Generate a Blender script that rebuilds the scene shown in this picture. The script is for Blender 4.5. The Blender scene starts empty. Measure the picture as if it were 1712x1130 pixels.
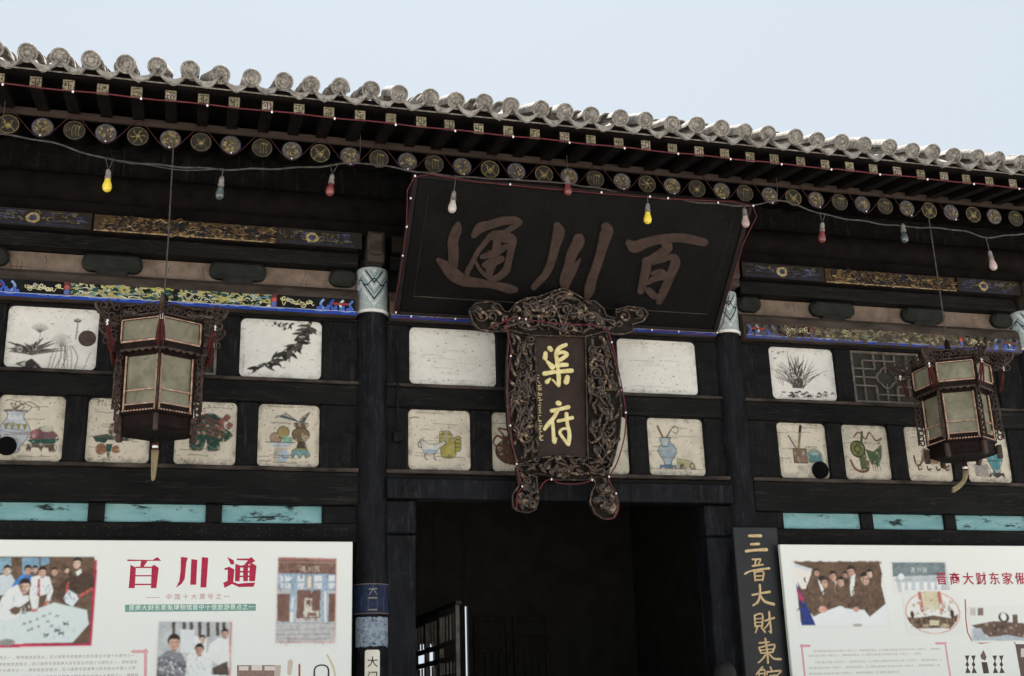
import bpy, bmesh, math, random
import numpy as np
from mathutils import Vector, Matrix
random.seed(7)
S = bpy.context.scene
COL = S.collection
# ------------------------------------------------------------------ camera
cam_data = bpy.data.cameras.new('camera')
cam_data.sensor_fit = 'HORIZONTAL'; cam_data.sensor_width = 36.0
cam_data.lens = 1982.09/1712*36.0
cam_data.clip_start = 0.1; cam_data.clip_end = 3000
cam = bpy.data.objects.new('camera', cam_data); COL.objects.link(cam)
YAW, PITCH, ROLL = 0.276565, 0.302171, -0.0314035
fw = Vector((math.sin(YAW)*math.cos(PITCH), math.cos(YAW)*math.cos(PITCH), math.sin(PITCH)))
rt = Vector((math.cos(YAW), -math.sin(YAW), 0)); up = rt.cross(fw)
r2 = rt*math.cos(ROLL)+up*math.sin(ROLL); u2 = up*math.cos(ROLL)-rt*math.sin(ROLL)
M = Matrix((r2, u2, -fw)).transposed().to_4x4(); M.translation = Vector((-3.262, -10.0, 1.547))
cam.matrix_world = M
S.camera = cam
# ------------------------------------------------------------------ sky, sun, exposure
SUN_EL, SUN_AZ = math.radians(52), math.radians(12)      # sun stands behind the roof, a little right of the street axis
w = bpy.data.worlds.new('World'); S.world = w; w.use_nodes = True
nt = w.node_tree; bg = nt.nodes['Background']
sky = nt.nodes.new('ShaderNodeTexSky'); sky.sky_type = 'NISHITA'; sky.sun_disc = False
sky.sun_elevation = SUN_EL; sky.sun_rotation = SUN_AZ; sky.dust_density = 3.0; sky.air_density = 1.0; sky.ozone_density = 1.0
mixs = nt.nodes.new('ShaderNodeMix'); mixs.data_type = 'RGBA'; mixs.inputs['Factor'].default_value = 0.98
mixs.inputs[7].default_value = (3.36, 3.76, 4.16, 1)      # even milky haze over the whole sky
nt.links.new(sky.outputs[0], mixs.inputs[6]); nt.links.new(mixs.outputs[2], bg.inputs[0])
bg.inputs[1].default_value = 0.05
sun_d = bpy.data.lights.new('sun', 'SUN'); sun_d.energy = 5.0; sun_d.angle = math.radians(0.6); sun_d.color = (1.0, 0.95, 0.87)
sun = bpy.data.objects.new('sun', sun_d); COL.objects.link(sun)
to_sun = Vector((math.sin(SUN_AZ)*math.cos(SUN_EL), math.cos(SUN_AZ)*math.cos(SUN_EL), math.sin(SUN_EL)))
sun.rotation_euler = to_sun.to_track_quat('Z', 'Y').to_euler()
sun.location = (0, 20, 30)
S.view_settings.view_transform = 'Standard'; S.view_settings.look = 'None'
S.view_settings.exposure = 2.05; S.view_settings.gamma = 1.0; S.view_settings.use_curve_mapping = False
# ------------------------------------------------------------------ materials
def lin(h):
    if not isinstance(h, str): return tuple(h)[:3]
    o = []
    for i in (0, 2, 4):
        c = int(h[i:i+2], 16)/255.0
        o.append(c/12.92 if c <= .04045 else ((c+.055)/1.055)**2.4)
    return tuple(o)
MATS = {}
def mk(name, c1, c2=None, scale=6.0, stretch=(1, 1, 1), rough=.75, bump=.25, bscale=40.0, spec=.25, lo=.35, hi=.65, c3=None, c3scale=3.0, c3lo=.6, c3hi=.72, metallic=0.0, bdist=.01, streak=None, scol=(.06, .055, .05), crack=None):
    m = bpy.data.materials.new(name); m.use_nodes = True; n = m.node_tree.nodes; L = m.node_tree.links
    b = n['Principled BSDF']; b.inputs['Roughness'].default_value = rough
    b.inputs['Specular IOR Level'].default_value = spec; b.inputs['Metallic'].default_value = metallic
    tc = n.new('ShaderNodeTexCoord'); mp = n.new('ShaderNodeMapping'); mp.inputs['Scale'].default_value = stretch
    oi = n.new('ShaderNodeObjectInfo'); mu = n.new('ShaderNodeMath'); mu.operation = 'MULTIPLY'; mu.inputs[1].default_value = 37.0
    L.new(oi.outputs['Random'], mu.inputs[0]); L.new(tc.outputs['Object'], mp.inputs[0])
    def noise(sc, det=6, rg=.6):
        t = n.new('ShaderNodeTexNoise'); t.noise_dimensions = '4D'; t.inputs['Scale'].default_value = sc
        t.inputs['Detail'].default_value = det; t.inputs['Roughness'].default_value = rg
        L.new(mp.outputs[0], t.inputs['Vector']); L.new(mu.outputs[0], t.inputs['W']); return t
    def ramp(src, a, bb, ca, cb):
        r = n.new('ShaderNodeValToRGB'); r.color_ramp.elements[0].position = a; r.color_ramp.elements[1].position = bb
        r.color_ramp.elements[0].color = (*ca, 1); r.color_ramp.elements[1].color = (*cb, 1); L.new(src, r.inputs[0]); return r
    c1 = lin(c1); c2 = lin(c2) if c2 else c1
    r = ramp(noise(scale).outputs['Fac'], lo, hi, c1, c2); out = r.outputs[0]
    if c3:
        f = ramp(noise(c3scale, 8, .7).outputs['Fac'], c3lo, c3hi, (0, 0, 0), (1, 1, 1))
        mx = n.new('ShaderNodeMix'); mx.data_type = 'RGBA'; L.new(f.outputs[0], mx.inputs['Factor'])
        L.new(out, mx.inputs[6]); mx.inputs[7].default_value = (*lin(c3), 1); out = mx.outputs[2]
    def layer(vec, lo_, hi_, col, inv=False):
        m3 = n.new('ShaderNodeMapping'); m3.inputs['Scale'].default_value = vec; L.new(tc.outputs['Object'], m3.inputs[0])
        t = n.new('ShaderNodeTexNoise'); t.noise_dimensions = '4D'; t.inputs['Scale'].default_value = 1.0; t.inputs['Detail'].default_value = 5; t.inputs['Roughness'].default_value = .65
        L.new(m3.outputs[0], t.inputs['Vector']); L.new(mu.outputs[0], t.inputs['W'])
        f = ramp(t.outputs['Fac'], lo_, hi_, (0, 0, 0), (1, 1, 1)); mx = n.new('ShaderNodeMix'); mx.data_type = 'RGBA'; L.new(f.outputs[0], mx.inputs['Factor'])
        L.new(out, mx.inputs[6]); mx.inputs[7].default_value = (*lin(col), 1); return mx.outputs[2]
    if streak: out = layer(streak, .56, .74, scol)
    if crack: out = layer(crack, .645, .665, (.0012, .0012, .0012))
    L.new(out, b.inputs['Base Color'])
    if bump:
        bn = n.new('ShaderNodeBump'); bn.inputs['Strength'].default_value = bump; bn.inputs['Distance'].default_value = bdist
        L.new(noise(bscale, 4, .6).outputs['Fac'], bn.inputs['Height']); L.new(bn.outputs[0], b.inputs['Normal'])
    MATS[name] = m; return m
def paint(name, wear=None, lo=.55, hi=.62, wscale=9.0, mott=.25, rough=.8, bump=.1, wear2=None, dim=1.0, mscale=30, photo=False):
    """flat paint or print: colour from the drawing itself, mottled and worn by noise"""
    m = bpy.data.materials.new(name); m.use_nodes = True; n = m.node_tree.nodes; L = m.node_tree.links
    b = n['Principled BSDF']; b.inputs['Roughness'].default_value = rough; b.inputs['Specular IOR Level'].default_value = .2
    at = n.new('ShaderNodeAttribute'); at.attribute_name = 'Col'
    tc = n.new('ShaderNodeTexCoord')
    oi = n.new('ShaderNodeObjectInfo'); mu = n.new('ShaderNodeMath'); mu.operation = 'MULTIPLY'; mu.inputs[1].default_value = 37.0
    L.new(oi.outputs['Random'], mu.inputs[0])
    def noise(sc, det=6, rg=.65):
        t = n.new('ShaderNodeTexNoise'); t.noise_dimensions = '4D'; t.inputs['Scale'].default_value = sc
        t.inputs['Detail'].default_value = det; t.inputs['Roughness'].default_value = rg
        L.new(tc.outputs['Object'], t.inputs['Vector']); L.new(mu.outputs[0], t.inputs['W']); return t
    r = n.new('ShaderNodeValToRGB'); r.color_ramp.elements[0].position = .3; r.color_ramp.elements[1].position = .7
    r.color_ramp.elements[0].color = ((1-mott)*dim,)*3+(1,); r.color_ramp.elements[1].color = (dim, dim, dim, 1); L.new(noise(mscale, 8, .75).outputs['Fac'], r.inputs[0])
    mx = n.new('ShaderNodeMix'); mx.data_type = 'RGBA'; mx.blend_type = 'MULTIPLY'; mx.inputs['Factor'].default_value = 1
    if photo:      # inked areas are blotchy, bare paper is not
        bw = n.new('ShaderNodeRGBToBW'); L.new(at.outputs['Color'], bw.inputs[0]); mr = n.new('ShaderNodeMapRange'); mr.inputs[1].default_value = .25; mr.inputs[2].default_value = .80; mr.inputs[3].default_value = 1; mr.inputs[4].default_value = .06; L.new(bw.outputs[0], mr.inputs[0]); L.new(mr.outputs[0], mx.inputs['Factor'])
    L.new(at.outputs['Color'], mx.inputs[6]); L.new(r.outputs[0], mx.inputs[7]); out = mx.outputs[2]
    if wear:
        f = n.new('ShaderNodeValToRGB'); f.color_ramp.elements[0].position = lo; f.color_ramp.elements[1].position = hi
        L.new(noise(wscale, 9, .72).outputs['Fac'], f.inputs[0])
        m2 = n.new('ShaderNodeMix'); m2.data_type = 'RGBA'; L.new(f.outputs[0], m2.inputs['Factor'])
        L.new(out, m2.inputs[6]); m2.inputs[7].default_value = (*lin(wear), 1); out = m2.outputs[2]
    L.new(out, b.inputs['Base Color'])
    if bump:
        bn = n.new('ShaderNodeBump'); bn.inputs['Strength'].default_value = bump; bn.inputs['Distance'].default_value = .005
        L.new(noise(60, 4).outputs['Fac'], bn.inputs['Height']); L.new(bn.outputs[0], b.inputs['Normal'])
    MATS[name] = m; return m
mk('black_wood', (.0025, .0025, .0027), (.0085, .0085, .009), 9, (1, 1, 1), .6, .9, 60, .11, c3=(.036, .033, .031), c3scale=30, c3lo=.56, c3hi=.80, streak=(30, 30, 3), scol=(0.03, 0.027, 0.025), crack=(22, 22, 1.4))
mk('black_beam', (.0025, .0025, .0027), (.0080, .0078, .0076), 7, (.3, 1, 1), .58, .9, 70, .11, c3=(.038, .034, .030), c3scale=26, c3lo=.56, c3hi=.80, streak=(2.2, 30, 38), scol=(0.03, 0.027, 0.025), crack=(1.1, 20, 26))
mk('blue_black_wood', (.003, .0033, .0042), (.011, .012, .0155), 9, (1, 1, .35), .55, .9, 60, .11, c3=(.046, .046, .052), c3scale=28, c3lo=.56, c3hi=.80, streak=(34, 34, 2.2), scol=(0.036, 0.036, 0.04), crack=(24, 24, 1.0))
mk('eave_wood', (.0025, .0019, .0019), (.0075, .0054, .0052), 7, (1, 1, 1), .85, .4, 40, .08)
mk('dusty_ledge', (.012, .010, .009), (.085, .066, .055), 10, (.4, 1, 1), .85, .5, 60, .2)
mk('brown_strip', (.026, .018, .015), (.055, .038, .031), 9, (.3, 1, 1), .8, .4, 50, .2)
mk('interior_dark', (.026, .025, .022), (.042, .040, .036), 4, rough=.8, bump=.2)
mk('leaf_wood', (.022, .018, .016), (.05, .042, .036), 14, rough=.8, bump=.3)
mk('grey_tile', (.18, .164, .147), (.41, .38, .347), 18, (1, 1, 1), .9, 1.0, 55, .2, c3=(.075, .068, .058), c3scale=30, c3lo=.50, c3hi=.68, bdist=.02)
mk('beige_plaster', (.12, .087, .069), (.20, .15, .12), 9, rough=.9, bump=.5, bscale=60, c3=(.085, .06, .05), c3scale=16, c3lo=.66, c3hi=.74)
mk('white_panel', (.62, .61, .59), (.80, .795, .78), 5, (1, 1, 1), .75, .25, 30, .25, c3=(.30, .26, .22), c3scale=15, c3lo=.68, c3hi=.80)
mk('cream_panel', (.40, .35, .285), (.62, .575, .49), 9, (1, 1, 1), .8, .5, 50, .2, c3=(.15, .115, .085), c3scale=22, c3lo=.60, c3hi=.76)
mk('turquoise_board', (.17, .36, .385), (.27, .47, .49), 12, (.35, 1, 1), .75, .6, 60, .2, c3=(.018, .028, .028), c3scale=13, c3lo=.55, c3hi=.62)
mk('cloud_green', (.007, .008, .007), (.018, .020, .017), 9, rough=.75, bump=.4, c3=(.07, .065, .055), c3scale=22, c3lo=.64, c3hi=.76)
mk('old_beam_face', (.028, .021, .017), (.075, .058, .048), 9, (.4, 1, 1), .85, .5, 60, .15)
mk('lattice_wood', (.075, .064, .056), (.18, .15, .13), 16, rough=.8, bump=.4)
mk('sign_black', (.0016, .0014, .0014), (.0044, .0038, .0038), 4, (1, 1, 1), .6, .35, 60, .14, c3=(.026, .022, .021), c3scale=34, c3lo=.56, c3hi=.78)
mk('sign_letter', (.030, .0175, .014), (.052, .032, .0255), 14, rough=.7, bump=.3)
mk('sign_edge', (.006, .0035, .0035), (.014, .007, .0065), 10, rough=.7, bump=.3)
mk('plaque_red', (.013, .0058, .0042), (.026, .0118, .0085), 7, rough=.55, bump=.3, c3=(.055, .030, .02), c3scale=18, c3lo=.64, c3hi=.78)
mk('gilt_letter', (.56, .46, .19), (.74, .66, .36), 22, rough=.5, bump=.3, c3=(.30, .2, .08), c3scale=36, c3lo=.62, c3hi=.72)
mk('couplet_letter', (.52, .36, .19), (.74, .56, .32), 40, rough=.6, bump=.3)
mk('couplet_black', (.005, .0055, .007), (.012, .013, .017), 5, rough=.45, bump=.3, spec=.4)
mk('carved_dark', (.005, .004, .0035), (.015, .011, .009), 14, rough=.75, bump=.7, bscale=50)
mk('carved_gilt', (.007, .0042, .003), (.055, .032, .021), 14, rough=.35, bump=.4, bscale=60, lo=.38, hi=.68, spec=.45, c3=(.34, .24, .15), c3scale=19, c3lo=.545, c3hi=.66)
mk('lantern_wood', (.005, .0026, .0022), (.015, .0075, .006), 16, spec=.1, rough=.6, bump=.4)
mk('lantern_carving', (.012, .0070, .0055), (.075, .046, .036), 24, rough=.55, bump=.4, c3=(.27, .18, .14), c3scale=30, c3lo=.62, c3hi=.74)
mk('lantern_gilt', (.22, .12, .08), (.56, .37, .27), 26, rough=.5, bump=.2)
mk('lantern_silk', (.13, .118, .078), (.25, .232, .165), 7, rough=.45, bump=.3, bscale=14, c3=(.07, .095, .065), c3scale=20, c3lo=.57, c3hi=.66, spec=.4)
mk('red_cloth', (.045, .009, .008), (.10, .022, .019), 22, rough=.85, bump=.4)
mk('tassel_yarn', (.20, .16, .09), (.40, .33, .20), 60, rough=.9, bump=.5, stretch=(1, 1, .1))
mk('white_plastic', (.82, .82, .80), None, rough=.35, bump=0, spec=.5)
mk('dim_cord', (.028, .008, .009), (.055, .014, .016), 30, rough=.8, bump=0)
mk('red_cord', (.075, .013, .018), (.13, .025, .034), 30, rough=.7, bump=0)
mk('grey_cable', (.030, .026, .025), (.085, .074, .07), 20, rough=.7, bump=0)
mk('socket_grey', (.09, .078, .075), (.26, .23, .22), 30, rough=.6, bump=.2)
mk('bulb_yellow', (.70, .52, .035), (.80, .64, .08), 12, rough=.2, bump=0, spec=.6)
mk('bulb_red', (.11, .022, .024), (.21, .05, .05), 12, rough=.2, bump=0, spec=.6)
mk('bulb_clear', (.02, .028, .03), (.09, .11, .115), 14, rough=.08, bump=0, spec=.8)
mk('bulb_white', (.40, .35, .32), (.56, .50, .47), 12, rough=.25, bump=0, spec=.6)
mk('bulb_pink', (.30, .20, .19), (.46, .36, .34), 12, rough=.25, bump=0, spec=.6)
mk('poster_edge', (.70, .70, .64), None, rough=.5, bump=0)
mk('paving', (.36, .34, .31), (.50, .48, .445), .6, rough=.9, bump=.4, bscale=9, c3=(.24, .225, .2), c3scale=2)
mk('terrace_stone', (.25, .24, .22), (.36, .345, .32), 2, rough=.9, bump=.5, bscale=12)
mk('brick_grey', (.14, .135, .13), (.23, .22, .21), 5, rough=.9, bump=.6, bscale=30)
mk('skin', (.42, .26, .19), (.50, .31, .23), 5, rough=.6, bump=0)
mk('hair_black', (.008, .007, .006), (.02, .018, .016), 60, rough=.6, bump=.5, bscale=120)
mk('cloth_dark', (.012, .012, .014), (.028, .028, .03), 12, rough=.9, bump=.3)
mk('cloth_trousers', (.03, .03, .035), (.05, .05, .055), 12, rough=.9, bump=.3)
mk('shoe_black', (.01, .01, .01), None, rough=.5, bump=0)
mk('black_hole', (.003, .003, .003), (.006, .006, .006), rough=.95, bump=0, spec=.05)
mk('grey_patch', (.05, .036, .03), (.085, .06, .05), 20, rough=.85, bump=.4)
mk('blue_wrap', (.010, .017, .05), (.022, .036, .09), 18, rough=.7, bump=.3, c3=(.012, .013, .018), c3scale=22, c3lo=.5, c3hi=.62)
mk('peeled_paper', (.16, .21, .28), (.36, .41, .46), 30, rough=.9, bump=.6, c3=(.05, .07, .10), c3scale=34, c3lo=.56, c3hi=.62)
mk('label_cream', (.70, .65, .54), (.80, .76, .66), 12, rough=.7, bump=.1)
paint('print', mott=.62, rough=.45, bump=.03, mscale=55, photo=True)
paint('sheet_paint', mott=.12, mscale=60, rough=.8, bump=.25)
paint('photo_print', mott=.10, mscale=90, rough=.45, bump=.02)
paint('panel_paint', wear=(.40, .345, .275), lo=.565, hi=.69, wscale=46, mott=.5, mscale=45)
paint('ink_paint', wear=(.60, .585, .56), lo=.52, hi=.64, wscale=46, mott=.35, mscale=40)
paint('beam_paint', wear=(.03, .026, .022), lo=.58, hi=.67, wscale=34, mott=.5, rough=.8, bump=.3)
paint('faded_paint', wear=(.075, .058, .046), lo=.42, hi=.56, wscale=20, mott=.5, rough=.85, bump=.3)
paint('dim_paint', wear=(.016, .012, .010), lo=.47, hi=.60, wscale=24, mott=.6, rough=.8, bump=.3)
paint('emblem_paint', wear=(.022, .018, .017), lo=.47, hi=.63, wscale=48, mott=.5, rough=.8, bump=.2)
# ------------------------------------------------------------------ mesh helpers
ORG = {}
class MB:
    def __init__(s): s.v = []; s.f = []; s.c = []; s.mi = []; s.cm = 0
    def add(s, vs, fs, col=None):
        o = len(s.v); s.v += [tuple(p) for p in vs]
        for f in fs: s.f.append(tuple(i+o for i in f)); s.c.append(col); s.mi.append(s.cm)
    def box(s, x0, x1, y0, y1, z0, z1, ch=.005):
        ch = min(ch, abs(x1-x0)*.4, abs(y1-y0)*.4, abs(z1-z0)*.4)
        B = ((x0, x1), (y0, y1), (z0, z1)); vs = []; idx = {}
        for sx in (0, 1):
            for sy in (0, 1):
                for sz in (0, 1):
                    sg = (sx, sy, sz)
                    for a in range(3):
                        p = []
                        for k in range(3):
                            val = B[k][sg[k]]
                            if k != a: val += ch if sg[k] == 0 else -ch
                            p.append(val)
                        idx[(sg, a)] = len(vs); vs.append(p)
        fs = []
        for a in range(3):
            b, c = [k for k in range(3) if k != a]
            for d in (0, 1):
                q = []
                for (i, j) in ((0, 0), (1, 0), (1, 1), (0, 1)):
                    sg = [0, 0, 0]; sg[a] = d; sg[b] = i; sg[c] = j; q.append(idx[(tuple(sg), a)])
                fs.append(q)
            for i in (0, 1):
                for j in (0, 1):
                    e = []
                    for d in (0, 1):
                        sg = [0, 0, 0]; sg[a] = d; sg[b] = i; sg[c] = j; e.append(tuple(sg))
                    fs.append([idx[(e[0], b)], idx[(e[0], c)], idx[(e[1], c)], idx[(e[1], b)]])
        for sx in (0, 1):
            for sy in (0, 1):
                for sz in (0, 1): fs.append([idx[((sx, sy, sz), a)] for a in range(3)])
        s.add(vs, fs)
    def tube(s, pts, r, n=6, cap=True, flat=1.0, upv=None):
        P = [Vector(p) for p in pts]; k = len(P); R = r if isinstance(r, (list, tuple)) else [r]*k
        vs = []; fs = []; ref = Vector(upv) if upv else Vector((0.13, 1, 0.21))
        for i in range(k):
            t = (P[min(i+1, k-1)]-P[max(i-1, 0)])
            if t.length < 1e-9: t = Vector((0, 0, 1))
            t.normalize(); a = ref-t*ref.dot(t)
            if a.length < 1e-3: a = Vector((1, 0, 0))-t*t.x
            a.normalize(); b = t.cross(a)
            for j in range(n):
                th = 2*math.pi*j/n; vs.append(P[i]+a*(math.cos(th)*R[i]*flat)+b*(math.sin(th)*R[i]))
        for i in range(k-1):
            for j in range(n): fs.append((i*n+j, i*n+(j+1) % n, (i+1)*n+(j+1) % n, (i+1)*n+j))
        if cap: fs.append(tuple(range(n-1, -1, -1))); fs.append(tuple(range((k-1)*n, k*n)))
        s.add(vs, fs)
    def prism(s, pts, y0, y1, ch=0.0):
        """polygon in XZ with front at y0 and back at y1; ch chamfers the front edge"""
        n = len(pts); A = sum(pts[i][0]*pts[(i+1) % n][1]-pts[(i+1) % n][0]*pts[i][1] for i in range(n))
        if A < 0: pts = pts[::-1]
        if ch:
            ins = []
            for i in range(n):
                p, q, r = Vector(pts[i-1]), Vector(pts[i]), Vector(pts[(i+1) % n])
                d1 = (q-p); d2 = (r-q)
                if d1.length < 1e-9 or d2.length < 1e-9: ins.append(q); continue
                d1.normalize(); d2.normalize(); n1 = Vector((-d1.y, d1.x)); n2 = Vector((-d2.y, d2.x)); m = n1+n2
                if m.length < .2: ins.append(q+n1*ch)
                else: m.normalize(); ins.append(q+m*(ch/max(.45, m.dot(n1))))
            vs = [(p[0], y0, p[1]) for p in ins]+[(p[0], y0+(ch if y1 > y0 else -ch), p[1]) for p in pts]+[(p[0], y1, p[1]) for p in pts]
            fs = [tuple(range(n))]+[(i, (i+1) % n, n+(i+1) % n, n+i) for i in range(n)]+[(n+i, n+(i+1) % n, 2*n+(i+1) % n, 2*n+i) for i in range(n)]+[tuple(range(3*n-1, 2*n-1, -1))]
        else:
            vs = [(p[0], y0, p[1]) for p in pts]+[(p[0], y1, p[1]) for p in pts]
            fs = [tuple(range(n))]+[(i, (i+1) % n, n+(i+1) % n, n+i) for i in range(n)]+[tuple(range(2*n-1, n-1, -1))]
        s.add(vs, fs)
    def lathe(s, prof, n=16, c=(0, 0, 0), axis='z'):
        vs = []; fs = []; k = len(prof)
        for r, h in prof:
            for j in range(n):
                t = 2*math.pi*j/n; a, b = r*math.cos(t), r*math.sin(t)
                vs.append((c[0]+a, c[1]+b, c[2]+h) if axis == 'z' else (c[0]+a, c[1]+h, c[2]+b))
        for i in range(k-1):
            for j in range(n): fs.append((i*n+j, i*n+(j+1) % n, (i+1)*n+(j+1) % n, (i+1)*n+j))
        if prof[0][0] > 1e-6: fs.append(tuple(range(n-1, -1, -1)))
        if prof[-1][0] > 1e-6: fs.append(tuple(range((k-1)*n, k*n)))
        s.add(vs, fs)
    def ball(s, c, r, n=8, m=6, sz=1.0):
        s.lathe([(max(1e-7, r*math.sin(math.pi*i/m)), -r*sz*math.cos(math.pi*i/m)) for i in range(m+1)], n, c)
    def sweep(s, sec, y0, y1):
        """closed section in XZ swept along Y"""
        s.prism(sec, y0, y1)
    def stroke(s, pts, y0, y1, ch=.004):
        s.prism(ribbon(pts), y0, y1, ch)
    def xf(s, fn): s.v = [tuple(fn(Vector(p))) for p in s.v]; return s
def spline(pts, sub=6):
    P = [Vector(p) for p in pts]
    if len(P) < 3: return P
    out = []
    for i in range(len(P)-1):
        p0, p1, p2, p3 = P[max(i-1, 0)], P[i], P[i+1], P[min(i+2, len(P)-1)]
        for k in range(sub):
            t = k/sub
            out.append(.5*((2*p1)+(p2-p0)*t+(2*p0-5*p1+4*p2-p3)*t*t+(3*p1-p0-3*p2+p3)*t**3))
    out.append(P[-1]); return out
def ribbon(pts, sub=5, cap=4):
    P = spline([(p[0], p[1], p[2]) for p in pts], sub); L = []; R = []
    k = len(P)
    for i in range(k):
        d = Vector((P[min(i+1, k-1)].x-P[max(i-1, 0)].x, P[min(i+1, k-1)].y-P[max(i-1, 0)].y))
        if d.length < 1e-9: d = Vector((1, 0))
        d.normalize(); nn = Vector((-d.y, d.x)); h = max(P[i].z, .0008)*.5
        L.append((P[i].x+nn.x*h, P[i].y+nn.y*h)); R.append((P[i].x-nn.x*h, P[i].y-nn.y*h))
    def arc(c, h, a0):
        return [(c.x+h*math.cos(a0-math.pi*j/(cap+1)), c.y+h*math.sin(a0-math.pi*j/(cap+1))) for j in range(1, cap+1)]
    d1 = P[-1]-P[-2]; a1 = math.atan2(d1.y, d1.x)+math.pi/2
    d0 = P[0]-P[1]; a0 = math.atan2(d0.y, d0.x)+math.pi/2
    return L+arc(P[-1], max(P[-1].z, .0008)*.5, a1)+R[::-1]+arc(P[0], max(P[0].z, .0008)*.5, a0)
def place(o, parent, org):
    ORG[o] = Vector(org)
    if parent is not None:
        o.parent = parent; o.location = ORG[o]-ORG.get(parent, Vector((0, 0, 0)))
    else: o.location = ORG[o]
    COL.objects.link(o)
def mesh_from(mb, name, org, fix=True, cols=False):
    me = bpy.data.meshes.new(name)
    me.from_pydata([(p[0]-org[0], p[1]-org[1], p[2]-org[2]) for p in mb.v], [], mb.f)
    if cols:
        at = me.color_attributes.new('Col', 'FLOAT_COLOR', 'CORNER'); dat = []
        for p in me.polygons:
            c = mb.c[p.index] or (1, 1, 1); dat += [c[0], c[1], c[2], 1.0]*p.loop_total
        at.data.foreach_set('color', dat)
    if any(mb.mi): me.polygons.foreach_set('material_index', mb.mi)
    if fix:
        b = bmesh.new(); b.from_mesh(me); bmesh.ops.recalc_face_normals(b, faces=b.faces); b.to_mesh(me); b.free()
    return me
def build(name, mb, mat, parent=None, smooth=False, org=None, cols=False, base=False):
    if org is None:
        xs = [p[0] for p in mb.v]; ys = [p[1] for p in mb.v]; zs = [p[2] for p in mb.v]
        org = ((min(xs)+max(xs))/2, (min(ys)+max(ys))/2, min(zs) if base else (min(zs)+max(zs))/2)
    me = mesh_from(mb, name, org, not cols, cols)
    for m in (mat if isinstance(mat, (list, tuple)) else [mat]): me.materials.append(MATS[m])
    if smooth:
        me.polygons.foreach_set('use_smooth', [True]*len(me.polygons))
        if smooth != 'all': me.set_sharp_from_angle(angle=math.radians(40))
    o = bpy.data.objects.new(name, me); place(o, parent, org); return o
def empty(name, loc, rot=(0, 0, 0), parent=None, world_children=True):
    o = bpy.data.objects.new(name, None); o.empty_display_size = .1
    place(o, parent, loc); o.rotation_euler = rot
    if not world_children: ORG[o] = Vector((0, 0, 0))
    return o
def tag(o, label=None, cat=None, group=None, kind=None):
    if label: o['label'] = label
    if cat: o['category'] = cat
    if group: o['group'] = group
    if kind: o['kind'] = kind
    return o
def dup(o, off, parent=None, top=True):
    c = o.copy(); COL.objects.link(c)
    if parent is not None: c.parent = parent
    if top: c.location = o.location+Vector(off)
    ORG[c] = ORG[o]+Vector(off)
    for ch in list(o.children): dup(ch, off, c, False)
    return c
def rrect(x0, x1, z0, z1, r, n=4):
    o = []
    for cx, cz, a in ((x1-r, z0+r, -90), (x1-r, z1-r, 0), (x0+r, z1-r, 90), (x0+r, z0+r, 180)):
        for i in range(n+1):
            t = math.radians(a+90*i/n); o.append((cx+r*math.cos(t), cz+r*math.sin(t)))
    return o
_GL = {}
def glyph(ch):
    if ch not in _GL:
        cu = bpy.data.curves.new('glyph', 'FONT'); cu.body = ch; cu.size = 1.0; cu.resolution_u = 2; cu.offset = .008
        ob = bpy.data.objects.new('glyph', cu); COL.objects.link(ob)
        dg = bpy.context.evaluated_depsgraph_get(); me = bpy.data.meshes.new_from_object(ob.evaluated_get(dg))
        vs = [(v.co.x, v.co.y) for v in me.vertices]; fs = [tuple(p.vertices) for p in me.polygons]
        bpy.data.objects.remove(ob); bpy.data.curves.remove(cu); bpy.data.meshes.remove(me)
        if vs:
            x0 = min(v[0] for v in vs); x1 = max(v[0] for v in vs); xm = (x0+x1)/2
            vs = [(v[0]-xm, v[1]) for v in vs]
        _GL[ch] = (vs, fs)
    return _GL[ch]
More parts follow.
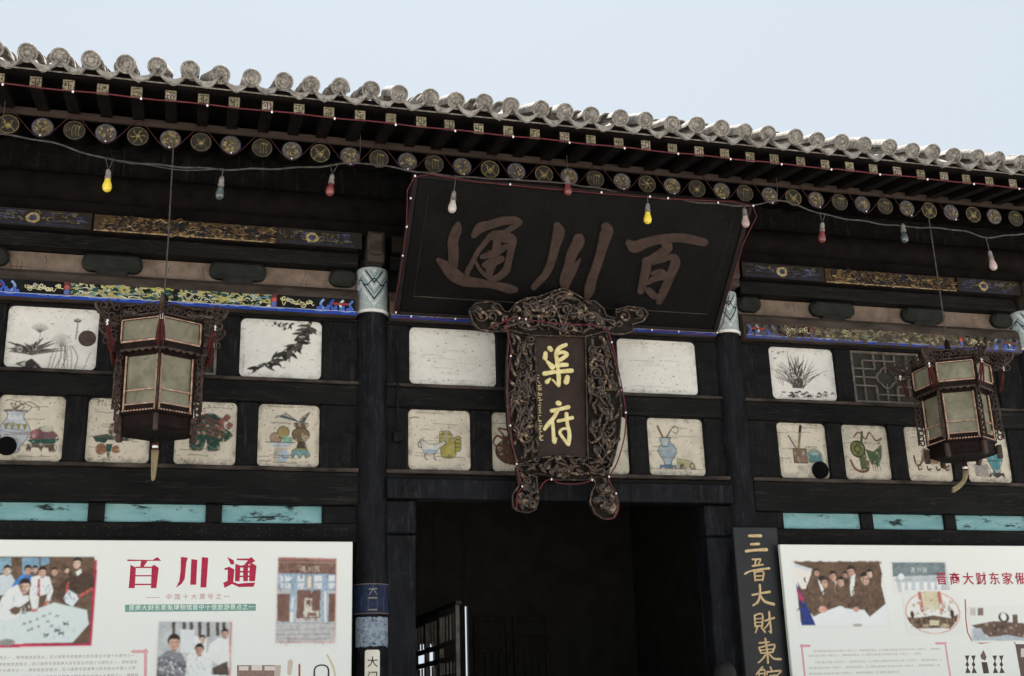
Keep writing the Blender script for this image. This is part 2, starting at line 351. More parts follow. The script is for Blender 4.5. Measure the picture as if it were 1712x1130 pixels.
class Canvas:
    """flat drawing: shapes in (u,v) laid one on another, each a hair above the last"""
    def __init__(s, mp, step=.00004, start=.0008): s.mp = mp; s.mb = MB(); s.d = start; s.step = step
    def _add(s, vs, fs, col):
        s.mb.add([s.mp(u, v, s.d) for u, v in vs], fs, lin(col)); s.d += s.step
    def poly(s, pts, col): s._add(pts, [tuple(range(len(pts)))], col)
    def rect(s, u0, v0, u1, v1, col): s.poly([(u0, v0), (u1, v0), (u1, v1), (u0, v1)], col)
    def ell(s, u, v, ru, rv, col, n=18, rot=0.0, jit=0.0):
        c, sn = math.cos(rot), math.sin(rot); o = []
        for i in range(n):
            t = 2*math.pi*i/n; k = 1+random.uniform(-jit, jit); a, b = ru*k*math.cos(t), rv*k*math.sin(t)
            o.append((u+a*c-b*sn, v+a*sn+b*c))
        s.poly(o, col)
    def stroke(s, pts, col, w=None, sub=4):
        if w: pts = [(p[0], p[1], w) for p in pts]
        r = ribbon(pts, sub, 2); s.poly(r, col)
    def line(s, pts, col, w):
        """many short quads: safe for loops and sharp bends"""
        vs = []; fs = []
        P = [Vector(p[:2]) for p in spline([(p[0], p[1], 0) for p in pts], 5)]; k = len(P)
        for i in range(k):
            d = P[min(i+1, k-1)]-P[max(i-1, 0)]
            d = d.normalized() if d.length > 1e-9 else Vector((1, 0)); nn = Vector((-d.y, d.x))*w*.5
            vs += [tuple(P[i]+nn), tuple(P[i]-nn)]
            if i: fs.append((2*i-2, 2*i-1, 2*i+1, 2*i))
        s._add(vs, fs, col)
    def text(s, st, u, v, h, width, col):
        n = len(st); stp = width/n
        for i, ch in enumerate(st):
            vs, fs = glyph(ch)
            if not vs: continue
            k = h/.95; cx = u+stp*(i+.5); kx = min(k, abs(stp)*1.0)
            s._add([(cx+a*kx, v+h*.06+b*k) for a, b in vs], fs, col); s.d -= s.step
        s.d += s.step
    def pseudo(s, u, v, width, h, col):
        """a row of print too small to read"""
        n = int(width/(h*1.12))
        for i in range(n):
            if random.random() < .05: continue
            cx = u+h*1.12*i
            vs = []; fs = []
            for k in range(4):
                if k % 2: a = (cx+random.uniform(0, .25)*h, v+random.uniform(.1, .9)*h); b = (cx+random.uniform(.65, .95)*h, a[1]+random.uniform(-.05, .1)*h); t = (0, h*.07)
                else: a = (cx+random.uniform(.15, .85)*h, v+random.uniform(.5, .95)*h); b = (a[0]+random.uniform(-.15, .15)*h, v+random.uniform(0, .4)*h); t = (h*.07, 0)
                q = len(vs); vs += [(a[0]-t[0], a[1]-t[1]), (b[0]-t[0], b[1]-t[1]), (b[0]+t[0], b[1]+t[1]), (a[0]+t[0], a[1]+t[1])]; fs.append((q, q+1, q+2, q+3))
            s._add(vs, fs, col); s.d -= s.step
        s.d += s.step
    def build(s, name, mat, parent): return build(name, s.mb, mat, parent, cols=True)

RNG = np.random.default_rng(5)
def fbm(nx, ny, cells, octv=4, pers=.55):
    out = np.zeros((ny, nx)); amp = 1.0; tot = 0
    for o in range(octv):
        k = max(2, int(cells*2**o)); gr = RNG.random((k+2, k+2))
        ys = np.linspace(0, k, ny); xs = np.linspace(0, k, nx); yi = ys.astype(int); xi = xs.astype(int); fy = (ys-yi)[:, None]; fx = (xs-xi)[None, :]
        fy = fy*fy*(3-2*fy); fx = fx*fx*(3-2*fx)
        a00 = gr[np.ix_(yi, xi)]; a01 = gr[np.ix_(yi, xi+1)]; a10 = gr[np.ix_(yi+1, xi)]; a11 = gr[np.ix_(yi+1, xi+1)]
        out += amp*((a00*(1-fx)+a01*fx)*(1-fy)+(a10*(1-fx)+a11*fx)*fy); tot += amp; amp *= pers
    return out/tot
class Raster:
    """a brush painting or printed photograph: colour laid on a fine sheet, point by point"""
    def __init__(s, u0, v0, u1, v1, nx, ny, base):
        s.b = (u0, v0, u1, v1); s.nx, s.ny = nx, ny
        s.img = np.empty((ny, nx, 3)); s.img[:] = lin(base); s.ink = np.zeros((ny, nx))
        s.U, s.V = np.meshgrid(np.linspace(u0, u1, nx), np.linspace(v0, v1, ny)); s.d = 0; s.step = 0
        s.alpha = 1.0
    def _box(s, xs0, xs1, ys0, ys1):
        u0, v0, u1, v1 = s.b; i0 = max(0, int((xs0-u0)/(u1-u0)*(s.nx-1))); i1 = min(s.nx-1, int((xs1-u0)/(u1-u0)*(s.nx-1))+1)
        j0 = max(0, int((ys0-v0)/(v1-v0)*(s.ny-1))); j1 = min(s.ny-1, int((ys1-v0)/(v1-v0)*(s.ny-1))+1)
        return (slice(j0, j1+1), slice(i0, i1+1)) if i1 >= i0 and j1 >= j0 else None
    def _put(s, bx, m, col):
        k = m*s.alpha; s.img[bx] = s.img[bx]*(1-k[..., None])+np.array(lin(col))*k[..., None]; s.ink[bx] = np.maximum(s.ink[bx], k)
    def poly(s, pts, col):
        xs = [p[0] for p in pts]; ys = [p[1] for p in pts]; bx = s._box(min(xs), max(xs), min(ys), max(ys))
        if bx is None: return
        U, V = s.U[bx], s.V[bx]; ins = np.zeros(U.shape, bool); n = len(pts)
        for i in range(n):
            x0, y0 = pts[i][0], pts[i][1]; x1, y1 = pts[(i+1) % n][0], pts[(i+1) % n][1]
            if y0 == y1: continue
            ins ^= ((y0 > V) != (y1 > V)) & (U < (x1-x0)*(V-y0)/(y1-y0)+x0)
        s._put(bx, ins.astype(float), col)
    def rect(s, u0, v0, u1, v1, col): s.poly([(u0, v0), (u1, v0), (u1, v1), (u0, v1)], col)
    def ell(s, u, v, ru, rv, col, n=18, rot=0.0, jit=0.0):
        cc, sn = math.cos(rot), math.sin(rot); o = []
        for i in range(n):
            t = 2*math.pi*i/n; k = 1+random.uniform(-jit, jit); p, q = ru*k*math.cos(t), rv*k*math.sin(t); o.append((u+p*cc-q*sn, v+p*sn+q*cc))
        s.poly(o, col)
    def stroke(s, pts, col, w=None, sub=4):
        if w: pts = [(p[0], p[1], w) for p in pts]
        P = [Vector(p) for p in spline(pts, sub)]
        for p, q in zip(P, P[1:]): s.seg(p, q, (p.z+q.z)/2, col)
    def line(s, pts, col, w):
        P = spline([(p[0], p[1], 0) for p in pts], 5)
        for p, q in zip(P, P[1:]): s.seg(p, q, w, col)
    def seg(s, p, q, w, col):
        h = max(w*.5, .45*(s.b[2]-s.b[0])/s.nx); e = (s.b[2]-s.b[0])/s.nx
        bx = s._box(min(p[0], q[0])-h-e, max(p[0], q[0])+h+e, min(p[1], q[1])-h-e, max(p[1], q[1])+h+e)
        if bx is None: return
        U, V = s.U[bx], s.V[bx]; dx, dy = q[0]-p[0], q[1]-p[1]; L2 = dx*dx+dy*dy+1e-12
        t = np.clip(((U-p[0])*dx+(V-p[1])*dy)/L2, 0, 1); d = np.hypot(U-p[0]-t*dx, V-p[1]-t*dy)
        s._put(bx, np.clip((h+e*.5-d)/e, 0, 1), col)
    def text(s, st, u, v, h, width, col):
        n = len(st); stp = width/n
        for i, ch in enumerate(st):
            vs, fs = glyph(ch); k = h/.95; cx = u+stp*(i+.5); kx = min(k, abs(stp))
            for f in fs: s.poly([(cx+vs[j][0]*kx, v+h*.06+vs[j][1]*k) for j in f], col)
    def blur(s, n=1):
        for _ in range(n):
            p = np.pad(s.img, ((1, 1), (1, 1), (0, 0)), 'edge')
            s.img = (p[1:-1, 1:-1]*4+p[:-2, 1:-1]*2+p[2:, 1:-1]*2+p[1:-1, :-2]*2+p[1:-1, 2:]*2+p[:-2, :-2]+p[:-2, 2:]+p[2:, :-2]+p[2:, 2:])/16
            q = np.pad(s.ink, 1, 'edge'); s.ink = (q[1:-1, 1:-1]*2+q[:-2, 1:-1]+q[2:, 1:-1]+q[1:-1, :-2]+q[1:-1, 2:])/6
    def build(s, name, mat, parent, mp, keep=None):
        mb = MB(); nx, ny = s.nx, s.ny
        vs = [mp(s.U[j, i], s.V[j, i], .0) for j in range(ny) for i in range(nx)]
        ok = np.ones((ny, nx), bool) if keep is None else keep
        fs = [(j*nx+i, j*nx+i+1, (j+1)*nx+i+1, (j+1)*nx+i) for j in range(ny-1) for i in range(nx-1) if ok[j, i] and ok[j, i+1] and ok[j+1, i] and ok[j+1, i+1]]
        used = sorted({k for f in fs for k in f}); rm = {k: i for i, k in enumerate(used)}
        xs = [vs[k] for k in used]; org = tuple((min(p[q] for p in xs)+max(p[q] for p in xs))/2 for q in range(3))
        me = bpy.data.meshes.new(name); me.from_pydata([(p[0]-org[0], p[1]-org[1], p[2]-org[2]) for p in xs], [], [tuple(rm[k] for k in f) for f in fs])
        at = me.color_attributes.new('Col', 'FLOAT_COLOR', 'POINT'); col = np.ones((len(used), 4), np.float32); col[:, :3] = np.clip(s.img.reshape(-1, 3)[used], .002, .9); at.data.foreach_set('color', col.ravel())
        me.materials.append(MATS[mat]); o = bpy.data.objects.new(name, me); place(o, parent, org); return o
# ---- traced lettering, print and outlines, in metres in the plane of each board
TONG = [[(-1.11,0.871,0.0471),(-1.111,0.825,0.0881),(-1.129,0.705,0.0932),(-1.106,0.587,0.0938),(-1.094,0.475,0.0839)],[(-1.229,0.521,0.0475),(-1.162,0.47,0.0916),(-1.07,0.389,0.1204),(-0.948,0.336,0.1052),(-0.782,0.326,0.0775),(-0.648,0.309,0.078),(-0.553,0.288,0.0867),(-0.498,0.283,0.058)],[(-0.956,0.778,0.0556),(-0.912,0.85,0.0912),(-0.834,0.886,0.0835),(-0.721,0.933,0.0758),(-0.618,0.946,0.0721),(-0.56,0.938,0.0321)],[(-0.57,0.927,0.0442),(-0.631,0.877,0.0562),(-0.687,0.83,0.0481),(-0.78,0.805,0.068)],[(-0.81,0.79,0.0479),(-0.846,0.718,0.048),(-0.896,0.628,0.0441),(-0.933,0.504,0.0482),(-0.956,0.441,0.0483),(-0.957,0.397,0.0403)],[(-0.784,0.783,0.08),(-0.67,0.78,0.1006),(-0.611,0.763,0.0848),(-0.605,0.66,0.0689),(-0.607,0.555,0.0652),(-0.614,0.475,0.0735),(-0.664,0.405,0.0695),(-0.733,0.378,0.0571),(-0.779,0.406,0.0488),(-0.844,0.454,0.0364),(-0.896,0.524,0.0282)],[(-0.849,0.584,0.0483),(-0.766,0.621,0.0685),(-0.692,0.67,0.0727),(-0.641,0.704,0.0485)],[(-0.816,0.504,0.0566),(-0.752,0.54,0.0931),(-0.676,0.576,0.0649)],[(-0.741,0.744,0.0763),(-0.736,0.615,0.0808),(-0.76,0.491,0.0892),(-0.762,0.403,0.057)]]
CHUAN = [[(-0.231,0.93,0.0679),(-0.202,0.86,0.1102),(-0.21,0.737,0.0896),(-0.217,0.58,0.0796),(-0.243,0.464,0.0746),(-0.292,0.38,0.0693),(-0.329,0.32,0.0587)],[(-0.012,0.82,0.1061),(-0.009,0.776,0.1169),(-0.042,0.672,0.1012),(-0.046,0.558,0.0964),(-0.056,0.42,0.1022),(-0.043,0.352,0.081)],[(0.047,0.636,0.0086),(0.018,0.563,0.0537),(-0.006,0.47,0.0646),(-0.031,0.376,0.0594)],[(0.212,0.955,0.0853),(0.234,0.907,0.1229),(0.225,0.772,0.0989),(0.215,0.612,0.0919),(0.195,0.449,0.0924),(0.192,0.333,0.1038),(0.186,0.256,0.0657)]]
BAI = [[(0.46,0.818,0.065),(0.528,0.786,0.1198),(0.638,0.838,0.0983),(0.793,0.888,0.0878),(0.956,0.906,0.0884),(1.095,0.891,0.0834),(1.177,0.878,0.0782)],[(0.796,0.85,0.077),(0.837,0.797,0.1015),(0.766,0.722,0.0883),(0.688,0.67,0.0683),(0.642,0.653,0.0396)],[(0.664,0.657,0.0771),(0.683,0.601,0.0939),(0.685,0.496,0.0888),(0.684,0.355,0.0725)],[(0.739,0.645,0.0442),(0.82,0.683,0.0609),(0.913,0.716,0.0667),(0.948,0.644,0.1027),(0.929,0.514,0.0897),(0.907,0.37,0.0901),(0.888,0.262,0.0678)],[(0.748,0.536,0.0333),(0.818,0.55,0.078),(0.89,0.534,0.0559)],[(0.723,0.429,0.029),(0.778,0.482,0.0669),(0.861,0.515,0.0671)],[(0.71,0.386,0.0223),(0.762,0.36,0.0672),(0.817,0.317,0.0675),(0.867,0.302,0.0564)]]
QU = [[(-0.126,1.187,0.0454),(-0.115,1.175,0.0434)],[(-0.164,1.14,0.0391),(-0.17,1.098,0.0473)],[(-0.16,1.076,0.0185),(-0.127,1.042,0.0412),(-0.103,1.019,0.0535)],[(0.025,1.225,0.0354),(-0.038,1.192,0.0415),(-0.067,1.14,0.0372),(-0.058,1.075,0.0393),(-0.055,1.031,0.0516)],[(-0.059,1.137,0.0248),(-0.007,1.156,0.0353),(0.036,1.138,0.0353),(-0.008,1.1,0.0373),(-0.044,1.078,0.0352)],[(-0.055,1.038,0.0413),(0.031,1.045,0.0373)],[(-0.179,0.956,0.043),(-0.071,0.977,0.035),(0.076,0.994,0.0415)],[(-0.052,1.001,0.033),(-0.045,0.927,0.0412),(-0.047,0.855,0.0329)],[(-0.125,0.913,0.0205),(-0.154,0.884,0.043)],[(-0.105,0.906,0.0144),(-0.06,0.861,0.0226)],[(0.034,0.932,0.0455),(0.023,0.892,0.0537)]]
FU = [[(-0.055,0.701,0.0451),(-0.041,0.697,0.0452)],[(-0.113,0.63,0.0368),(-0.033,0.648,0.0349),(0.041,0.668,0.0391)],[(-0.052,0.64,0.0307),(-0.095,0.569,0.0367),(-0.147,0.509,0.0407),(-0.18,0.467,0.0325)],[(-0.11,0.554,0.0347),(-0.101,0.472,0.0326),(-0.097,0.394,0.0346),(-0.091,0.353,0.0346),(-0.071,0.39,0.0163)],[(-0.055,0.541,0.0307),(0.017,0.559,0.0308),(0.076,0.575,0.035)],[(0.022,0.608,0.037),(0.029,0.525,0.0328),(0.048,0.427,0.0369),(0.037,0.341,0.0389)],[(0.03,0.344,0.0327),(-0.014,0.396,0.0286),(-0.04,0.439,0.0286),(-0.023,0.469,0.0245),(0.016,0.477,0.0225),(0.038,0.466,0.0185)]]
INSC = [(-0.238,0.918),(-0.225,0.869),(-0.224,0.83),(-0.222,0.791),(-0.22,0.742),(-0.216,0.702),(-0.215,0.653),(-0.227,0.589),(-0.226,0.546),(-0.22,0.497),(-0.218,0.458),(-0.214,0.415),(-0.213,0.376)]
SAN = [[(1.694,2.967,0.0246),(1.81,2.968,0.0303)],[(1.706,2.891,0.0218),(1.785,2.895,0.0247)],[(1.65,2.829,0.0272),(1.749,2.839,0.0246),(1.854,2.844,0.033)]]
JIN = [[(1.707,2.756,0.0163),(1.785,2.758,0.0178)],[(1.741,2.754,0.0136),(1.725,2.705,0.0163)],[(1.784,2.748,0.0137),(1.756,2.705,0.0136)],[(1.701,2.697,0.0163),(1.804,2.709,0.0164)],[(1.62,2.628,0.0189),(1.69,2.655,0.0163),(1.864,2.677,0.0219)],[(1.713,2.644,0.0163),(1.715,2.568,0.0162)],[(1.716,2.64,0.0149),(1.801,2.648,0.0163),(1.787,2.57,0.0163)],[(1.723,2.608,0.0122),(1.789,2.611,0.0122)],[(1.72,2.572,0.0149),(1.788,2.576,0.0149)]]
DA = [[(1.676,2.442,0.0188),(1.758,2.456,0.0176),(1.847,2.468,0.0245)],[(1.756,2.529,0.0217),(1.75,2.444,0.0216),(1.724,2.384,0.0216),(1.673,2.351,0.0161)],[(1.752,2.438,0.0162),(1.791,2.384,0.0243),(1.876,2.359,0.0271)]]
CAI = [[(1.678,2.262,0.0161),(1.676,2.167,0.016)],[(1.681,2.265,0.0161),(1.754,2.274,0.0161),(1.744,2.171,0.0161)],[(1.686,2.234,0.0107),(1.745,2.236,0.0107)],[(1.683,2.203,0.0107),(1.742,2.205,0.0107)],[(1.68,2.172,0.0134),(1.744,2.174,0.0134)],[(1.694,2.16,0.016),(1.671,2.114,0.012)],[(1.73,2.163,0.0134),(1.765,2.119,0.0188)],[(1.774,2.216,0.0161),(1.867,2.241,0.0189)],[(1.822,2.293,0.0189),(1.822,2.204,0.0189),(1.824,2.115,0.0161),(1.805,2.127,0.0107)],[(1.82,2.21,0.0135),(1.787,2.171,0.0134),(1.76,2.149,0.0094)]]
DONG = [[(1.701,2.026,0.016),(1.795,2.033,0.0161)],[(1.695,1.983,0.016),(1.707,1.943,0.016)],[(1.693,1.986,0.016),(1.769,2.001,0.0147),(1.847,2.008,0.0161),(1.822,1.947,0.016)],[(1.708,1.964,0.0106),(1.83,1.974,0.0107)],[(1.707,1.939,0.0146),(1.822,1.946,0.0147)],[(1.762,2.062,0.0187),(1.769,1.945,0.0187),(1.767,1.856,0.0186)],[(1.753,1.927,0.016),(1.713,1.887,0.0159),(1.672,1.858,0.0119)],[(1.783,1.933,0.0133),(1.827,1.891,0.0187),(1.893,1.884,0.0214)]]
GUAN = [[(1.711,1.822,0.0159),(1.677,1.792,0.0172),(1.643,1.758,0.0132)],[(1.673,1.792,0.0132),(1.727,1.796,0.0146),(1.72,1.736,0.0146)],[(1.671,1.766,0.0119),(1.721,1.768,0.0119)],[(1.668,1.737,0.0119),(1.718,1.738,0.0119)],[(1.672,1.783,0.0132),(1.666,1.668,0.0132),(1.728,1.684,0.0132)],[(1.785,1.818,0.016),(1.793,1.797,0.0173)],[(1.752,1.782,0.0146),(1.744,1.756,0.0133)],[(1.751,1.779,0.0159),(1.88,1.786,0.0174),(1.856,1.758,0.012)],[(1.772,1.746,0.0133),(1.768,1.654,0.0146)],[(1.772,1.746,0.0133),(1.845,1.749,0.0133),(1.841,1.708,0.0133)],[(1.77,1.707,0.0119),(1.841,1.709,0.012)],[(1.771,1.688,0.0119),(1.848,1.691,0.0133),(1.844,1.65,0.0133)],[(1.768,1.654,0.0119),(1.845,1.654,0.012)]]
POSTL = [('p','cf2f55',[(-3.654,2.734),(-3.465,2.73),(-3.432,2.753),(-3.4,2.724),(-3.653,2.721)]),('p','cf2f55',[(-3.551,2.722),(-3.502,2.724),(-3.532,2.673),(-3.556,2.674)]),('p','cf2f55',[(-3.628,2.693),(-3.586,2.671),(-3.585,2.515),(-3.63,2.515),(-3.628,2.603)]),('p','cf2f55',[(-3.469,2.68),(-3.453,2.694),(-3.416,2.669),(-3.425,2.514),(-3.466,2.514)]),('p','cf2f55',[(-3.59,2.679),(-3.469,2.679),(-3.468,2.668),(-3.589,2.668)]),('p','cf2f55',[(-3.588,2.614),(-3.468,2.614),(-3.468,2.604),(-3.587,2.604)]),('p','cf2f55',[(-3.587,2.549),(-3.466,2.548),(-3.466,2.537),(-3.587,2.537)]),('p','cf2f55',[(-3.254,2.754),(-3.2,2.749),(-3.21,2.715),(-3.217,2.582),(-3.238,2.547),(-3.28,2.515),(-3.257,2.568),(-3.251,2.652)]),('p','cf2f55',[(-3.174,2.738),(-3.128,2.732),(-3.128,2.539),(-3.173,2.539)]),('p','cf2f55',[(-3.095,2.754),(-3.045,2.749),(-3.05,2.518),(-3.095,2.518)]),('p','cf2f55',[(-2.9,2.755),(-2.849,2.73),(-2.843,2.698),(-2.87,2.696)]),('p','cf2f55',[(-2.918,2.666),(-2.882,2.679),(-2.84,2.657),(-2.846,2.561),(-2.807,2.545),(-2.759,2.551),(-2.675,2.555),(-2.688,2.522),(-2.8,2.52),(-2.855,2.544),(-2.91,2.514),(-2.923,2.553),(-2.891,2.567),(-2.891,2.654),(-2.917,2.654)]),('p','cf2f55',[(-2.826,2.743),(-2.731,2.743),(-2.713,2.755),(-2.68,2.723),(-2.736,2.693),(-2.766,2.693),(-2.739,2.728),(-2.825,2.73)]),('p','cf2f55',[(-2.835,2.702),(-2.795,2.687),(-2.797,2.565),(-2.833,2.565)]),('p','cf2f55',[(-2.722,2.693),(-2.712,2.71),(-2.67,2.687),(-2.678,2.565),(-2.724,2.565)]),('p','cf2f55',[(-2.774,2.693),(-2.736,2.693),(-2.733,2.565),(-2.769,2.565)]),('p','cf2f55',[(-2.799,2.689),(-2.715,2.689),(-2.714,2.672),(-2.799,2.672)]),('p','cf2f55',[(-2.798,2.646),(-2.717,2.646),(-2.716,2.633),(-2.797,2.633)]),('p','cf2f55',[(-2.796,2.609),(-2.715,2.609),(-2.715,2.597),(-2.796,2.597)]),('t','dba0a8','中国十大票号之一',-3.358,2.428,0.045,0.499),('s','dba0a8',[(-3.495,2.443,0.004),(-3.398,2.443,0.0041)]),('p','86b3a6',[(-3.649,2.39),(-2.666,2.39),(-2.664,2.336),(-3.645,2.336)]),('t','e6f0e8','晋商大财东家俬博物馆晋中十佳旅游景点之一',-3.623,2.348,0.042,0.947),('s','f0b8bc',[(-3.572,2.041,0.0244),(-3.468,2.039,0.0245)]),('s','f0b8bc',[(-3.478,2.05,0.0245),(-3.462,1.771,0.0213)]),('x','c9beb6',-4.93,2.001,1.405,0.025),('x','c9beb6',-4.911,1.953,1.378,0.025),('x','c9beb6',-4.892,1.909,1.351,0.025),('x','c9beb6',-4.873,1.857,1.355,0.025),('x','c9beb6',-4.853,1.806,1.328,0.025),('p','a98a80',[(-2.793,1.925),(-2.506,1.92),(-2.503,1.809),(-2.789,1.816)]),('p','e6dad2',[(-2.777,1.917),(-2.706,1.916),(-2.705,1.884),(-2.776,1.886)]),('p','e6dad2',[(-2.682,1.926),(-2.602,1.925),(-2.601,1.882),(-2.681,1.884)]),('p','e6dad2',[(-2.583,1.913),(-2.465,1.911),(-2.464,1.879),(-2.582,1.882)]),('p','d2c2b2',[(-2.506,1.92),(-2.457,1.919),(-2.462,1.809),(-2.499,1.809)]),('s','d8c8b8',[(-2.385,1.941,0.0423),(-2.391,1.854,0.0324)]),('s','c8503a',[(-2.315,1.919,0.0147),(-2.312,1.805,0.0146)]),('s','4a3a34',[(-2.195,1.802,0.0147),(-2.196,1.882,0.0131),(-2.164,1.91,0.0115),(-2.115,1.909,0.0115),(-2.088,1.879,0.0132),(-2.087,1.8,0.0148)]),('s','e0cfae',[(-2.1,1.991,0.0132),(-2.049,1.894,0.0165),(-2.031,1.799,0.0132)])]
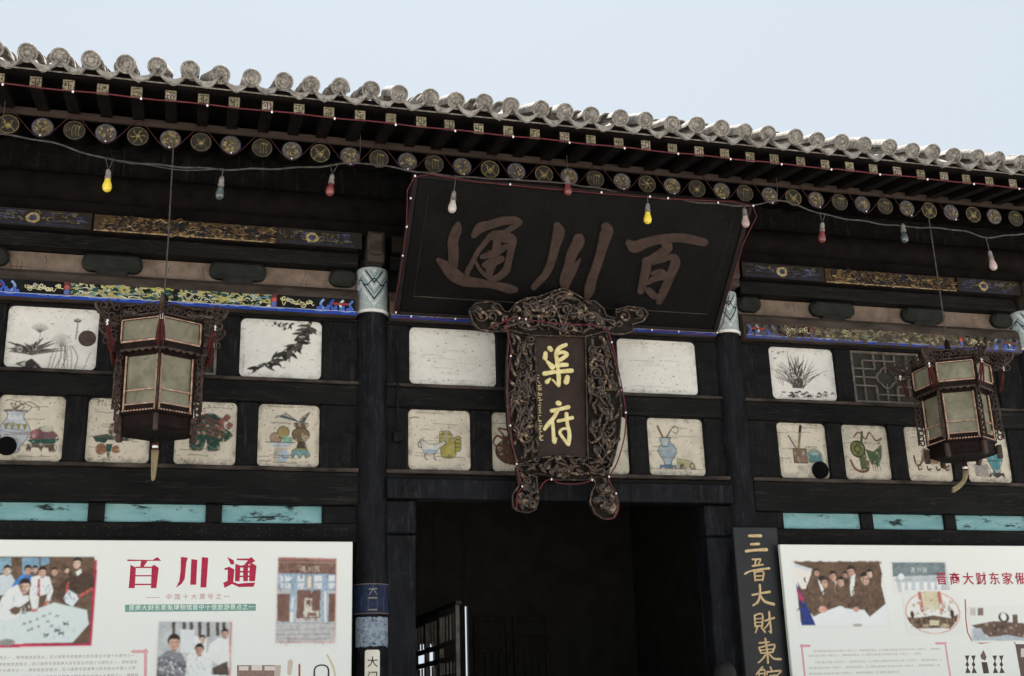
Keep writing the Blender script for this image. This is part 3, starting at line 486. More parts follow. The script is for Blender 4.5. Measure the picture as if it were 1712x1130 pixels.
PHA = [('p','c8325a',[(-4.848,2.723),(-3.873,2.726),(-3.87,2.09),(-4.784,2.084)]),('p','6e5848',[(-4.851,2.751),(-3.894,2.754),(-3.886,2.107),(-4.787,2.112)]),('e','7a6352',-4.197,2.458,0.007,0.008),('e','857060',-4.276,2.605,0.009,0.015),('e','857060',-4.292,2.472,0.005,0.014),('e','7a6352',-4.202,2.703,0.012,0.006),('e','54443a',-4.577,2.433,0.018,0.025),('e','5d4a3e',-4.227,2.471,0.023,0.017),('e','67503f',-4.447,2.662,0.014,0.011),('e','5d4a3e',-4.299,2.419,0.023,0.008),('e','67503f',-4.518,2.622,0.019,0.02),('e','857060',-4.236,2.421,0.009,0.011),('e','857060',-4.013,2.561,0.017,0.006),('e','7a6352',-4.087,2.596,0.018,0.013),('e','67503f',-4.531,2.507,0.007,0.009),('e','857060',-4.336,2.483,0.014,0.012),('e','54443a',-4.192,2.6,0.009,0.016),('e','5d4a3e',-4.065,2.549,0.022,0.01),('e','54443a',-4.351,2.443,0.012,0.024),('e','54443a',-4.172,2.483,0.013,0.023),('e','54443a',-4.038,2.556,0.016,0.014),('e','5d4a3e',-4.27,2.61,0.016,0.024),('e','857060',-4.268,2.613,0.012,0.016),('e','54443a',-4.059,2.622,0.017,0.022),('e','7a6352',-4.227,2.675,0.007,0.017),('e','67503f',-4.559,2.412,0.007,0.023),('e','857060',-4.577,2.476,0.01,0.008),('e','54443a',-4.476,2.637,0.009,0.011),('e','7a6352',-4.141,2.511,0.011,0.02),('e','857060',-4.285,2.73,0.013,0.014),('e','7a6352',-4.427,2.649,0.019,0.025),('e','54443a',-4.287,2.399,0.01,0.013),('e','5d4a3e',-4.111,2.682,0.019,0.019),('e','54443a',-4.01,2.396,0.018,0.019),('e','857060',-4.439,2.512,0.013,0.017),('e','67503f',-4.145,2.589,0.02,0.008),('e','7a6352',-3.997,2.631,0.022,0.012),('e','67503f',-4.086,2.592,0.01,0.006),('e','5d4a3e',-4.199,2.662,0.023,0.015),('e','54443a',-4.251,2.606,0.012,0.01),('e','857060',-4.19,2.566,0.023,0.013),('e','54443a',-4.259,2.624,0.022,0.024),('e','5d4a3e',-4.478,2.441,0.02,0.017),('e','7a6352',-4.373,2.664,0.018,0.022),('e','54443a',-4.35,2.431,0.018,0.015),('e','54443a',-4.429,2.486,0.007,0.009),('e','54443a',-4.443,2.474,0.017,0.022),('e','67503f',-4.376,2.698,0.01,0.025),('e','857060',-4.502,2.546,0.007,0.006),('e','5d4a3e',-4.321,2.394,0.008,0.008),('e','5d4a3e',-4.166,2.465,0.013,0.017),('e','7a6352',-4.195,2.406,0.012,0.011),('e','54443a',-3.958,2.577,0.011,0.022),('e','67503f',-4.581,2.505,0.007,0.008),('e','5d4a3e',-4.459,2.465,0.016,0.009),('e','857060',-4.49,2.654,0.019,0.008),('e','857060',-4.039,2.548,0.021,0.017),('e','857060',-4.39,2.665,0.011,0.006),('e','67503f',-4.101,2.626,0.013,0.014),('e','5d4a3e',-3.954,2.398,0.024,0.008),('e','7a6352',-4.048,2.466,0.023,0.023),('e','857060',-4.148,2.647,0.016,0.012),('e','7a6352',-4.34,2.453,0.007,0.02),('e','5d4a3e',-4.144,2.513,0.023,0.013),('e','67503f',-4.577,2.673,0.02,0.017),('e','67503f',-4.44,2.703,0.017,0.022),('e','5d4a3e',-4.443,2.731,0.01,0.007),('e','54443a',-3.992,2.482,0.006,0.006),('e','67503f',-4.248,2.437,0.008,0.016),('e','67503f',-4.529,2.409,0.009,0.021),('e','7a6352',-4.035,2.626,0.008,0.016),('e','54443a',-4.384,2.427,0.008,0.024),('e','5d4a3e',-4.051,2.451,0.017,0.019),('e','54443a',-4.01,2.476,0.019,0.009),('e','857060',-4.24,2.721,0.022,0.011),('e','5d4a3e',-4.129,2.582,0.014,0.011),('e','857060',-4.01,2.579,0.013,0.013),('e','67503f',-4.255,2.461,0.023,0.025),('e','5d4a3e',-4.558,2.614,0.008,0.008),('e','67503f',-3.922,2.641,0.016,0.009),('e','5d4a3e',-4.451,2.735,0.015,0.016),('e','857060',-3.95,2.514,0.01,0.012),('e','857060',-3.93,2.488,0.012,0.018),('e','67503f',-3.931,2.661,0.023,0.021),('e','67503f',-4.479,2.472,0.022,0.012),('e','67503f',-4.014,2.608,0.019,0.021),('e','54443a',-4.549,2.695,0.017,0.016),('e','857060',-4.483,2.65,0.009,0.017),('e','5d4a3e',-4.26,2.6,0.018,0.013),('e','7a6352',-4.209,2.392,0.015,0.007),('e','67503f',-4.171,2.644,0.023,0.025),('e','7a6352',-3.923,2.521,0.024,0.019),('p','8fb0c4',[(-4.837,2.744),(-4.493,2.745),(-4.483,2.631),(-4.826,2.631)]),('p','86acc6',[(-4.416,2.745),(-4.297,2.746),(-4.283,2.66),(-4.403,2.617)]),('p','86acc6',[(-4.283,2.746),(-4.226,2.746),(-4.218,2.699),(-4.277,2.685)]),('p','d3dcdf',[(-4.599,2.61),(-4.487,2.623),(-4.446,2.571),(-4.454,2.476),(-4.586,2.462)]),('p','8a6a5a',[(-4.522,2.632),(-4.501,2.632),(-4.498,2.611),(-4.521,2.611)]),('e','332823',-4.514,2.662,0.028,0.032),('e','e6cbb8',-4.514,2.649,0.023,0.032),('p','b98f7c',[(-4.522,2.672),(-4.535,2.658),(-4.531,2.635),(-4.517,2.621),(-4.525,2.646)]),('p','332823',[(-4.539,2.661),(-4.533,2.677),(-4.516,2.685),(-4.498,2.677),(-4.489,2.661),(-4.499,2.667),(-4.511,2.669),(-4.529,2.666)]),('s','4a3630',[(-4.527,2.653,0.0035),(-4.518,2.653,0.0035)]),('s','4a3630',[(-4.509,2.653,0.0035),(-4.5,2.653,0.0035)]),('s','b98f7c',[(-4.513,2.652,0.0028),(-4.514,2.641,0.0042)]),('s','9a5a50',[(-4.518,2.632,0.0031),(-4.505,2.632,0.0031)]),('p','4a86c8',[(-4.472,2.532),(-4.443,2.581),(-4.4,2.623),(-4.329,2.618),(-4.332,2.539),(-4.429,2.49)]),('p','8a6a5a',[(-4.376,2.632),(-4.355,2.632),(-4.352,2.611),(-4.376,2.611)]),('e','332823',-4.368,2.662,0.028,0.032),('e','cfa894',-4.366,2.649,0.023,0.032),('p','b98f7c',[(-4.362,2.672),(-4.346,2.658),(-4.347,2.635),(-4.358,2.621),(-4.355,2.646)]),('p','332823',[(-4.394,2.661),(-4.387,2.677),(-4.37,2.685),(-4.352,2.677),(-4.343,2.661),(-4.353,2.667),(-4.366,2.669),(-4.383,2.666)]),('s','4a3630',[(-4.381,2.653,0.0035),(-4.373,2.653,0.0035)]),('s','4a3630',[(-4.363,2.653,0.0035),(-4.354,2.653,0.0035)]),('s','b98f7c',[(-4.368,2.652,0.0028),(-4.368,2.641,0.0042)]),('s','9a5a50',[(-4.373,2.632,0.0032),(-4.36,2.632,0.0032)]),('p','8a6a5a',[(-4.322,2.641),(-4.306,2.641),(-4.303,2.625),(-4.322,2.625)]),('e','332823',-4.316,2.664,0.022,0.025),('e','e0bfae',-4.316,2.655,0.018,0.025),('p','b98f7c',[(-4.322,2.672),(-4.332,2.661),(-4.329,2.644),(-4.319,2.632),(-4.324,2.652)]),('p','332823',[(-4.335,2.664),(-4.33,2.676),(-4.317,2.682),(-4.303,2.676),(-4.296,2.664),(-4.304,2.668),(-4.314,2.67),(-4.327,2.668)]),('s','4a3630',[(-4.326,2.658,0.0027),(-4.319,2.658,0.0027)]),('s','4a3630',[(-4.312,2.658,0.0027),(-4.305,2.658,0.0027)]),('s','b98f7c',[(-4.315,2.657,0.0022),(-4.316,2.648,0.0033)]),('s','9a5a50',[(-4.319,2.641,0.0024),(-4.309,2.641,0.0024)]),('p','eceeec',[(-4.341,2.599),(-4.278,2.615),(-4.209,2.602),(-4.173,2.495),(-4.203,2.397),(-4.227,2.395),(-4.212,2.474),(-4.27,2.457),(-4.27,2.373),(-4.311,2.355),(-4.338,2.447)]),('p','b83a58',[(-4.29,2.58),(-4.278,2.59),(-4.264,2.457),(-4.286,2.457)]),('p','6e5848',[(-4.27,2.457),(-4.212,2.474),(-4.227,2.395),(-4.27,2.373)]),('p','8a6a5a',[(-4.273,2.613),(-4.249,2.613),(-4.246,2.591),(-4.272,2.591)]),('e','332823',-4.264,2.647,0.032,0.036),('e','d8b39e',-4.264,2.633,0.026,0.036),('p','b98f7c',[(-4.273,2.659),(-4.288,2.642),(-4.283,2.617),(-4.268,2.601),(-4.276,2.63)]),('p','332823',[(-4.292,2.646),(-4.285,2.664),(-4.266,2.673),(-4.245,2.664),(-4.235,2.646),(-4.246,2.653),(-4.26,2.656),(-4.28,2.652)]),('s','4a3630',[(-4.278,2.637,0.0039),(-4.268,2.637,0.0039)]),('s','4a3630',[(-4.257,2.637,0.0039),(-4.248,2.637,0.0039)]),('s','b98f7c',[(-4.263,2.636,0.0032),(-4.264,2.623,0.0047)]),('s','9a5a50',[(-4.269,2.613,0.0035),(-4.254,2.613,0.0035)]),('p','554238',[(-4.156,2.446),(-4.137,2.545),(-4.059,2.606),(-3.952,2.642),(-3.886,2.609),(-3.884,2.508),(-3.985,2.445),(-4.07,2.389)]),('p','8a6a5a',[(-4.185,2.622),(-4.166,2.622),(-4.163,2.604),(-4.184,2.604)]),('e','332823',-4.177,2.649,0.025,0.028),('e','cfa894',-4.175,2.638,0.021,0.028),('p','c09a86',[(-4.172,2.658),(-4.158,2.645),(-4.158,2.625),(-4.168,2.612),(-4.166,2.635)]),('p','332823',[(-4.2,2.648),(-4.194,2.662),(-4.179,2.67),(-4.163,2.662),(-4.155,2.648),(-4.164,2.654),(-4.175,2.656),(-4.19,2.653)]),('s','4a3630',[(-4.189,2.641,0.0031),(-4.181,2.641,0.0031)]),('s','4a3630',[(-4.172,2.641,0.0031),(-4.165,2.641,0.0031)]),('s','c09a86',[(-4.177,2.64,0.0025),(-4.177,2.63,0.0038)]),('s','9a5a50',[(-4.182,2.622,0.0028),(-4.17,2.622,0.0028)]),('p','8a6a5a',[(-4.094,2.639),(-4.08,2.639),(-4.078,2.626),(-4.094,2.626)]),('e','332823',-4.089,2.659,0.019,0.021),('e','e6cbb8',-4.089,2.651,0.015,0.021),('p','c09a86',[(-4.094,2.666),(-4.103,2.656),(-4.1,2.642),(-4.091,2.632),(-4.096,2.649)]),('p','332823',[(-4.105,2.659),(-4.101,2.669),(-4.09,2.675),(-4.078,2.669),(-4.072,2.659),(-4.078,2.663),(-4.087,2.664),(-4.098,2.662)]),('s','4a3630',[(-4.097,2.653,0.0023),(-4.092,2.653,0.0023)]),('s','4a3630',[(-4.085,2.653,0.0023),(-4.079,2.653,0.0023)]),('s','c09a86',[(-4.088,2.653,0.0019),(-4.089,2.645,0.0028)]),('s','9a5a50',[(-4.092,2.639,0.0021),(-4.083,2.639,0.0021)]),('p','8a6a5a',[(-4.028,2.681),(-4.003,2.681),(-4.0,2.657),(-4.028,2.657)]),('e','332823',-4.018,2.716,0.033,0.037),('e','e6cbb8',-4.019,2.701,0.027,0.037),('p','c09a86',[(-4.027,2.728),(-4.043,2.711),(-4.039,2.685),(-4.023,2.668),(-4.031,2.698)]),('p','332823',[(-4.048,2.715),(-4.04,2.733),(-4.02,2.743),(-3.999,2.734),(-3.988,2.715),(-4.0,2.722),(-4.015,2.725),(-4.035,2.721)]),('s','4a3630',[(-4.033,2.706,0.0041),(-4.023,2.706,0.0041)]),('s','4a3630',[(-4.011,2.706,0.0041),(-4.002,2.706,0.0041)]),('s','c09a86',[(-4.017,2.704,0.0033),(-4.018,2.691,0.005)]),('s','9a5a50',[(-4.024,2.681,0.0037),(-4.008,2.681,0.0037)]),('p','f0f0ec',[(-4.027,2.638),(-3.988,2.663),(-3.979,2.631),(-4.011,2.609)]),('p','e2ecf2',[(-4.096,2.442),(-4.068,2.506),(-4.008,2.47),(-3.984,2.443),(-4.028,2.378),(-4.078,2.408)]),('s','c4625c',[(-4.078,2.488,0.0178),(-4.072,2.556,0.0192)]),('s','c4625c',[(-3.991,2.452,0.0178),(-3.897,2.51,0.0235)]),('p','dfe9e8',[(-4.786,2.229),(-4.529,2.277),(-4.381,2.325),(-4.16,2.41),(-3.923,2.352),(-3.901,2.246),(-4.008,2.113),(-4.774,2.111)]),('p','eceeec',[(-4.553,2.392),(-4.531,2.448),(-4.503,2.504),(-4.43,2.546),(-4.346,2.461),(-4.34,2.426),(-4.389,2.384),(-4.47,2.357),(-4.453,2.325),(-4.386,2.349),(-4.381,2.325),(-4.489,2.275),(-4.543,2.281)]),('s','c9d0d2',[(-4.345,2.344,0.0024),(-4.345,2.336,0.0046),(-4.339,2.328,0.0024)]),('s','c9d0d2',[(-4.376,2.466,0.0024),(-4.374,2.455,0.0046),(-4.375,2.444,0.0024)]),('s','d9dfe0',[(-4.461,2.384,0.0024),(-4.457,2.358,0.0063),(-4.467,2.332,0.0024)]),('s','d9dfe0',[(-4.543,2.506,0.0024),(-4.534,2.49,0.0061),(-4.528,2.474,0.0024)]),('s','c9d0d2',[(-4.515,2.48,0.0024),(-4.516,2.468,0.0044),(-4.513,2.457,0.0024)]),('s','d9dfe0',[(-4.34,2.392,0.0024),(-4.336,2.381,0.0081),(-4.33,2.371,0.0024)]),('s','d9dfe0',[(-4.386,2.372,0.0024),(-4.39,2.358,0.0081),(-4.378,2.344,0.0024)]),('s','d9dfe0',[(-4.45,2.418,0.0024),(-4.449,2.401,0.0086),(-4.452,2.385,0.0024)]),('s','b5c0c6',[(-4.36,2.352,0.0024),(-4.355,2.336,0.007),(-4.359,2.321,0.0024)]),('s','c9d0d2',[(-4.404,2.346,0.0024),(-4.393,2.323,0.0073),(-4.389,2.3,0.0024)]),('s','b5c0c6',[(-4.45,2.457,0.0024),(-4.446,2.435,0.0067),(-4.441,2.413,0.0024)]),('s','d9dfe0',[(-4.458,2.383,0.0024),(-4.448,2.366,0.0073),(-4.468,2.35,0.0024)]),('s','c9d0d2',[(-4.375,2.383,0.0024),(-4.359,2.358,0.0043),(-4.368,2.334,0.0024)]),('s','c9d0d2',[(-4.531,2.408,0.0024),(-4.524,2.387,0.0044),(-4.537,2.367,0.0024)]),('s','b5c0c6',[(-4.371,2.345,0.0024),(-4.368,2.337,0.0039),(-4.372,2.329,0.0024)]),('s','c9d0d2',[(-4.5,2.507,0.0024),(-4.504,2.498,0.008),(-4.507,2.488,0.0024)]),('s','bcc6cc',[(-4.29,2.496,0.0022),(-4.287,2.482,0.0036),(-4.3,2.468,0.0022)]),('s','bcc6cc',[(-4.213,2.544,0.0022),(-4.211,2.533,0.0062),(-4.213,2.521,0.0022)]),('s','bcc6cc',[(-4.21,2.548,0.0022),(-4.207,2.539,0.0069),(-4.217,2.529,0.0022)]),('s','c9d0d2',[(-4.219,2.487,0.0022),(-4.213,2.475,0.0047),(-4.215,2.462,0.0022)]),('s','bcc6cc',[(-4.2,2.522,0.0022),(-4.201,2.5,0.0076),(-4.199,2.479,0.0022)]),('s','c9d0d2',[(-4.191,2.438,0.0022),(-4.19,2.43,0.0046),(-4.187,2.421,0.0022)]),('s','bcc6cc',[(-4.213,2.442,0.0022),(-4.21,2.428,0.0061),(-4.213,2.413,0.0022)]),('s','c9d0d2',[(-4.294,2.531,0.0022),(-4.282,2.507,0.0086),(-4.282,2.483,0.0022)]),('s','c9d0d2',[(-4.295,2.442,0.0022),(-4.287,2.417,0.0044),(-4.276,2.392,0.0022)]),('s','bcc6cc',[(-4.248,2.54,0.0022),(-4.251,2.532,0.0076),(-4.248,2.524,0.0022)]),('s','c9d0d2',[(-4.305,2.538,0.0022),(-4.314,2.517,0.0066),(-4.32,2.496,0.0022)]),('s','bcc6cc',[(-4.228,2.532,0.0022),(-4.226,2.508,0.0087),(-4.233,2.485,0.0022)]),('s','c9d0d2',[(-4.311,2.486,0.0022),(-4.306,2.479,0.0048),(-4.313,2.472,0.0022)]),('s','bcc6cc',[(-4.223,2.421,0.0022),(-4.215,2.408,0.0081),(-4.224,2.395,0.0022)]),('s','463630',[(-4.088,2.535,0.0027),(-4.091,2.526,0.0042),(-4.086,2.518,0.0027)]),('s','6a5448',[(-4.068,2.446,0.0027),(-4.068,2.442,0.0053),(-4.07,2.437,0.0027)]),('s','6a5448',[(-4.087,2.453,0.0027),(-4.082,2.44,0.0054),(-4.09,2.427,0.0027)]),('s','6a5448',[(-3.982,2.471,0.0027),(-3.987,2.458,0.0083),(-3.975,2.445,0.0027)]),('s','463630',[(-4.017,2.527,0.0027),(-4.012,2.518,0.0097),(-4.008,2.509,0.0027)]),('s','6a5448',[(-3.931,2.544,0.0028),(-3.928,2.537,0.0076),(-3.932,2.529,0.0028)]),('s','6a5448',[(-3.991,2.502,0.0027),(-3.993,2.496,0.0096),(-3.995,2.49,0.0027)]),('s','6a5448',[(-4.023,2.445,0.0027),(-4.02,2.436,0.0051),(-4.018,2.426,0.0027)]),('s','6a5448',[(-4.126,2.454,0.0027),(-4.128,2.443,0.0065),(-4.119,2.432,0.0027)]),('s','463630',[(-4.063,2.489,0.0027),(-4.056,2.475,0.0089),(-4.067,2.461,0.0027)]),('s','463630',[(-3.992,2.459,0.0027),(-3.993,2.453,0.0043),(-3.993,2.448,0.0027)]),('s','6a5448',[(-4.121,2.449,0.0027),(-4.125,2.442,0.006),(-4.114,2.435,0.0027)]),('s','463630',[(-3.945,2.503,0.0028),(-3.948,2.489,0.0054),(-3.945,2.475,0.0028)]),('s','6a5448',[(-4.112,2.507,0.0027),(-4.109,2.492,0.0066),(-4.111,2.478,0.0027)]),('s','463630',[(-4.049,2.465,0.0027),(-4.049,2.45,0.0055),(-4.035,2.435,0.0027)]),('s','463630',[(-4.12,2.539,0.0027),(-4.118,2.527,0.0078),(-4.116,2.515,0.0027)]),('s','6a5448',[(-4.067,2.541,0.0027),(-4.061,2.528,0.0069),(-4.052,2.515,0.0027)]),('s','463630',[(-4.024,2.521,0.0027),(-4.026,2.512,0.0072),(-4.021,2.504,0.0027)]),('s','c8d6d8',[(-4.147,2.17,0.0027),(-4.139,2.154,0.0093),(-4.152,2.138,0.0027)]),('s','c8d6d8',[(-4.496,2.247,0.0026),(-4.496,2.237,0.0046),(-4.499,2.227,0.0026)]),('s','d2dede',[(-4.085,2.211,0.0027),(-4.087,2.203,0.0094),(-4.089,2.196,0.0027)]),('s','c8d6d8',[(-4.156,2.247,0.0027),(-4.158,2.242,0.0055),(-4.151,2.237,0.0027)]),('s','c8d6d8',[(-4.0,2.225,0.0027),(-4.005,2.206,0.0107),(-4.008,2.188,0.0027)]),('s','d2dede',[(-3.942,2.212,0.0027),(-3.944,2.207,0.0051),(-3.946,2.201,0.0027)]),('s','d2dede',[(-4.342,2.19,0.0027),(-4.344,2.185,0.0064),(-4.343,2.18,0.0027)]),('s','c8d6d8',[(-4.108,2.239,0.0027),(-4.113,2.228,0.0106),(-4.117,2.216,0.0027)]),('s','d2dede',[(-4.069,2.156,0.0027),(-4.069,2.15,0.008),(-4.073,2.145,0.0027)]),('s','c8d6d8',[(-4.498,2.244,0.0026),(-4.505,2.226,0.0056),(-4.484,2.208,0.0026)]),('s','d2dede',[(-4.246,2.2,0.0027),(-4.239,2.182,0.0047),(-4.235,2.165,0.0027)]),('s','c8d6d8',[(-4.04,2.153,0.0027),(-4.041,2.148,0.0075),(-4.041,2.142,0.0027)]),('s','c8d6d8',[(-4.437,2.232,0.0027),(-4.439,2.217,0.0061),(-4.443,2.203,0.0026)]),('s','d2dede',[(-4.48,2.248,0.0026),(-4.484,2.234,0.0043),(-4.464,2.219,0.0026)]),('s','d2dede',[(-4.204,2.212,0.0027),(-4.201,2.204,0.0071),(-4.204,2.196,0.0027)]),('s','d2dede',[(-4.485,2.153,0.0026),(-4.485,2.147,0.0053),(-4.479,2.142,0.0026)]),('p','6e5848',[(-4.475,2.357),(-4.439,2.381),(-4.402,2.377),(-4.397,2.337),(-4.427,2.318)]),('p','8a6a5a',[(-4.391,2.497),(-4.358,2.497),(-4.353,2.465),(-4.39,2.465)]),('e','332823',-4.379,2.544,0.044,0.05),('e','e0bfae',-4.379,2.525,0.036,0.05),('p','a98070',[(-4.391,2.561),(-4.412,2.538),(-4.406,2.503),(-4.384,2.48),(-4.395,2.52)]),('p','332823',[(-4.418,2.543),(-4.408,2.568),(-4.382,2.581),(-4.353,2.568),(-4.339,2.543),(-4.354,2.553),(-4.374,2.556),(-4.401,2.552)]),('s','4a3630',[(-4.398,2.531,0.0055),(-4.385,2.531,0.0055)]),('s','4a3630',[(-4.37,2.531,0.0055),(-4.356,2.53,0.0055)]),('s','a98070',[(-4.377,2.529,0.0044),(-4.378,2.511,0.0066)]),('s','9a5a50',[(-4.385,2.497,0.005),(-4.365,2.497,0.005)]),('p','6e5848',[(-3.899,2.211),(-3.898,2.114),(-4.008,2.113)]),('s','c4625c',[(-4.208,2.418,0.0149),(-4.226,2.393,0.0203)]),('s','d08a80',[(-4.31,2.352,0.0228),(-4.283,2.355,0.0228)]),('e','9a9a96',-4.469,2.122,0.059,0.025),('s','566070',[(-4.368,2.251,0.0047),(-4.359,2.26,0.004),(-4.348,2.257,0.0033)]),('s','566070',[(-4.362,2.264,0.0033),(-4.354,2.246,0.0047)]),('s','566070',[(-4.327,2.264,0.0047),(-4.318,2.274,0.004),(-4.308,2.271,0.0033)]),('s','566070',[(-4.321,2.278,0.0033),(-4.313,2.26,0.0047)]),('s','566070',[(-4.28,2.281,0.0047),(-4.271,2.291,0.004),(-4.261,2.288,0.0034)]),('s','566070',[(-4.274,2.295,0.0034),(-4.266,2.277,0.0047)]),('s','566070',[(-4.238,2.305,0.0047),(-4.225,2.315,0.004),(-4.211,2.312,0.0034)]),('s','566070',[(-4.228,2.319,0.0034),(-4.22,2.301,0.0047)]),('s','566070',[(-4.192,2.323,0.0047),(-4.184,2.333,0.0041),(-4.175,2.33,0.0034)]),('s','566070',[(-4.187,2.337,0.0034),(-4.179,2.319,0.0047)]),('s','566070',[(-4.334,2.202,0.0047),(-4.325,2.211,0.004),(-4.314,2.208,0.0033)]),('s','566070',[(-4.328,2.215,0.0033),(-4.319,2.197,0.0047)]),('s','566070',[(-4.309,2.212,0.0047),(-4.302,2.221,0.004),(-4.295,2.219,0.0033)]),('s','566070',[(-4.305,2.226,0.0033),(-4.297,2.207,0.0047)]),('s','566070',[(-4.263,2.231,0.0047),(-4.257,2.24,0.004),(-4.249,2.237,0.0034)]),('s','566070',[(-4.26,2.245,0.0034),(-4.252,2.226,0.0047)]),('s','566070',[(-4.204,2.265,0.0047),(-4.193,2.274,0.004),(-4.18,2.272,0.0034)]),('s','566070',[(-4.196,2.279,0.0034),(-4.188,2.26,0.0047)]),('s','566070',[(-4.148,2.304,0.0047),(-4.132,2.314,0.0041),(-4.115,2.311,0.0034)]),('s','566070',[(-4.135,2.318,0.0034),(-4.127,2.3,0.0047)]),('s','566070',[(-4.179,2.231,0.0047),(-4.166,2.241,0.004),(-4.153,2.238,0.0034)]),('s','566070',[(-4.169,2.245,0.0034),(-4.161,2.227,0.0047)]),('s','404a58',[(-4.219,2.181,0.006),(-4.196,2.174,0.0054),(-4.183,2.184,0.004)]),('s','404a58',[(-4.215,2.158,0.006),(-4.19,2.166,0.0054),(-4.183,2.179,0.004)]),('s','404a58',[(-4.214,2.176,0.006),(-4.199,2.175,0.0054),(-4.183,2.179,0.004)]),('s','404a58',[(-4.208,2.16,0.006),(-4.19,2.165,0.0054),(-4.183,2.18,0.004)]),('s','404a58',[(-4.139,2.203,0.0061),(-4.113,2.202,0.0054),(-4.103,2.193,0.0041)]),('s','404a58',[(-4.142,2.204,0.0061),(-4.114,2.206,0.0054),(-4.105,2.218,0.0041)]),('s','404a58',[(-4.138,2.218,0.0061),(-4.11,2.201,0.0054),(-4.104,2.205,0.0041)]),('s','404a58',[(-4.139,2.195,0.0061),(-4.115,2.201,0.0054),(-4.104,2.194,0.0041)]),('s','404a58',[(-4.108,2.184,0.0061),(-4.086,2.183,0.0054),(-4.076,2.193,0.0041)]),('s','404a58',[(-4.11,2.173,0.0061),(-4.094,2.188,0.0054),(-4.075,2.177,0.0041)]),('s','404a58',[(-4.111,2.181,0.0061),(-4.088,2.184,0.0054),(-4.074,2.164,0.0041)]),('s','404a58',[(-4.112,2.185,0.0061),(-4.092,2.18,0.0054),(-4.076,2.189,0.0041)]),('s','404a58',[(-4.081,2.248,0.0061),(-4.062,2.254,0.0054),(-4.046,2.24,0.0041)]),('s','404a58',[(-4.086,2.267,0.0061),(-4.063,2.251,0.0054),(-4.047,2.251,0.0041)]),('s','404a58',[(-4.084,2.26,0.0061),(-4.064,2.255,0.0054),(-4.049,2.271,0.0041)]),('s','404a58',[(-4.076,2.244,0.0061),(-4.053,2.251,0.0054),(-4.046,2.239,0.0041)])]
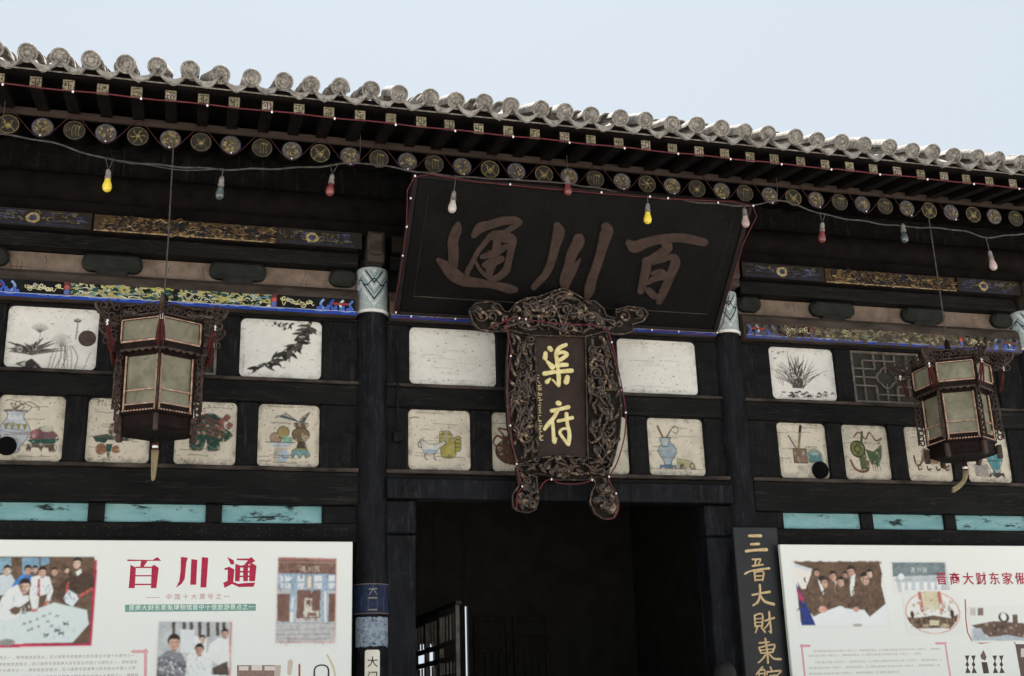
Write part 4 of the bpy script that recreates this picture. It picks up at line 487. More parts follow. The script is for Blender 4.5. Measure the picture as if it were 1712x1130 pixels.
PHB = [('p','d79a8c',[(-2.503,2.754),(-2.034,2.745),(-2.037,2.08),(-2.503,2.087)]),('p','c9c6c4',[(-2.499,2.751),(-2.041,2.743),(-2.044,2.087),(-2.5,2.094)]),('p','7d5f54',[(-2.499,2.751),(-2.041,2.743),(-2.043,2.619),(-2.499,2.628)]),('s','a8746e',[(-2.497,2.74,0.0158),(-2.043,2.734,0.0162)]),('s','c0a9a0',[(-2.497,2.716,0.0044),(-2.042,2.711,0.0045)]),('t','d8cdbb','百川通',-2.166,2.637,0.049,-0.169),('p','9fb4c8',[(-2.499,2.628),(-2.043,2.619),(-2.045,2.491),(-2.498,2.502)]),('p','e6e8ea',[(-2.485,2.608),(-2.459,2.608),(-2.457,2.563),(-2.484,2.563)]),('p','e0e2e2',[(-2.483,2.552),(-2.457,2.552),(-2.456,2.506),(-2.482,2.506)]),('p','e6e8ea',[(-2.446,2.608),(-2.397,2.608),(-2.396,2.563),(-2.444,2.563)]),('p','e0e2e2',[(-2.444,2.552),(-2.396,2.552),(-2.395,2.506),(-2.443,2.506)]),('p','e6e8ea',[(-2.345,2.608),(-2.292,2.608),(-2.291,2.562),(-2.343,2.562)]),('p','e0e2e2',[(-2.343,2.552),(-2.29,2.552),(-2.289,2.505),(-2.342,2.506)]),('p','e6e8ea',[(-2.214,2.608),(-2.15,2.608),(-2.149,2.562),(-2.213,2.562)]),('p','e0e2e2',[(-2.213,2.552),(-2.149,2.551),(-2.148,2.505),(-2.212,2.505)]),('p','e6e8ea',[(-2.098,2.608),(-2.047,2.608),(-2.046,2.562),(-2.097,2.562)]),('p','e0e2e2',[(-2.097,2.551),(-2.046,2.551),(-2.046,2.504),(-2.096,2.505)]),('p','b8a89a',[(-2.276,2.611),(-2.228,2.611),(-2.226,2.501),(-2.273,2.501)]),('p','e6ded2',[(-2.267,2.602),(-2.237,2.602),(-2.235,2.514),(-2.265,2.514)]),('p','7d5f54',[(-2.498,2.467),(-2.402,2.467),(-2.4,2.251),(-2.496,2.252)]),('p','7d5f54',[(-2.345,2.497),(-2.16,2.496),(-2.161,2.274),(-2.349,2.276)]),('p','7d5f54',[(-2.096,2.465),(-2.044,2.465),(-2.045,2.247),(-2.096,2.247)]),('p','a9bccb',[(-2.403,2.502),(-2.351,2.501),(-2.354,2.25),(-2.399,2.251)]),('p','a9bccb',[(-2.158,2.5),(-2.098,2.5),(-2.096,2.247),(-2.159,2.248)]),('s','e6eef2',[(-2.377,2.432,0.0175),(-2.384,2.354,0.0122)]),('s','efefe8',[(-2.124,2.478,0.0142),(-2.117,2.248,0.0141)]),('s','efefe8',[(-2.383,2.315,0.0209),(-2.386,2.242,0.0296)]),('p','d9d2c4',[(-2.288,2.43),(-2.226,2.429),(-2.224,2.327),(-2.285,2.327)]),('p','7d5f54',[(-2.274,2.418),(-2.239,2.418),(-2.238,2.379),(-2.273,2.379)]),('p','d9d2c4',[(-2.294,2.332),(-2.171,2.331),(-2.17,2.283),(-2.293,2.284)]),('p','7d5f54',[(-2.25,2.318),(-2.189,2.318),(-2.188,2.292),(-2.25,2.292)]),('e','8e7066',-2.49,2.648,0.004,0.011),('e','8e7066',-2.47,2.643,0.004,0.008),('e','694e46',-2.389,2.678,0.009,0.005),('e','694e46',-2.342,2.633,0.004,0.006),('e','694e46',-2.395,2.634,0.007,0.004),('e','694e46',-2.12,2.667,0.007,0.009),('e','694e46',-2.241,2.633,0.008,0.006),('e','8e7066',-2.277,2.632,0.003,0.004),('e','8e7066',-2.221,2.644,0.01,0.003),('e','9c8076',-2.275,2.637,0.003,0.003),('e','8e7066',-2.462,2.649,0.01,0.005),('e','9c8076',-2.392,2.662,0.007,0.003),('e','694e46',-2.357,2.641,0.005,0.01),('e','694e46',-2.106,2.645,0.009,0.01),('e','694e46',-2.285,2.695,0.007,0.006),('e','694e46',-2.08,2.648,0.005,0.003),('e','8e7066',-2.073,2.692,0.007,0.007),('e','694e46',-2.477,2.698,0.01,0.007),('e','694e46',-2.392,2.647,0.006,0.009),('e','9c8076',-2.459,2.702,0.005,0.008),('e','694e46',-2.303,2.699,0.011,0.005),('e','694e46',-2.356,2.642,0.009,0.01),('e','694e46',-2.488,2.653,0.005,0.006),('e','9c8076',-2.495,2.684,0.007,0.007),('e','694e46',-2.087,2.652,0.005,0.005),('e','9c8076',-2.338,2.686,0.01,0.01),('e','9c8076',-2.111,2.649,0.003,0.01),('e','9c8076',-2.317,2.638,0.01,0.005),('e','694e46',-2.342,2.648,0.007,0.007),('e','8e7066',-2.32,2.644,0.003,0.009),('e','8e7066',-2.18,2.669,0.004,0.004),('e','9c8076',-2.25,2.647,0.006,0.004),('e','9c8076',-2.207,2.656,0.011,0.009),('e','9c8076',-2.426,2.65,0.009,0.005),('e','9c8076',-2.054,2.654,0.006,0.005),('e','8e7066',-2.157,2.677,0.004,0.007),('e','9c8076',-2.236,2.687,0.003,0.005),('e','9c8076',-2.193,2.644,0.009,0.007),('e','8e7066',-2.352,2.657,0.01,0.006),('e','8e7066',-2.308,2.637,0.006,0.007),('s','c3d0da',[(-2.335,2.563,0.0018),(-2.341,2.552,0.0064),(-2.33,2.542,0.0018)]),('s','c3d0da',[(-2.391,2.593,0.0018),(-2.389,2.585,0.0068),(-2.389,2.576,0.0018)]),('s','7f95ac',[(-2.488,2.594,0.0017),(-2.481,2.581,0.0062),(-2.483,2.569,0.0017)]),('s','c3d0da',[(-2.485,2.566,0.0017),(-2.477,2.553,0.006),(-2.487,2.54,0.0017)]),('s','6f8298',[(-2.31,2.609,0.0018),(-2.308,2.598,0.0068),(-2.314,2.587,0.0018)]),('s','7f95ac',[(-2.476,2.505,0.0017),(-2.475,2.489,0.0036),(-2.485,2.474,0.0017)]),('s','6f8298',[(-2.361,2.565,0.0018),(-2.361,2.559,0.0064),(-2.361,2.554,0.0018)]),('s','6f8298',[(-2.109,2.618,0.0018),(-2.103,2.602,0.0047),(-2.105,2.586,0.0018)]),('s','7f95ac',[(-2.274,2.617,0.0018),(-2.271,2.61,0.0066),(-2.28,2.603,0.0018)]),('s','c3d0da',[(-2.477,2.543,0.0017),(-2.477,2.53,0.0068),(-2.469,2.518,0.0017)]),('s','7f95ac',[(-2.202,2.522,0.0018),(-2.2,2.515,0.0051),(-2.206,2.507,0.0018)]),('s','6f8298',[(-2.322,2.614,0.0018),(-2.318,2.598,0.0068),(-2.313,2.582,0.0018)]),('s','7f95ac',[(-2.428,2.544,0.0018),(-2.427,2.536,0.0037),(-2.432,2.528,0.0018)]),('s','c3d0da',[(-2.445,2.544,0.0018),(-2.449,2.536,0.0047),(-2.44,2.528,0.0018)]),('s','7f95ac',[(-2.292,2.615,0.0018),(-2.292,2.61,0.0038),(-2.287,2.605,0.0018)]),('s','6f8298',[(-2.324,2.523,0.0018),(-2.327,2.517,0.0032),(-2.325,2.511,0.0018)]),('s','c3d0da',[(-2.119,2.591,0.0018),(-2.121,2.575,0.0037),(-2.129,2.558,0.0018)]),('s','7f95ac',[(-2.197,2.521,0.0018),(-2.193,2.505,0.0064),(-2.196,2.489,0.0018)]),('s','c3d0da',[(-2.239,2.504,0.0018),(-2.234,2.488,0.0037),(-2.234,2.472,0.0018)]),('s','6f8298',[(-2.404,2.567,0.0018),(-2.407,2.561,0.0054),(-2.401,2.554,0.0018)]),('s','c3d0da',[(-2.172,2.582,0.0018),(-2.169,2.571,0.0029),(-2.175,2.56,0.0018)]),('s','c3d0da',[(-2.42,2.536,0.0018),(-2.425,2.526,0.0035),(-2.425,2.516,0.0018)]),('s','6f8298',[(-2.492,2.62,0.0018),(-2.491,2.611,0.0029),(-2.485,2.601,0.0017)]),('s','6f8298',[(-2.486,2.546,0.0017),(-2.484,2.539,0.0036),(-2.486,2.533,0.0017)]),('s','6f8298',[(-2.116,2.518,0.0018),(-2.112,2.504,0.0069),(-2.122,2.491,0.0018)]),('s','7f95ac',[(-2.484,2.547,0.0017),(-2.484,2.532,0.0047),(-2.494,2.517,0.0017)]),('s','7f95ac',[(-2.29,2.534,0.0018),(-2.294,2.527,0.0068),(-2.286,2.52,0.0018)]),('s','7f95ac',[(-2.047,2.522,0.0018),(-2.056,2.505,0.0068),(-2.04,2.488,0.0018)]),('s','c3d0da',[(-2.186,2.534,0.0018),(-2.191,2.519,0.0046),(-2.195,2.504,0.0018)]),('s','7f95ac',[(-2.458,2.61,0.0018),(-2.46,2.605,0.0058),(-2.461,2.6,0.0018)]),('s','6f8298',[(-2.407,2.615,0.0018),(-2.402,2.605,0.0044),(-2.413,2.596,0.0018)]),('s','c3d0da',[(-2.326,2.597,0.0018),(-2.327,2.582,0.0042),(-2.316,2.568,0.0018)]),('s','7f95ac',[(-2.402,2.574,0.0018),(-2.4,2.558,0.0044),(-2.394,2.542,0.0018)]),('s','c3d0da',[(-2.25,2.614,0.0018),(-2.26,2.596,0.0033),(-2.259,2.579,0.0018)]),('s','c3d0da',[(-2.353,2.572,0.0018),(-2.351,2.562,0.0059),(-2.35,2.552,0.0018)]),('s','6f8298',[(-2.479,2.514,0.0017),(-2.477,2.509,0.0035),(-2.478,2.505,0.0017)]),('s','7f95ac',[(-2.22,2.504,0.0018),(-2.226,2.494,0.0066),(-2.22,2.484,0.0018)]),('s','6f8298',[(-2.255,2.505,0.0018),(-2.259,2.496,0.005),(-2.256,2.487,0.0018)]),('s','c3d0da',[(-2.228,2.508,0.0018),(-2.227,2.495,0.0067),(-2.221,2.483,0.0018)]),('s','6f8298',[(-2.432,2.615,0.0018),(-2.427,2.606,0.0046),(-2.428,2.598,0.0018)]),('s','6a4e46',[(-2.248,2.324,0.0021),(-2.26,2.294,0.0069),(-2.245,2.263,0.0021)]),('s','6a4e46',[(-2.294,2.301,0.0021),(-2.298,2.287,0.0058),(-2.298,2.273,0.0021)]),('s','8e7066',[(-2.187,2.294,0.0021),(-2.194,2.277,0.0073),(-2.197,2.26,0.0021)]),('s','8e7066',[(-2.181,2.38,0.0021),(-2.186,2.354,0.0038),(-2.169,2.327,0.0021)]),('s','6a4e46',[(-2.336,2.407,0.0021),(-2.332,2.387,0.0063),(-2.327,2.367,0.0021)]),('s','6a4e46',[(-2.271,2.386,0.0021),(-2.273,2.37,0.0034),(-2.262,2.354,0.0021)]),('s','8e7066',[(-2.279,2.292,0.0021),(-2.271,2.275,0.0044),(-2.277,2.259,0.0021)]),('s','6a4e46',[(-2.167,2.381,0.0021),(-2.176,2.365,0.0046),(-2.158,2.348,0.0021)]),('s','6a4e46',[(-2.191,2.38,0.0021),(-2.185,2.351,0.008),(-2.201,2.322,0.0021)]),('s','6a4e46',[(-2.284,2.303,0.0021),(-2.288,2.281,0.0034),(-2.261,2.26,0.0021)]),('s','8e7066',[(-2.343,2.337,0.0021),(-2.338,2.318,0.0048),(-2.359,2.299,0.0021)]),('s','8e7066',[(-2.16,2.301,0.0021),(-2.161,2.293,0.007),(-2.152,2.284,0.0021)]),('s','6a4e46',[(-2.237,2.41,0.0021),(-2.23,2.397,0.0068),(-2.226,2.384,0.0021)]),('s','6a4e46',[(-2.336,2.29,0.0021),(-2.33,2.275,0.0034),(-2.323,2.26,0.0021)]),('s','6a4e46',[(-2.329,2.332,0.0021),(-2.329,2.304,0.006),(-2.326,2.277,0.0021)]),('s','8e7066',[(-2.164,2.445,0.0021),(-2.152,2.414,0.0035),(-2.139,2.383,0.0021)]),('s','6a4e46',[(-2.236,2.32,0.0021),(-2.236,2.307,0.0055),(-2.223,2.293,0.0021)]),('s','8e7066',[(-2.207,2.444,0.0021),(-2.198,2.428,0.0064),(-2.192,2.412,0.0021)]),('s','6a4e46',[(-2.239,2.383,0.0021),(-2.233,2.374,0.0041),(-2.23,2.364,0.0021)]),('s','8e7066',[(-2.305,2.427,0.0021),(-2.308,2.415,0.005),(-2.303,2.402,0.0021)]),('s','8e7066',[(-2.25,2.383,0.0021),(-2.251,2.37,0.0055),(-2.25,2.357,0.0021)]),('s','6a4e46',[(-2.247,2.393,0.0021),(-2.25,2.384,0.0032),(-2.24,2.375,0.0021)]),('s','8e7066',[(-2.285,2.424,0.0021),(-2.285,2.414,0.0069),(-2.294,2.405,0.0021)]),('s','8e7066',[(-2.257,2.303,0.0021),(-2.249,2.281,0.0075),(-2.235,2.259,0.0021)]),('s','8e7066',[(-2.261,2.321,0.0021),(-2.248,2.291,0.0073),(-2.264,2.262,0.0021)]),('s','6a4e46',[(-2.337,2.38,0.0021),(-2.34,2.367,0.005),(-2.335,2.355,0.0021)]),('s','8e7066',[(-2.191,2.288,0.0021),(-2.191,2.271,0.0084),(-2.206,2.253,0.0021)]),('s','6a4e46',[(-2.205,2.326,0.0021),(-2.21,2.303,0.0038),(-2.222,2.281,0.0021)]),('s','6a4e46',[(-2.188,2.299,0.0021),(-2.2,2.272,0.0045),(-2.177,2.245,0.0021)]),('s','8e7066',[(-2.291,2.45,0.0021),(-2.291,2.434,0.0083),(-2.288,2.417,0.0021)]),('s','b0aeb0',[(-2.417,2.144,0.0024),(-2.41,2.133,0.0074),(-2.423,2.123,0.0024)]),('s','a4a4a8',[(-2.364,2.112,0.0024),(-2.368,2.104,0.0068),(-2.359,2.095,0.0024)]),('s','b0aeb0',[(-2.419,2.102,0.0024),(-2.424,2.085,0.0081),(-2.415,2.067,0.0024)]),('s','d4d2d0',[(-2.407,2.141,0.0024),(-2.413,2.123,0.0054),(-2.425,2.104,0.0024)]),('s','a4a4a8',[(-2.057,2.199,0.0025),(-2.06,2.183,0.0073),(-2.064,2.166,0.0025)]),('s','d4d2d0',[(-2.377,2.137,0.0024),(-2.377,2.123,0.0092),(-2.386,2.109,0.0024)]),('s','b0aeb0',[(-2.189,2.145,0.0025),(-2.188,2.137,0.0086),(-2.195,2.129,0.0025)]),('s','b0aeb0',[(-2.267,2.153,0.0024),(-2.264,2.134,0.0069),(-2.272,2.115,0.0024)]),('s','b0aeb0',[(-2.131,2.117,0.0025),(-2.13,2.104,0.0066),(-2.13,2.09,0.0025)]),('s','a4a4a8',[(-2.388,2.221,0.0024),(-2.389,2.21,0.0072),(-2.386,2.199,0.0024)]),('s','a4a4a8',[(-2.157,2.23,0.0025),(-2.148,2.209,0.0042),(-2.16,2.189,0.0025)]),('s','a4a4a8',[(-2.317,2.18,0.0024),(-2.317,2.173,0.0079),(-2.322,2.165,0.0024)]),('s','b0aeb0',[(-2.345,2.117,0.0024),(-2.346,2.107,0.0079),(-2.337,2.097,0.0024)]),('s','a4a4a8',[(-2.092,2.172,0.0025),(-2.086,2.155,0.0077),(-2.094,2.137,0.0025)]),('s','b0aeb0',[(-2.266,2.156,0.0024),(-2.274,2.143,0.0074),(-2.272,2.131,0.0024)]),('s','d4d2d0',[(-2.163,2.165,0.0025),(-2.157,2.151,0.0089),(-2.154,2.137,0.0025)]),('s','d4d2d0',[(-2.396,2.117,0.0024),(-2.394,2.109,0.0054),(-2.403,2.101,0.0024)]),('s','a4a4a8',[(-2.123,2.103,0.0025),(-2.13,2.086,0.009),(-2.135,2.069,0.0025)]),('s','a4a4a8',[(-2.402,2.105,0.0024),(-2.4,2.097,0.0085),(-2.407,2.089,0.0024)]),('s','d4d2d0',[(-2.363,2.153,0.0024),(-2.366,2.147,0.0053),(-2.365,2.14,0.0024)]),('s','d4d2d0',[(-2.421,2.138,0.0024),(-2.415,2.121,0.0097),(-2.438,2.103,0.0024)]),('s','d4d2d0',[(-2.079,2.119,0.0025),(-2.079,2.113,0.0043),(-2.081,2.107,0.0025)]),('s','b0aeb0',[(-2.33,2.138,0.0024),(-2.336,2.123,0.0088),(-2.318,2.107,0.0024)]),('s','a4a4a8',[(-2.38,2.12,0.0024),(-2.378,2.103,0.005),(-2.394,2.086,0.0024)]),('s','a4a4a8',[(-2.287,2.126,0.0024),(-2.292,2.116,0.0059),(-2.286,2.105,0.0024)]),('s','d4d2d0',[(-2.21,2.159,0.0025),(-2.201,2.139,0.0078),(-2.211,2.12,0.0024)]),('s','b0aeb0',[(-2.489,2.147,0.0024),(-2.484,2.127,0.0048),(-2.504,2.108,0.0024)]),('s','b0aeb0',[(-2.2,2.181,0.0025),(-2.202,2.175,0.0052),(-2.205,2.168,0.0025)]),('s','a4a4a8',[(-2.209,2.229,0.0025),(-2.206,2.221,0.0054),(-2.208,2.214,0.0025)]),('s','d4d2d0',[(-2.193,2.129,0.0025),(-2.197,2.121,0.0067),(-2.197,2.113,0.0025)]),('s','d4d2d0',[(-2.376,2.225,0.0024),(-2.376,2.21,0.0074),(-2.382,2.196,0.0024)]),('s','b0aeb0',[(-2.049,2.19,0.0025),(-2.056,2.171,0.0077),(-2.048,2.151,0.0025)]),('s','d4d2d0',[(-2.098,2.227,0.0025),(-2.085,2.207,0.0052),(-2.101,2.187,0.0025)]),('s','a4a4a8',[(-2.123,2.111,0.0025),(-2.122,2.105,0.0065),(-2.12,2.099,0.0025)]),('s','d4d2d0',[(-2.122,2.164,0.0025),(-2.124,2.156,0.0053),(-2.125,2.148,0.0025)]),('s','a4a4a8',[(-2.409,2.119,0.0024),(-2.407,2.108,0.0069),(-2.4,2.098,0.0024)]),('s','b0aeb0',[(-2.332,2.228,0.0024),(-2.33,2.213,0.0092),(-2.343,2.197,0.0024)]),('s','d4d2d0',[(-2.469,2.167,0.0024),(-2.457,2.147,0.0065),(-2.452,2.127,0.0024)]),('s','d4d2d0',[(-2.103,2.209,0.0025),(-2.105,2.199,0.0039),(-2.108,2.188,0.0025)]),('s','d4d2d0',[(-2.129,2.101,0.0025),(-2.123,2.086,0.0049),(-2.126,2.071,0.0025)]),('s','9aa7b4',[(-2.501,2.243,0.0086),(-2.046,2.234,0.0089)]),('s','a8adb4',[(-2.501,2.184,0.0121),(-2.046,2.195,0.0053)]),('s','9fa3a8',[(-2.5,2.151,0.0069),(-2.045,2.15,0.0088)]),('s','b0a8a8',[(-2.428,2.123,0.0173),(-2.237,2.112,0.0087),(-2.08,2.118,0.0141)])]
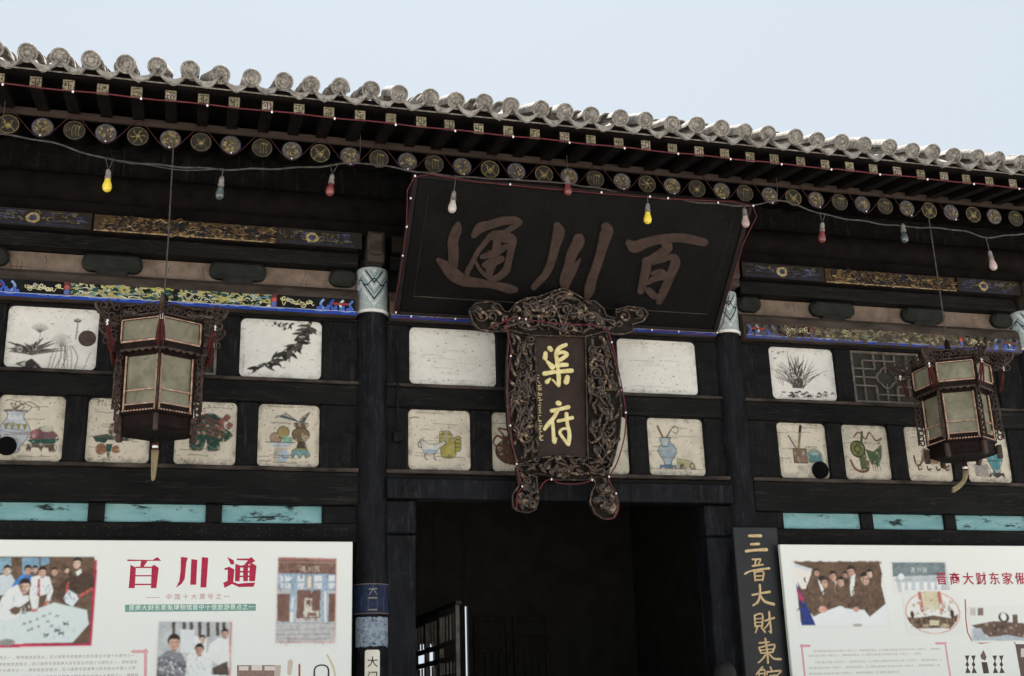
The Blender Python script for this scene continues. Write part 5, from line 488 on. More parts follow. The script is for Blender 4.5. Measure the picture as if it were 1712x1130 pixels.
PHC = [('p','d9908a',[(-3.393,2.261),(-2.844,2.252),(-2.837,1.755),(-3.389,1.769)]),('p','c4c6c8',[(-3.393,2.261),(-2.857,2.252),(-2.847,1.755),(-3.389,1.769)]),('p','5d544e',[(-3.295,2.257),(-3.27,2.257),(-3.264,2.137),(-3.289,2.138)]),('p','5d544e',[(-3.217,2.256),(-3.192,2.256),(-3.187,2.152),(-3.212,2.152)]),('p','5d544e',[(-3.163,2.256),(-3.137,2.255),(-3.132,2.143),(-3.157,2.144)]),('p','5d544e',[(-3.1,2.255),(-3.074,2.255),(-3.069,2.142),(-3.094,2.143)]),('p','5d544e',[(-3.036,2.254),(-3.011,2.254),(-3.006,2.141),(-3.031,2.142)]),('p','5d544e',[(-2.965,2.253),(-2.94,2.253),(-2.935,2.148),(-2.961,2.149)]),('p','5d544e',[(-2.918,2.253),(-2.892,2.253),(-2.887,2.132),(-2.913,2.132)]),('p','e4e6e8',[(-3.23,2.2),(-3.12,2.198),(-3.128,2.026),(-3.221,2.027)]),('p','eceeec',[(-3.025,1.992),(-3.005,2.086),(-2.944,2.133),(-2.865,2.131),(-2.847,1.911),(-2.887,1.896)]),('p','8a6a5a',[(-2.905,2.146),(-2.884,2.146),(-2.881,2.126),(-2.905,2.127)]),('e','332823',-2.895,2.174,0.028,0.03),('e','d8b39e',-2.896,2.163,0.023,0.03),('p','b98f7c',[(-2.903,2.184),(-2.917,2.171),(-2.914,2.15),(-2.901,2.135),(-2.907,2.16)]),('p','332823',[(-2.92,2.174),(-2.913,2.189),(-2.896,2.196),(-2.878,2.188),(-2.87,2.173),(-2.88,2.179),(-2.892,2.181),(-2.909,2.179)]),('s','4a3630',[(-2.908,2.166,0.0035),(-2.9,2.166,0.0035)]),('s','4a3630',[(-2.89,2.166,0.0035),(-2.882,2.166,0.0035)]),('s','b98f7c',[(-2.895,2.165,0.0028),(-2.896,2.154,0.0042)]),('s','9a5a50',[(-2.901,2.146,0.0031),(-2.888,2.146,0.0031)]),('p','5b5048',[(-2.978,1.906),(-2.866,1.958),(-2.846,1.817),(-2.962,1.82)]),('p','eceeec',[(-3.126,2.151),(-3.031,2.134),(-3.026,2.024),(-3.12,2.025)]),('p','8a6a5a',[(-3.071,2.108),(-3.052,2.107),(-3.05,2.09),(-3.071,2.09)]),('e','332823',-3.062,2.133,0.025,0.027),('e','e6cbb8',-3.061,2.123,0.021,0.027),('p','b98f7c',[(-3.057,2.142),(-3.043,2.129),(-3.044,2.11),(-3.055,2.098),(-3.051,2.12)]),('p','332823',[(-3.085,2.133),(-3.079,2.146),(-3.063,2.153),(-3.047,2.146),(-3.04,2.132),(-3.049,2.138),(-3.06,2.14),(-3.075,2.137)]),('s','4a3630',[(-3.074,2.126,0.0031),(-3.067,2.126,0.0031)]),('s','4a3630',[(-3.058,2.126,0.0031),(-3.05,2.126,0.0031)]),('s','b98f7c',[(-3.062,2.125,0.0025),(-3.063,2.115,0.0038)]),('s','9a5a50',[(-3.068,2.108,0.0028),(-3.056,2.107,0.0028)]),('p','8a8a90',[(-3.389,1.861),(-3.382,1.999),(-3.315,2.044),(-3.221,2.027),(-3.168,1.964),(-3.18,1.825),(-3.384,1.769)]),('p','8a6a5a',[(-3.288,2.071),(-3.252,2.07),(-3.248,2.038),(-3.288,2.038)]),('e','332823',-3.273,2.119,0.047,0.051),('e','cfa894',-3.269,2.099,0.039,0.051),('p','c09a86',[(-3.262,2.136),(-3.236,2.111),(-3.237,2.076),(-3.257,2.052),(-3.251,2.094)]),('p','332823',[(-3.315,2.119),(-3.303,2.143),(-3.275,2.157),(-3.244,2.143),(-3.23,2.117),(-3.246,2.127),(-3.267,2.131),(-3.297,2.127)]),('s','4a3630',[(-3.294,2.105,0.0059),(-3.28,2.105,0.0059)]),('s','4a3630',[(-3.264,2.105,0.0059),(-3.249,2.105,0.0059)]),('s','c09a86',[(-3.272,2.103,0.0047),(-3.274,2.085,0.0071)]),('s','9a5a50',[(-3.282,2.071,0.0053),(-3.259,2.07,0.0053)]),('p','eceeec',[(-3.173,1.995),(-3.121,2.049),(-3.026,2.032),(-2.975,1.945),(-2.993,1.821),(-3.165,1.825)]),('s','c4ccd2',[(-3.118,1.861,0.0031),(-3.122,1.852,0.0066),(-3.108,1.842,0.0031)]),('s','d4dadc',[(-3.124,1.916,0.0031),(-3.125,1.9,0.0091),(-3.11,1.885,0.0031)]),('s','d4dadc',[(-3.091,1.942,0.0031),(-3.089,1.921,0.0084),(-3.071,1.899,0.0031)]),('s','c4ccd2',[(-3.031,1.91,0.0031),(-3.032,1.902,0.0112),(-3.037,1.893,0.0031)]),('s','c4ccd2',[(-3.154,1.986,0.0031),(-3.153,1.977,0.0058),(-3.161,1.969,0.0031)]),('s','d4dadc',[(-2.993,1.939,0.0031),(-2.989,1.929,0.0116),(-2.996,1.918,0.0031)]),('s','c4ccd2',[(-3.096,1.875,0.0031),(-3.095,1.865,0.0071),(-3.097,1.856,0.0031)]),('s','d4dadc',[(-3.047,1.939,0.0031),(-3.054,1.921,0.0088),(-3.045,1.902,0.0031)]),('s','c4ccd2',[(-3.146,1.872,0.0031),(-3.149,1.855,0.0117),(-3.151,1.839,0.0031)]),('s','d4dadc',[(-3.127,2.02,0.0031),(-3.122,2.008,0.0117),(-3.134,1.997,0.0031)]),('s','c4ccd2',[(-3.094,1.996,0.0031),(-3.1,1.977,0.0107),(-3.1,1.958,0.0031)]),('s','c4ccd2',[(-3.158,1.896,0.0031),(-3.156,1.882,0.0117),(-3.166,1.869,0.0031)]),('s','c4ccd2',[(-3.062,1.955,0.0031),(-3.064,1.946,0.0054),(-3.068,1.938,0.0031)]),('s','d4dadc',[(-3.143,1.937,0.0031),(-3.139,1.923,0.0123),(-3.154,1.91,0.0031)]),('p','8a6a5a',[(-3.092,2.022),(-3.066,2.022),(-3.063,1.998),(-3.093,1.998)]),('e','332823',-3.081,2.058,0.035,0.038),('e','cfa894',-3.082,2.043,0.029,0.038),('p','a98070',[(-3.09,2.07),(-3.108,2.053),(-3.104,2.027),(-3.087,2.009),(-3.095,2.04)]),('p','332823',[(-3.112,2.058),(-3.104,2.076),(-3.082,2.086),(-3.06,2.075),(-3.049,2.056),(-3.061,2.064),(-3.077,2.067),(-3.099,2.063)]),('s','4a3630',[(-3.097,2.048,0.0044),(-3.087,2.047,0.0044)]),('s','4a3630',[(-3.074,2.047,0.0044),(-3.064,2.047,0.0044)]),('s','a98070',[(-3.08,2.046,0.0035),(-3.082,2.032,0.0053)]),('s','9a5a50',[(-3.088,2.022,0.0039),(-3.071,2.022,0.004)]),('p','eef0f0',[(-3.18,1.825),(-3.089,1.869),(-2.85,1.849),(-2.847,1.755),(-3.192,1.764)]),('s','3c3c44',[(-3.376,1.954,0.0077),(-3.366,1.945,0.0077)]),('s','3c3c44',[(-3.229,1.933,0.0077),(-3.219,1.923,0.0077)]),('s','e0e0e4',[(-3.324,1.968,0.0077),(-3.314,1.959,0.0077)]),('s','3c3c44',[(-3.323,1.959,0.0077),(-3.314,1.95,0.0077)]),('s','3c3c44',[(-3.318,1.996,0.0077),(-3.308,1.987,0.0077)]),('s','e0e0e4',[(-3.291,1.941,0.0077),(-3.281,1.931,0.0077)]),('s','e0e0e4',[(-3.185,1.907,0.0078),(-3.175,1.897,0.0078)]),('s','3c3c44',[(-3.189,1.93,0.0078),(-3.179,1.92,0.0078)]),('s','3c3c44',[(-3.359,1.989,0.0077),(-3.35,1.98,0.0077)]),('s','3c3c44',[(-3.259,1.847,0.0077),(-3.249,1.837,0.0077)]),('s','e0e0e4',[(-3.272,1.907,0.0077),(-3.262,1.897,0.0077)]),('s','e0e0e4',[(-3.188,1.977,0.0078),(-3.178,1.967,0.0078)]),('s','3c3c44',[(-3.229,1.933,0.0077),(-3.219,1.923,0.0077)]),('s','e0e0e4',[(-3.288,1.96,0.0077),(-3.278,1.95,0.0077)]),('s','e0e0e4',[(-3.285,1.963,0.0077),(-3.275,1.954,0.0077)]),('s','3c3c44',[(-3.326,1.861,0.0077),(-3.317,1.851,0.0077)]),('s','e0e0e4',[(-3.285,1.992,0.0077),(-3.276,1.983,0.0077)]),('s','3c3c44',[(-3.329,1.917,0.0077),(-3.319,1.907,0.0077)]),('s','e0e0e4',[(-3.299,1.957,0.0077),(-3.289,1.948,0.0077)]),('s','3c3c44',[(-3.364,1.856,0.0077),(-3.354,1.846,0.0077)]),('s','3c3c44',[(-3.187,1.933,0.0078),(-3.177,1.923,0.0078)]),('s','3c3c44',[(-3.286,1.983,0.0077),(-3.276,1.973,0.0077)]),('s','3c3c44',[(-3.198,1.907,0.0078),(-3.188,1.897,0.0078)]),('s','e0e0e4',[(-3.311,1.896,0.0077),(-3.302,1.887,0.0077)]),('s','e0e0e4',[(-3.22,1.914,0.0077),(-3.211,1.905,0.0077)]),('s','e0e0e4',[(-3.313,1.937,0.0077),(-3.304,1.928,0.0077)]),('s','3c3c44',[(-3.359,1.849,0.0077),(-3.349,1.84,0.0077)]),('s','3c3c44',[(-3.365,1.86,0.0077),(-3.356,1.851,0.0077)]),('s','3c3c44',[(-3.232,1.955,0.0078),(-3.222,1.945,0.0078)]),('s','e0e0e4',[(-3.208,1.889,0.0077),(-3.199,1.88,0.0077)]),('s','e0e0e4',[(-3.266,1.882,0.0077),(-3.256,1.872,0.0077)]),('s','3c3c44',[(-3.34,1.998,0.0077),(-3.33,1.988,0.0077)]),('s','3c3c44',[(-3.372,1.864,0.0077),(-3.362,1.854,0.0077)]),('s','e0e0e4',[(-3.299,1.879,0.0077),(-3.289,1.869,0.0077)]),('s','3c3c44',[(-3.208,1.911,0.0078),(-3.198,1.901,0.0078)]),('s','e0e0e4',[(-3.345,1.905,0.0077),(-3.336,1.895,0.0077)]),('s','3c3c44',[(-3.202,1.928,0.0078),(-3.192,1.918,0.0078)]),('s','e0e0e4',[(-3.37,1.907,0.0077),(-3.36,1.898,0.0077)]),('s','3c3c44',[(-3.272,1.957,0.0077),(-3.262,1.948,0.0077)]),('s','3c3c44',[(-3.373,1.987,0.0077),(-3.363,1.977,0.0077)]),('s','3c3c44',[(-3.322,1.944,0.0077),(-3.312,1.935,0.0077)]),('s','e0e0e4',[(-3.361,1.915,0.0077),(-3.351,1.905,0.0077)]),('s','e0e0e4',[(-3.334,1.848,0.0077),(-3.324,1.838,0.0077)]),('s','e0e0e4',[(-3.333,1.923,0.0077),(-3.323,1.914,0.0077)]),('s','e0e0e4',[(-3.362,1.981,0.0077),(-3.353,1.972,0.0077)]),('s','e0e0e4',[(-3.279,1.93,0.0077),(-3.27,1.921,0.0077)]),('s','3c3c44',[(-3.361,1.863,0.0077),(-3.352,1.853,0.0077)]),('s','e0e0e4',[(-3.251,1.853,0.0077),(-3.242,1.844,0.0077)]),('s','3c3c44',[(-3.294,1.874,0.0077),(-3.284,1.865,0.0077)]),('s','3c3c44',[(-3.309,1.973,0.0077),(-3.299,1.963,0.0077)]),('s','e0e0e4',[(-3.312,1.865,0.0077),(-3.302,1.856,0.0077)]),('s','3c3c44',[(-3.27,1.857,0.0077),(-3.26,1.848,0.0077)]),('s','3c3c44',[(-3.378,1.951,0.0077),(-3.368,1.941,0.0077)]),('s','e0e0e4',[(-3.282,1.887,0.0077),(-3.272,1.877,0.0077)]),('s','e0e0e4',[(-3.276,1.917,0.0077),(-3.266,1.907,0.0077)]),('s','3c3c44',[(-3.215,1.941,0.0078),(-3.206,1.931,0.0078)]),('s','3c3c44',[(-3.186,1.898,0.0078),(-3.177,1.889,0.0078)]),('s','e0e0e4',[(-3.262,1.948,0.0077),(-3.252,1.939,0.0077)]),('s','e0e0e4',[(-3.226,1.908,0.0077),(-3.216,1.899,0.0077)]),('s','3c3c44',[(-3.26,1.928,0.0077),(-3.25,1.919,0.0077)])]
PHD = [('e','a08c7c',2.76,2.722,0.03,0.008),('e','a08c7c',2.195,2.726,0.029,0.008),('e','8d7868',2.674,2.717,0.03,0.008),('e','8d7868',2.328,2.721,0.029,0.008),('e','8d7868',2.585,2.722,0.03,0.008),('e','8d7868',2.144,2.716,0.029,0.008),('e','8d7868',2.367,2.721,0.029,0.008),('e','a08c7c',2.231,2.726,0.029,0.008),('e','8d7868',2.54,2.727,0.029,0.008),('e','a08c7c',2.793,2.727,0.03,0.008),('e','8d7868',2.237,2.721,0.029,0.008),('e','8d7868',2.751,2.727,0.03,0.008),('e','8d7868',2.652,2.717,0.03,0.008),('e','8d7868',2.622,2.717,0.03,0.008),('e','a08c7c',2.833,2.717,0.03,0.008),('e','a08c7c',2.86,2.728,0.03,0.008),('e','a08c7c',2.7,2.722,0.03,0.008),('e','a08c7c',2.279,2.721,0.029,0.008),('e','a08c7c',2.876,2.722,0.03,0.008),('e','a08c7c',2.939,2.722,0.03,0.008),('e','a08c7c',2.462,2.716,0.029,0.008),('e','8d7868',2.297,2.716,0.029,0.008),('e','a08c7c',2.69,2.717,0.03,0.008),('e','a08c7c',2.433,2.722,0.029,0.008),('e','8d7868',2.215,2.726,0.029,0.008),('e','a08c7c',2.943,2.717,0.03,0.008),('e','a08c7c',2.61,2.722,0.03,0.008),('e','8d7868',2.746,2.722,0.03,0.008),('e','8d7868',2.643,2.722,0.03,0.008),('e','8d7868',2.208,2.726,0.029,0.008),('e','8d7868',2.341,2.727,0.029,0.008),('e','8d7868',2.426,2.716,0.029,0.008),('e','a08c7c',2.095,2.726,0.029,0.008),('e','8d7868',2.743,2.727,0.03,0.008),('e','8d7868',2.922,2.728,0.03,0.008),('e','8d7868',2.314,2.716,0.029,0.008),('e','a08c7c',2.615,2.717,0.03,0.008),('e','8d7868',2.724,2.717,0.03,0.008),('e','a08c7c',2.923,2.717,0.03,0.008),('e','8d7868',2.57,2.717,0.029,0.008),('p','6e5848',[(2.078,2.726),(2.945,2.728),(2.96,2.62),(2.938,2.516),(2.96,2.349),(2.781,2.235),(2.731,2.299),(2.216,2.241),(2.105,2.393)]),('p','f2ece4',[(2.08,2.698),(2.244,2.66),(2.231,2.608),(2.166,2.487),(2.123,2.487),(2.077,2.583)]),('p','d8dde4',[(2.081,2.711),(2.252,2.662),(2.241,2.634),(2.077,2.679)]),('p','2f3f86',[(2.075,2.532),(2.125,2.443),(2.229,2.166),(2.087,2.167)]),('p','c84860',[(2.082,2.5),(2.141,2.392),(2.117,2.367),(2.084,2.393)]),('p','8a6a5a',[(2.278,2.614),(2.301,2.614),(2.3,2.595),(2.274,2.595)]),('e','332823',2.293,2.641,0.03,0.029),('e','cfa894',2.293,2.63,0.025,0.029),('p','b98f7c',[(2.301,2.651),(2.315,2.637),(2.311,2.617),(2.296,2.604),(2.304,2.627)]),('p','332823',[(2.265,2.64),(2.275,2.655),(2.295,2.662),(2.313,2.655),(2.32,2.64),(2.31,2.646),(2.297,2.648),(2.278,2.645)]),('s','4a3630',[(2.277,2.633,0.0038),(2.286,2.633,0.0038)]),('s','4a3630',[(2.297,2.633,0.0038),(2.306,2.633,0.0038)]),('s','b98f7c',[(2.291,2.632,0.003),(2.288,2.622,0.0045)]),('s','9a5a50',[(2.282,2.614,0.0034),(2.296,2.614,0.0034)]),('p','8a6a5a',[(2.327,2.51),(2.366,2.51),(2.364,2.479),(2.321,2.479)]),('e','332823',2.352,2.556,0.051,0.048),('e','cfa894',2.352,2.537,0.042,0.048),('p','c09a86',[(2.367,2.572),(2.391,2.55),(2.383,2.516),(2.357,2.493),(2.371,2.533)]),('p','332823',[(2.306,2.555),(2.323,2.579),(2.356,2.592),(2.387,2.579),(2.398,2.555),(2.382,2.564),(2.36,2.568),(2.327,2.563)]),('s','4a3630',[(2.326,2.543,0.0064),(2.341,2.543,0.0064)]),('s','4a3630',[(2.359,2.543,0.0064),(2.375,2.543,0.0064)]),('s','c09a86',[(2.35,2.541,0.0051),(2.345,2.524,0.0077)]),('s','9a5a50',[(2.334,2.51,0.0057),(2.358,2.51,0.0057)]),('p','8a6a5a',[(2.437,2.575),(2.467,2.575),(2.466,2.551),(2.432,2.551)]),('e','332823',2.456,2.611,0.04,0.038),('e','cfa894',2.452,2.596,0.033,0.038),('p','a98070',[(2.448,2.623),(2.425,2.606),(2.425,2.58),(2.44,2.562),(2.437,2.593)]),('p','332823',[(2.42,2.61),(2.434,2.629),(2.46,2.639),(2.483,2.629),(2.492,2.61),(2.479,2.617),(2.462,2.62),(2.437,2.616)]),('s','4a3630',[(2.436,2.601,0.005),(2.448,2.601,0.005)]),('s','4a3630',[(2.462,2.601,0.005),(2.474,2.601,0.005)]),('s','a98070',[(2.455,2.599,0.004),(2.451,2.586,0.006)]),('s','9a5a50',[(2.442,2.575,0.0045),(2.461,2.575,0.0045)]),('p','8a6a5a',[(2.511,2.524),(2.541,2.524),(2.54,2.5),(2.506,2.5)]),('e','332823',2.53,2.56,0.04,0.038),('e','d8b39e',2.526,2.545,0.033,0.038),('p','b98f7c',[(2.522,2.572),(2.499,2.554),(2.499,2.528),(2.514,2.511),(2.511,2.541)]),('p','332823',[(2.494,2.559),(2.508,2.577),(2.534,2.587),(2.557,2.577),(2.566,2.559),(2.554,2.566),(2.536,2.568),(2.511,2.565)]),('s','4a3630',[(2.51,2.549,0.005),(2.522,2.549,0.005)]),('s','4a3630',[(2.536,2.549,0.005),(2.548,2.549,0.005)]),('s','b98f7c',[(2.529,2.548,0.004),(2.525,2.534,0.006)]),('s','9a5a50',[(2.516,2.524,0.0045),(2.535,2.524,0.0045)]),('p','8a6a5a',[(2.622,2.609),(2.657,2.609),(2.656,2.581),(2.616,2.581)]),('e','332823',2.645,2.652,0.047,0.045),('e','cfa894',2.64,2.634,0.039,0.044),('p','b98f7c',[(2.635,2.666),(2.608,2.645),(2.607,2.614),(2.626,2.594),(2.622,2.63)]),('p','332823',[(2.602,2.65),(2.618,2.672),(2.649,2.684),(2.677,2.672),(2.687,2.65),(2.673,2.659),(2.652,2.662),(2.622,2.658)]),('s','4a3630',[(2.621,2.639,0.0059),(2.635,2.639,0.0059)]),('s','4a3630',[(2.652,2.639,0.0059),(2.666,2.639,0.0059)]),('s','b98f7c',[(2.643,2.638,0.0047),(2.638,2.621,0.0071)]),('s','9a5a50',[(2.628,2.609,0.0053),(2.65,2.609,0.0053)]),('p','8a6a5a',[(2.759,2.541),(2.798,2.541),(2.796,2.51),(2.752,2.51)]),('e','332823',2.785,2.588,0.052,0.049),('e','d8b39e',2.779,2.568,0.043,0.049),('p','a98070',[(2.774,2.604),(2.743,2.581),(2.743,2.547),(2.763,2.524),(2.759,2.564)]),('p','332823',[(2.737,2.587),(2.755,2.611),(2.789,2.624),(2.82,2.611),(2.831,2.587),(2.815,2.596),(2.793,2.599),(2.759,2.595)]),('s','4a3630',[(2.758,2.574,0.0065),(2.774,2.574,0.0065)]),('s','4a3630',[(2.792,2.574,0.0065),(2.808,2.574,0.0065)]),('s','a98070',[(2.782,2.572,0.0052),(2.777,2.555,0.0078)]),('s','9a5a50',[(2.765,2.541,0.0059),(2.79,2.541,0.0059)]),('p','8a6a5a',[(2.817,2.597),(2.844,2.597),(2.843,2.576),(2.812,2.576)]),('e','332823',2.835,2.629,0.036,0.034),('e','e6cbb8',2.831,2.616,0.029,0.033),('p','c09a86',[(2.827,2.64),(2.806,2.624),(2.806,2.601),(2.82,2.585),(2.817,2.613)]),('p','332823',[(2.802,2.628),(2.814,2.645),(2.838,2.654),(2.859,2.645),(2.867,2.628),(2.856,2.635),(2.84,2.637),(2.817,2.634)]),('s','4a3630',[(2.816,2.62,0.0045),(2.827,2.62,0.0045)]),('s','4a3630',[(2.84,2.62,0.0045),(2.85,2.62,0.0045)]),('s','c09a86',[(2.833,2.619,0.0036),(2.829,2.607,0.0054)]),('s','9a5a50',[(2.821,2.597,0.004),(2.838,2.597,0.004)]),('p','8a6a5a',[(2.566,2.588),(2.589,2.588),(2.589,2.569),(2.563,2.569)]),('e','332823',2.581,2.615,0.031,0.029),('e','cfa894',2.578,2.604,0.025,0.029),('p','a98070',[(2.575,2.625),(2.557,2.611),(2.557,2.591),(2.569,2.578),(2.567,2.601)]),('p','332823',[(2.554,2.615),(2.564,2.629),(2.584,2.636),(2.602,2.629),(2.609,2.615),(2.599,2.62),(2.586,2.622),(2.567,2.619)]),('s','4a3630',[(2.566,2.607,0.0038),(2.575,2.607,0.0038)]),('s','4a3630',[(2.586,2.607,0.0038),(2.595,2.607,0.0038)]),('s','a98070',[(2.58,2.606,0.0031),(2.577,2.596,0.0046)]),('s','9a5a50',[(2.57,2.588,0.0034),(2.585,2.588,0.0034)]),('p','eceeec',[(2.293,2.583),(2.323,2.531),(2.354,2.486),(2.337,2.429),(2.316,2.474)]),('p','eceeec',[(2.621,2.582),(2.685,2.621),(2.642,2.421),(2.608,2.421)]),('p','eceeec',[(2.465,2.563),(2.484,2.544),(2.468,2.505)]),('s','4c3c34',[(2.492,2.496,0.0047),(2.477,2.478,0.0129),(2.504,2.459,0.0047)]),('s','5a473c',[(2.175,2.438,0.0046),(2.182,2.402,0.0088),(2.203,2.366,0.0046)]),('s','5a473c',[(2.893,2.478,0.0048),(2.879,2.458,0.0132),(2.906,2.439,0.0048)]),('s','4c3c34',[(2.579,2.362,0.0047),(2.59,2.335,0.0178),(2.554,2.308,0.0047)]),('s','806a5a',[(2.281,2.358,0.0046),(2.301,2.313,0.0115),(2.254,2.268,0.0046)]),('s','806a5a',[(2.139,2.387,0.0046),(2.13,2.374,0.0112),(2.136,2.36,0.0046)]),('s','5a473c',[(2.134,2.48,0.0046),(2.158,2.434,0.0069),(2.151,2.388,0.0046)]),('s','5a473c',[(2.258,2.339,0.0046),(2.242,2.314,0.0174),(2.252,2.289,0.0046)]),('s','5a473c',[(2.575,2.441,0.0047),(2.57,2.421,0.0145),(2.551,2.4,0.0047)]),('s','5a473c',[(2.596,2.563,0.0047),(2.57,2.527,0.0136),(2.596,2.491,0.0047)]),('s','5a473c',[(2.241,2.532,0.0046),(2.21,2.482,0.015),(2.28,2.433,0.0046)]),('s','806a5a',[(2.299,2.418,0.0046),(2.304,2.403,0.013),(2.297,2.389,0.0046)]),('s','4c3c34',[(2.655,2.331,0.0047),(2.649,2.314,0.0095),(2.638,2.297,0.0047)]),('s','4c3c34',[(2.874,2.37,0.0047),(2.864,2.343,0.0122),(2.849,2.316,0.0047)]),('s','4c3c34',[(2.479,2.512,0.0047),(2.472,2.496,0.013),(2.458,2.479,0.0047)]),('s','806a5a',[(2.418,2.434,0.0046),(2.423,2.405,0.0099),(2.426,2.377,0.0046)]),('s','806a5a',[(2.467,2.544,0.0047),(2.462,2.495,0.0182),(2.462,2.446,0.0047)]),('s','806a5a',[(2.232,2.525,0.0046),(2.203,2.486,0.0177),(2.25,2.448,0.0046)]),('s','5a473c',[(2.338,2.566,0.0046),(2.324,2.548,0.0077),(2.322,2.531,0.0046)]),('s','806a5a',[(2.422,2.417,0.0046),(2.402,2.369,0.0125),(2.386,2.321,0.0046)]),('s','5a473c',[(2.886,2.369,0.0047),(2.868,2.345,0.0125),(2.891,2.321,0.0047)]),('s','5a473c',[(2.739,2.492,0.0047),(2.743,2.446,0.0103),(2.737,2.4,0.0047)]),('s','806a5a',[(2.612,2.504,0.0047),(2.608,2.457,0.0091),(2.614,2.409,0.0047)]),('s','5a473c',[(2.169,2.363,0.0046),(2.158,2.342,0.0123),(2.169,2.321,0.0046)]),('s','4c3c34',[(2.572,2.593,0.0047),(2.588,2.559,0.0134),(2.597,2.526,0.0047)]),('s','4c3c34',[(2.117,2.294,0.0046),(2.1,2.249,0.0128),(2.121,2.204,0.0046)]),('s','806a5a',[(2.744,2.327,0.0047),(2.718,2.293,0.0097),(2.706,2.259,0.0047)]),('s','4c3c34',[(2.193,2.458,0.0046),(2.196,2.443,0.0147),(2.173,2.427,0.0046)]),('s','4c3c34',[(2.31,2.468,0.0046),(2.31,2.442,0.0127),(2.288,2.415,0.0046)]),('s','806a5a',[(2.635,2.592,0.0047),(2.631,2.577,0.0079),(2.621,2.562,0.0047)]),('s','806a5a',[(2.619,2.56,0.0047),(2.62,2.544,0.0135),(2.614,2.528,0.0047)]),('s','806a5a',[(2.703,2.595,0.0047),(2.689,2.579,0.0184),(2.702,2.562,0.0047)]),('s','5a473c',[(2.887,2.29,0.0047),(2.905,2.246,0.0151),(2.87,2.203,0.0047)]),('s','5a473c',[(2.198,2.301,0.0046),(2.188,2.285,0.0176),(2.213,2.267,0.0046)]),('s','4c3c34',[(2.403,2.375,0.0046),(2.387,2.345,0.0171),(2.367,2.315,0.0046)]),('s','5a473c',[(2.107,2.369,0.0046),(2.1,2.332,0.0176),(2.058,2.295,0.0046)]),('s','806a5a',[(2.184,2.357,0.0046),(2.182,2.342,0.0105),(2.193,2.326,0.0046)]),('s','5a473c',[(2.623,2.393,0.0047),(2.628,2.375,0.0185),(2.63,2.357,0.0047)]),('s','806a5a',[(2.828,2.309,0.0047),(2.851,2.263,0.0082),(2.797,2.219,0.0047)]),('s','806a5a',[(2.307,2.42,0.0046),(2.32,2.389,0.0172),(2.295,2.358,0.0046)]),('s','4c3c34',[(2.183,2.521,0.0046),(2.178,2.491,0.0113),(2.165,2.461,0.0046)]),('s','5a473c',[(2.175,2.591,0.0046),(2.162,2.566,0.0151),(2.178,2.541,0.0046)]),('s','806a5a',[(2.218,2.414,0.0046),(2.231,2.388,0.0138),(2.238,2.363,0.0046)]),('s','806a5a',[(2.662,2.492,0.0047),(2.634,2.453,0.0149),(2.644,2.414,0.0047)]),('s','4c3c34',[(2.287,2.38,0.0046),(2.282,2.339,0.0122),(2.231,2.299,0.0046)]),('s','806a5a',[(2.875,2.551,0.0048),(2.858,2.53,0.0089),(2.852,2.508,0.0048)]),('s','4c3c34',[(2.177,2.349,0.0046),(2.194,2.3,0.0113),(2.176,2.251,0.0046)]),('s','806a5a',[(2.82,2.449,0.0047),(2.805,2.423,0.0179),(2.817,2.396,0.0047)]),('s','5a473c',[(2.751,2.36,0.0047),(2.735,2.341,0.0151),(2.724,2.321,0.0047)]),('s','5a473c',[(2.484,2.333,0.0047),(2.468,2.295,0.0086),(2.471,2.258,0.0046)]),('s','4c3c34',[(2.676,2.543,0.0047),(2.679,2.517,0.0159),(2.643,2.492,0.0047)]),('s','4c3c34',[(2.343,2.506,0.0046),(2.352,2.472,0.0147),(2.303,2.438,0.0046)]),('s','806a5a',[(2.232,2.551,0.0046),(2.215,2.518,0.0093),(2.238,2.485,0.0046)]),('s','4c3c34',[(2.44,2.34,0.0046),(2.424,2.29,0.0113),(2.413,2.241,0.0046)]),('s','4c3c34',[(2.745,2.324,0.0047),(2.76,2.295,0.0136),(2.765,2.265,0.0047)]),('s','5a473c',[(2.919,2.592,0.0048),(2.925,2.565,0.0188),(2.892,2.538,0.0048)]),('s','4c3c34',[(2.524,2.31,0.0047),(2.508,2.278,0.0186),(2.481,2.245,0.0046)]),('s','4c3c34',[(2.691,2.424,0.0047),(2.707,2.375,0.0104),(2.637,2.327,0.0047)]),('s','5a473c',[(2.371,2.609,0.0047),(2.366,2.581,0.0182),(2.335,2.552,0.0046)]),('s','5a473c',[(2.266,2.573,0.0046),(2.268,2.539,0.0161),(2.29,2.504,0.0046)]),('p','eef2f2',[(2.201,2.235),(2.307,2.278),(2.487,2.333),(2.73,2.293),(2.78,2.222),(2.879,2.298),(2.959,2.342),(2.955,2.157),(2.236,2.165)]),('e','d9a596',2.317,2.303,0.043,0.03),('e','d9a596',2.651,2.302,0.032,0.023),('s','6e5848',[(2.53,2.324,0.0146),(2.615,2.31,0.0146)]),('e','b0aaa0',2.647,2.163,0.05,0.013)]
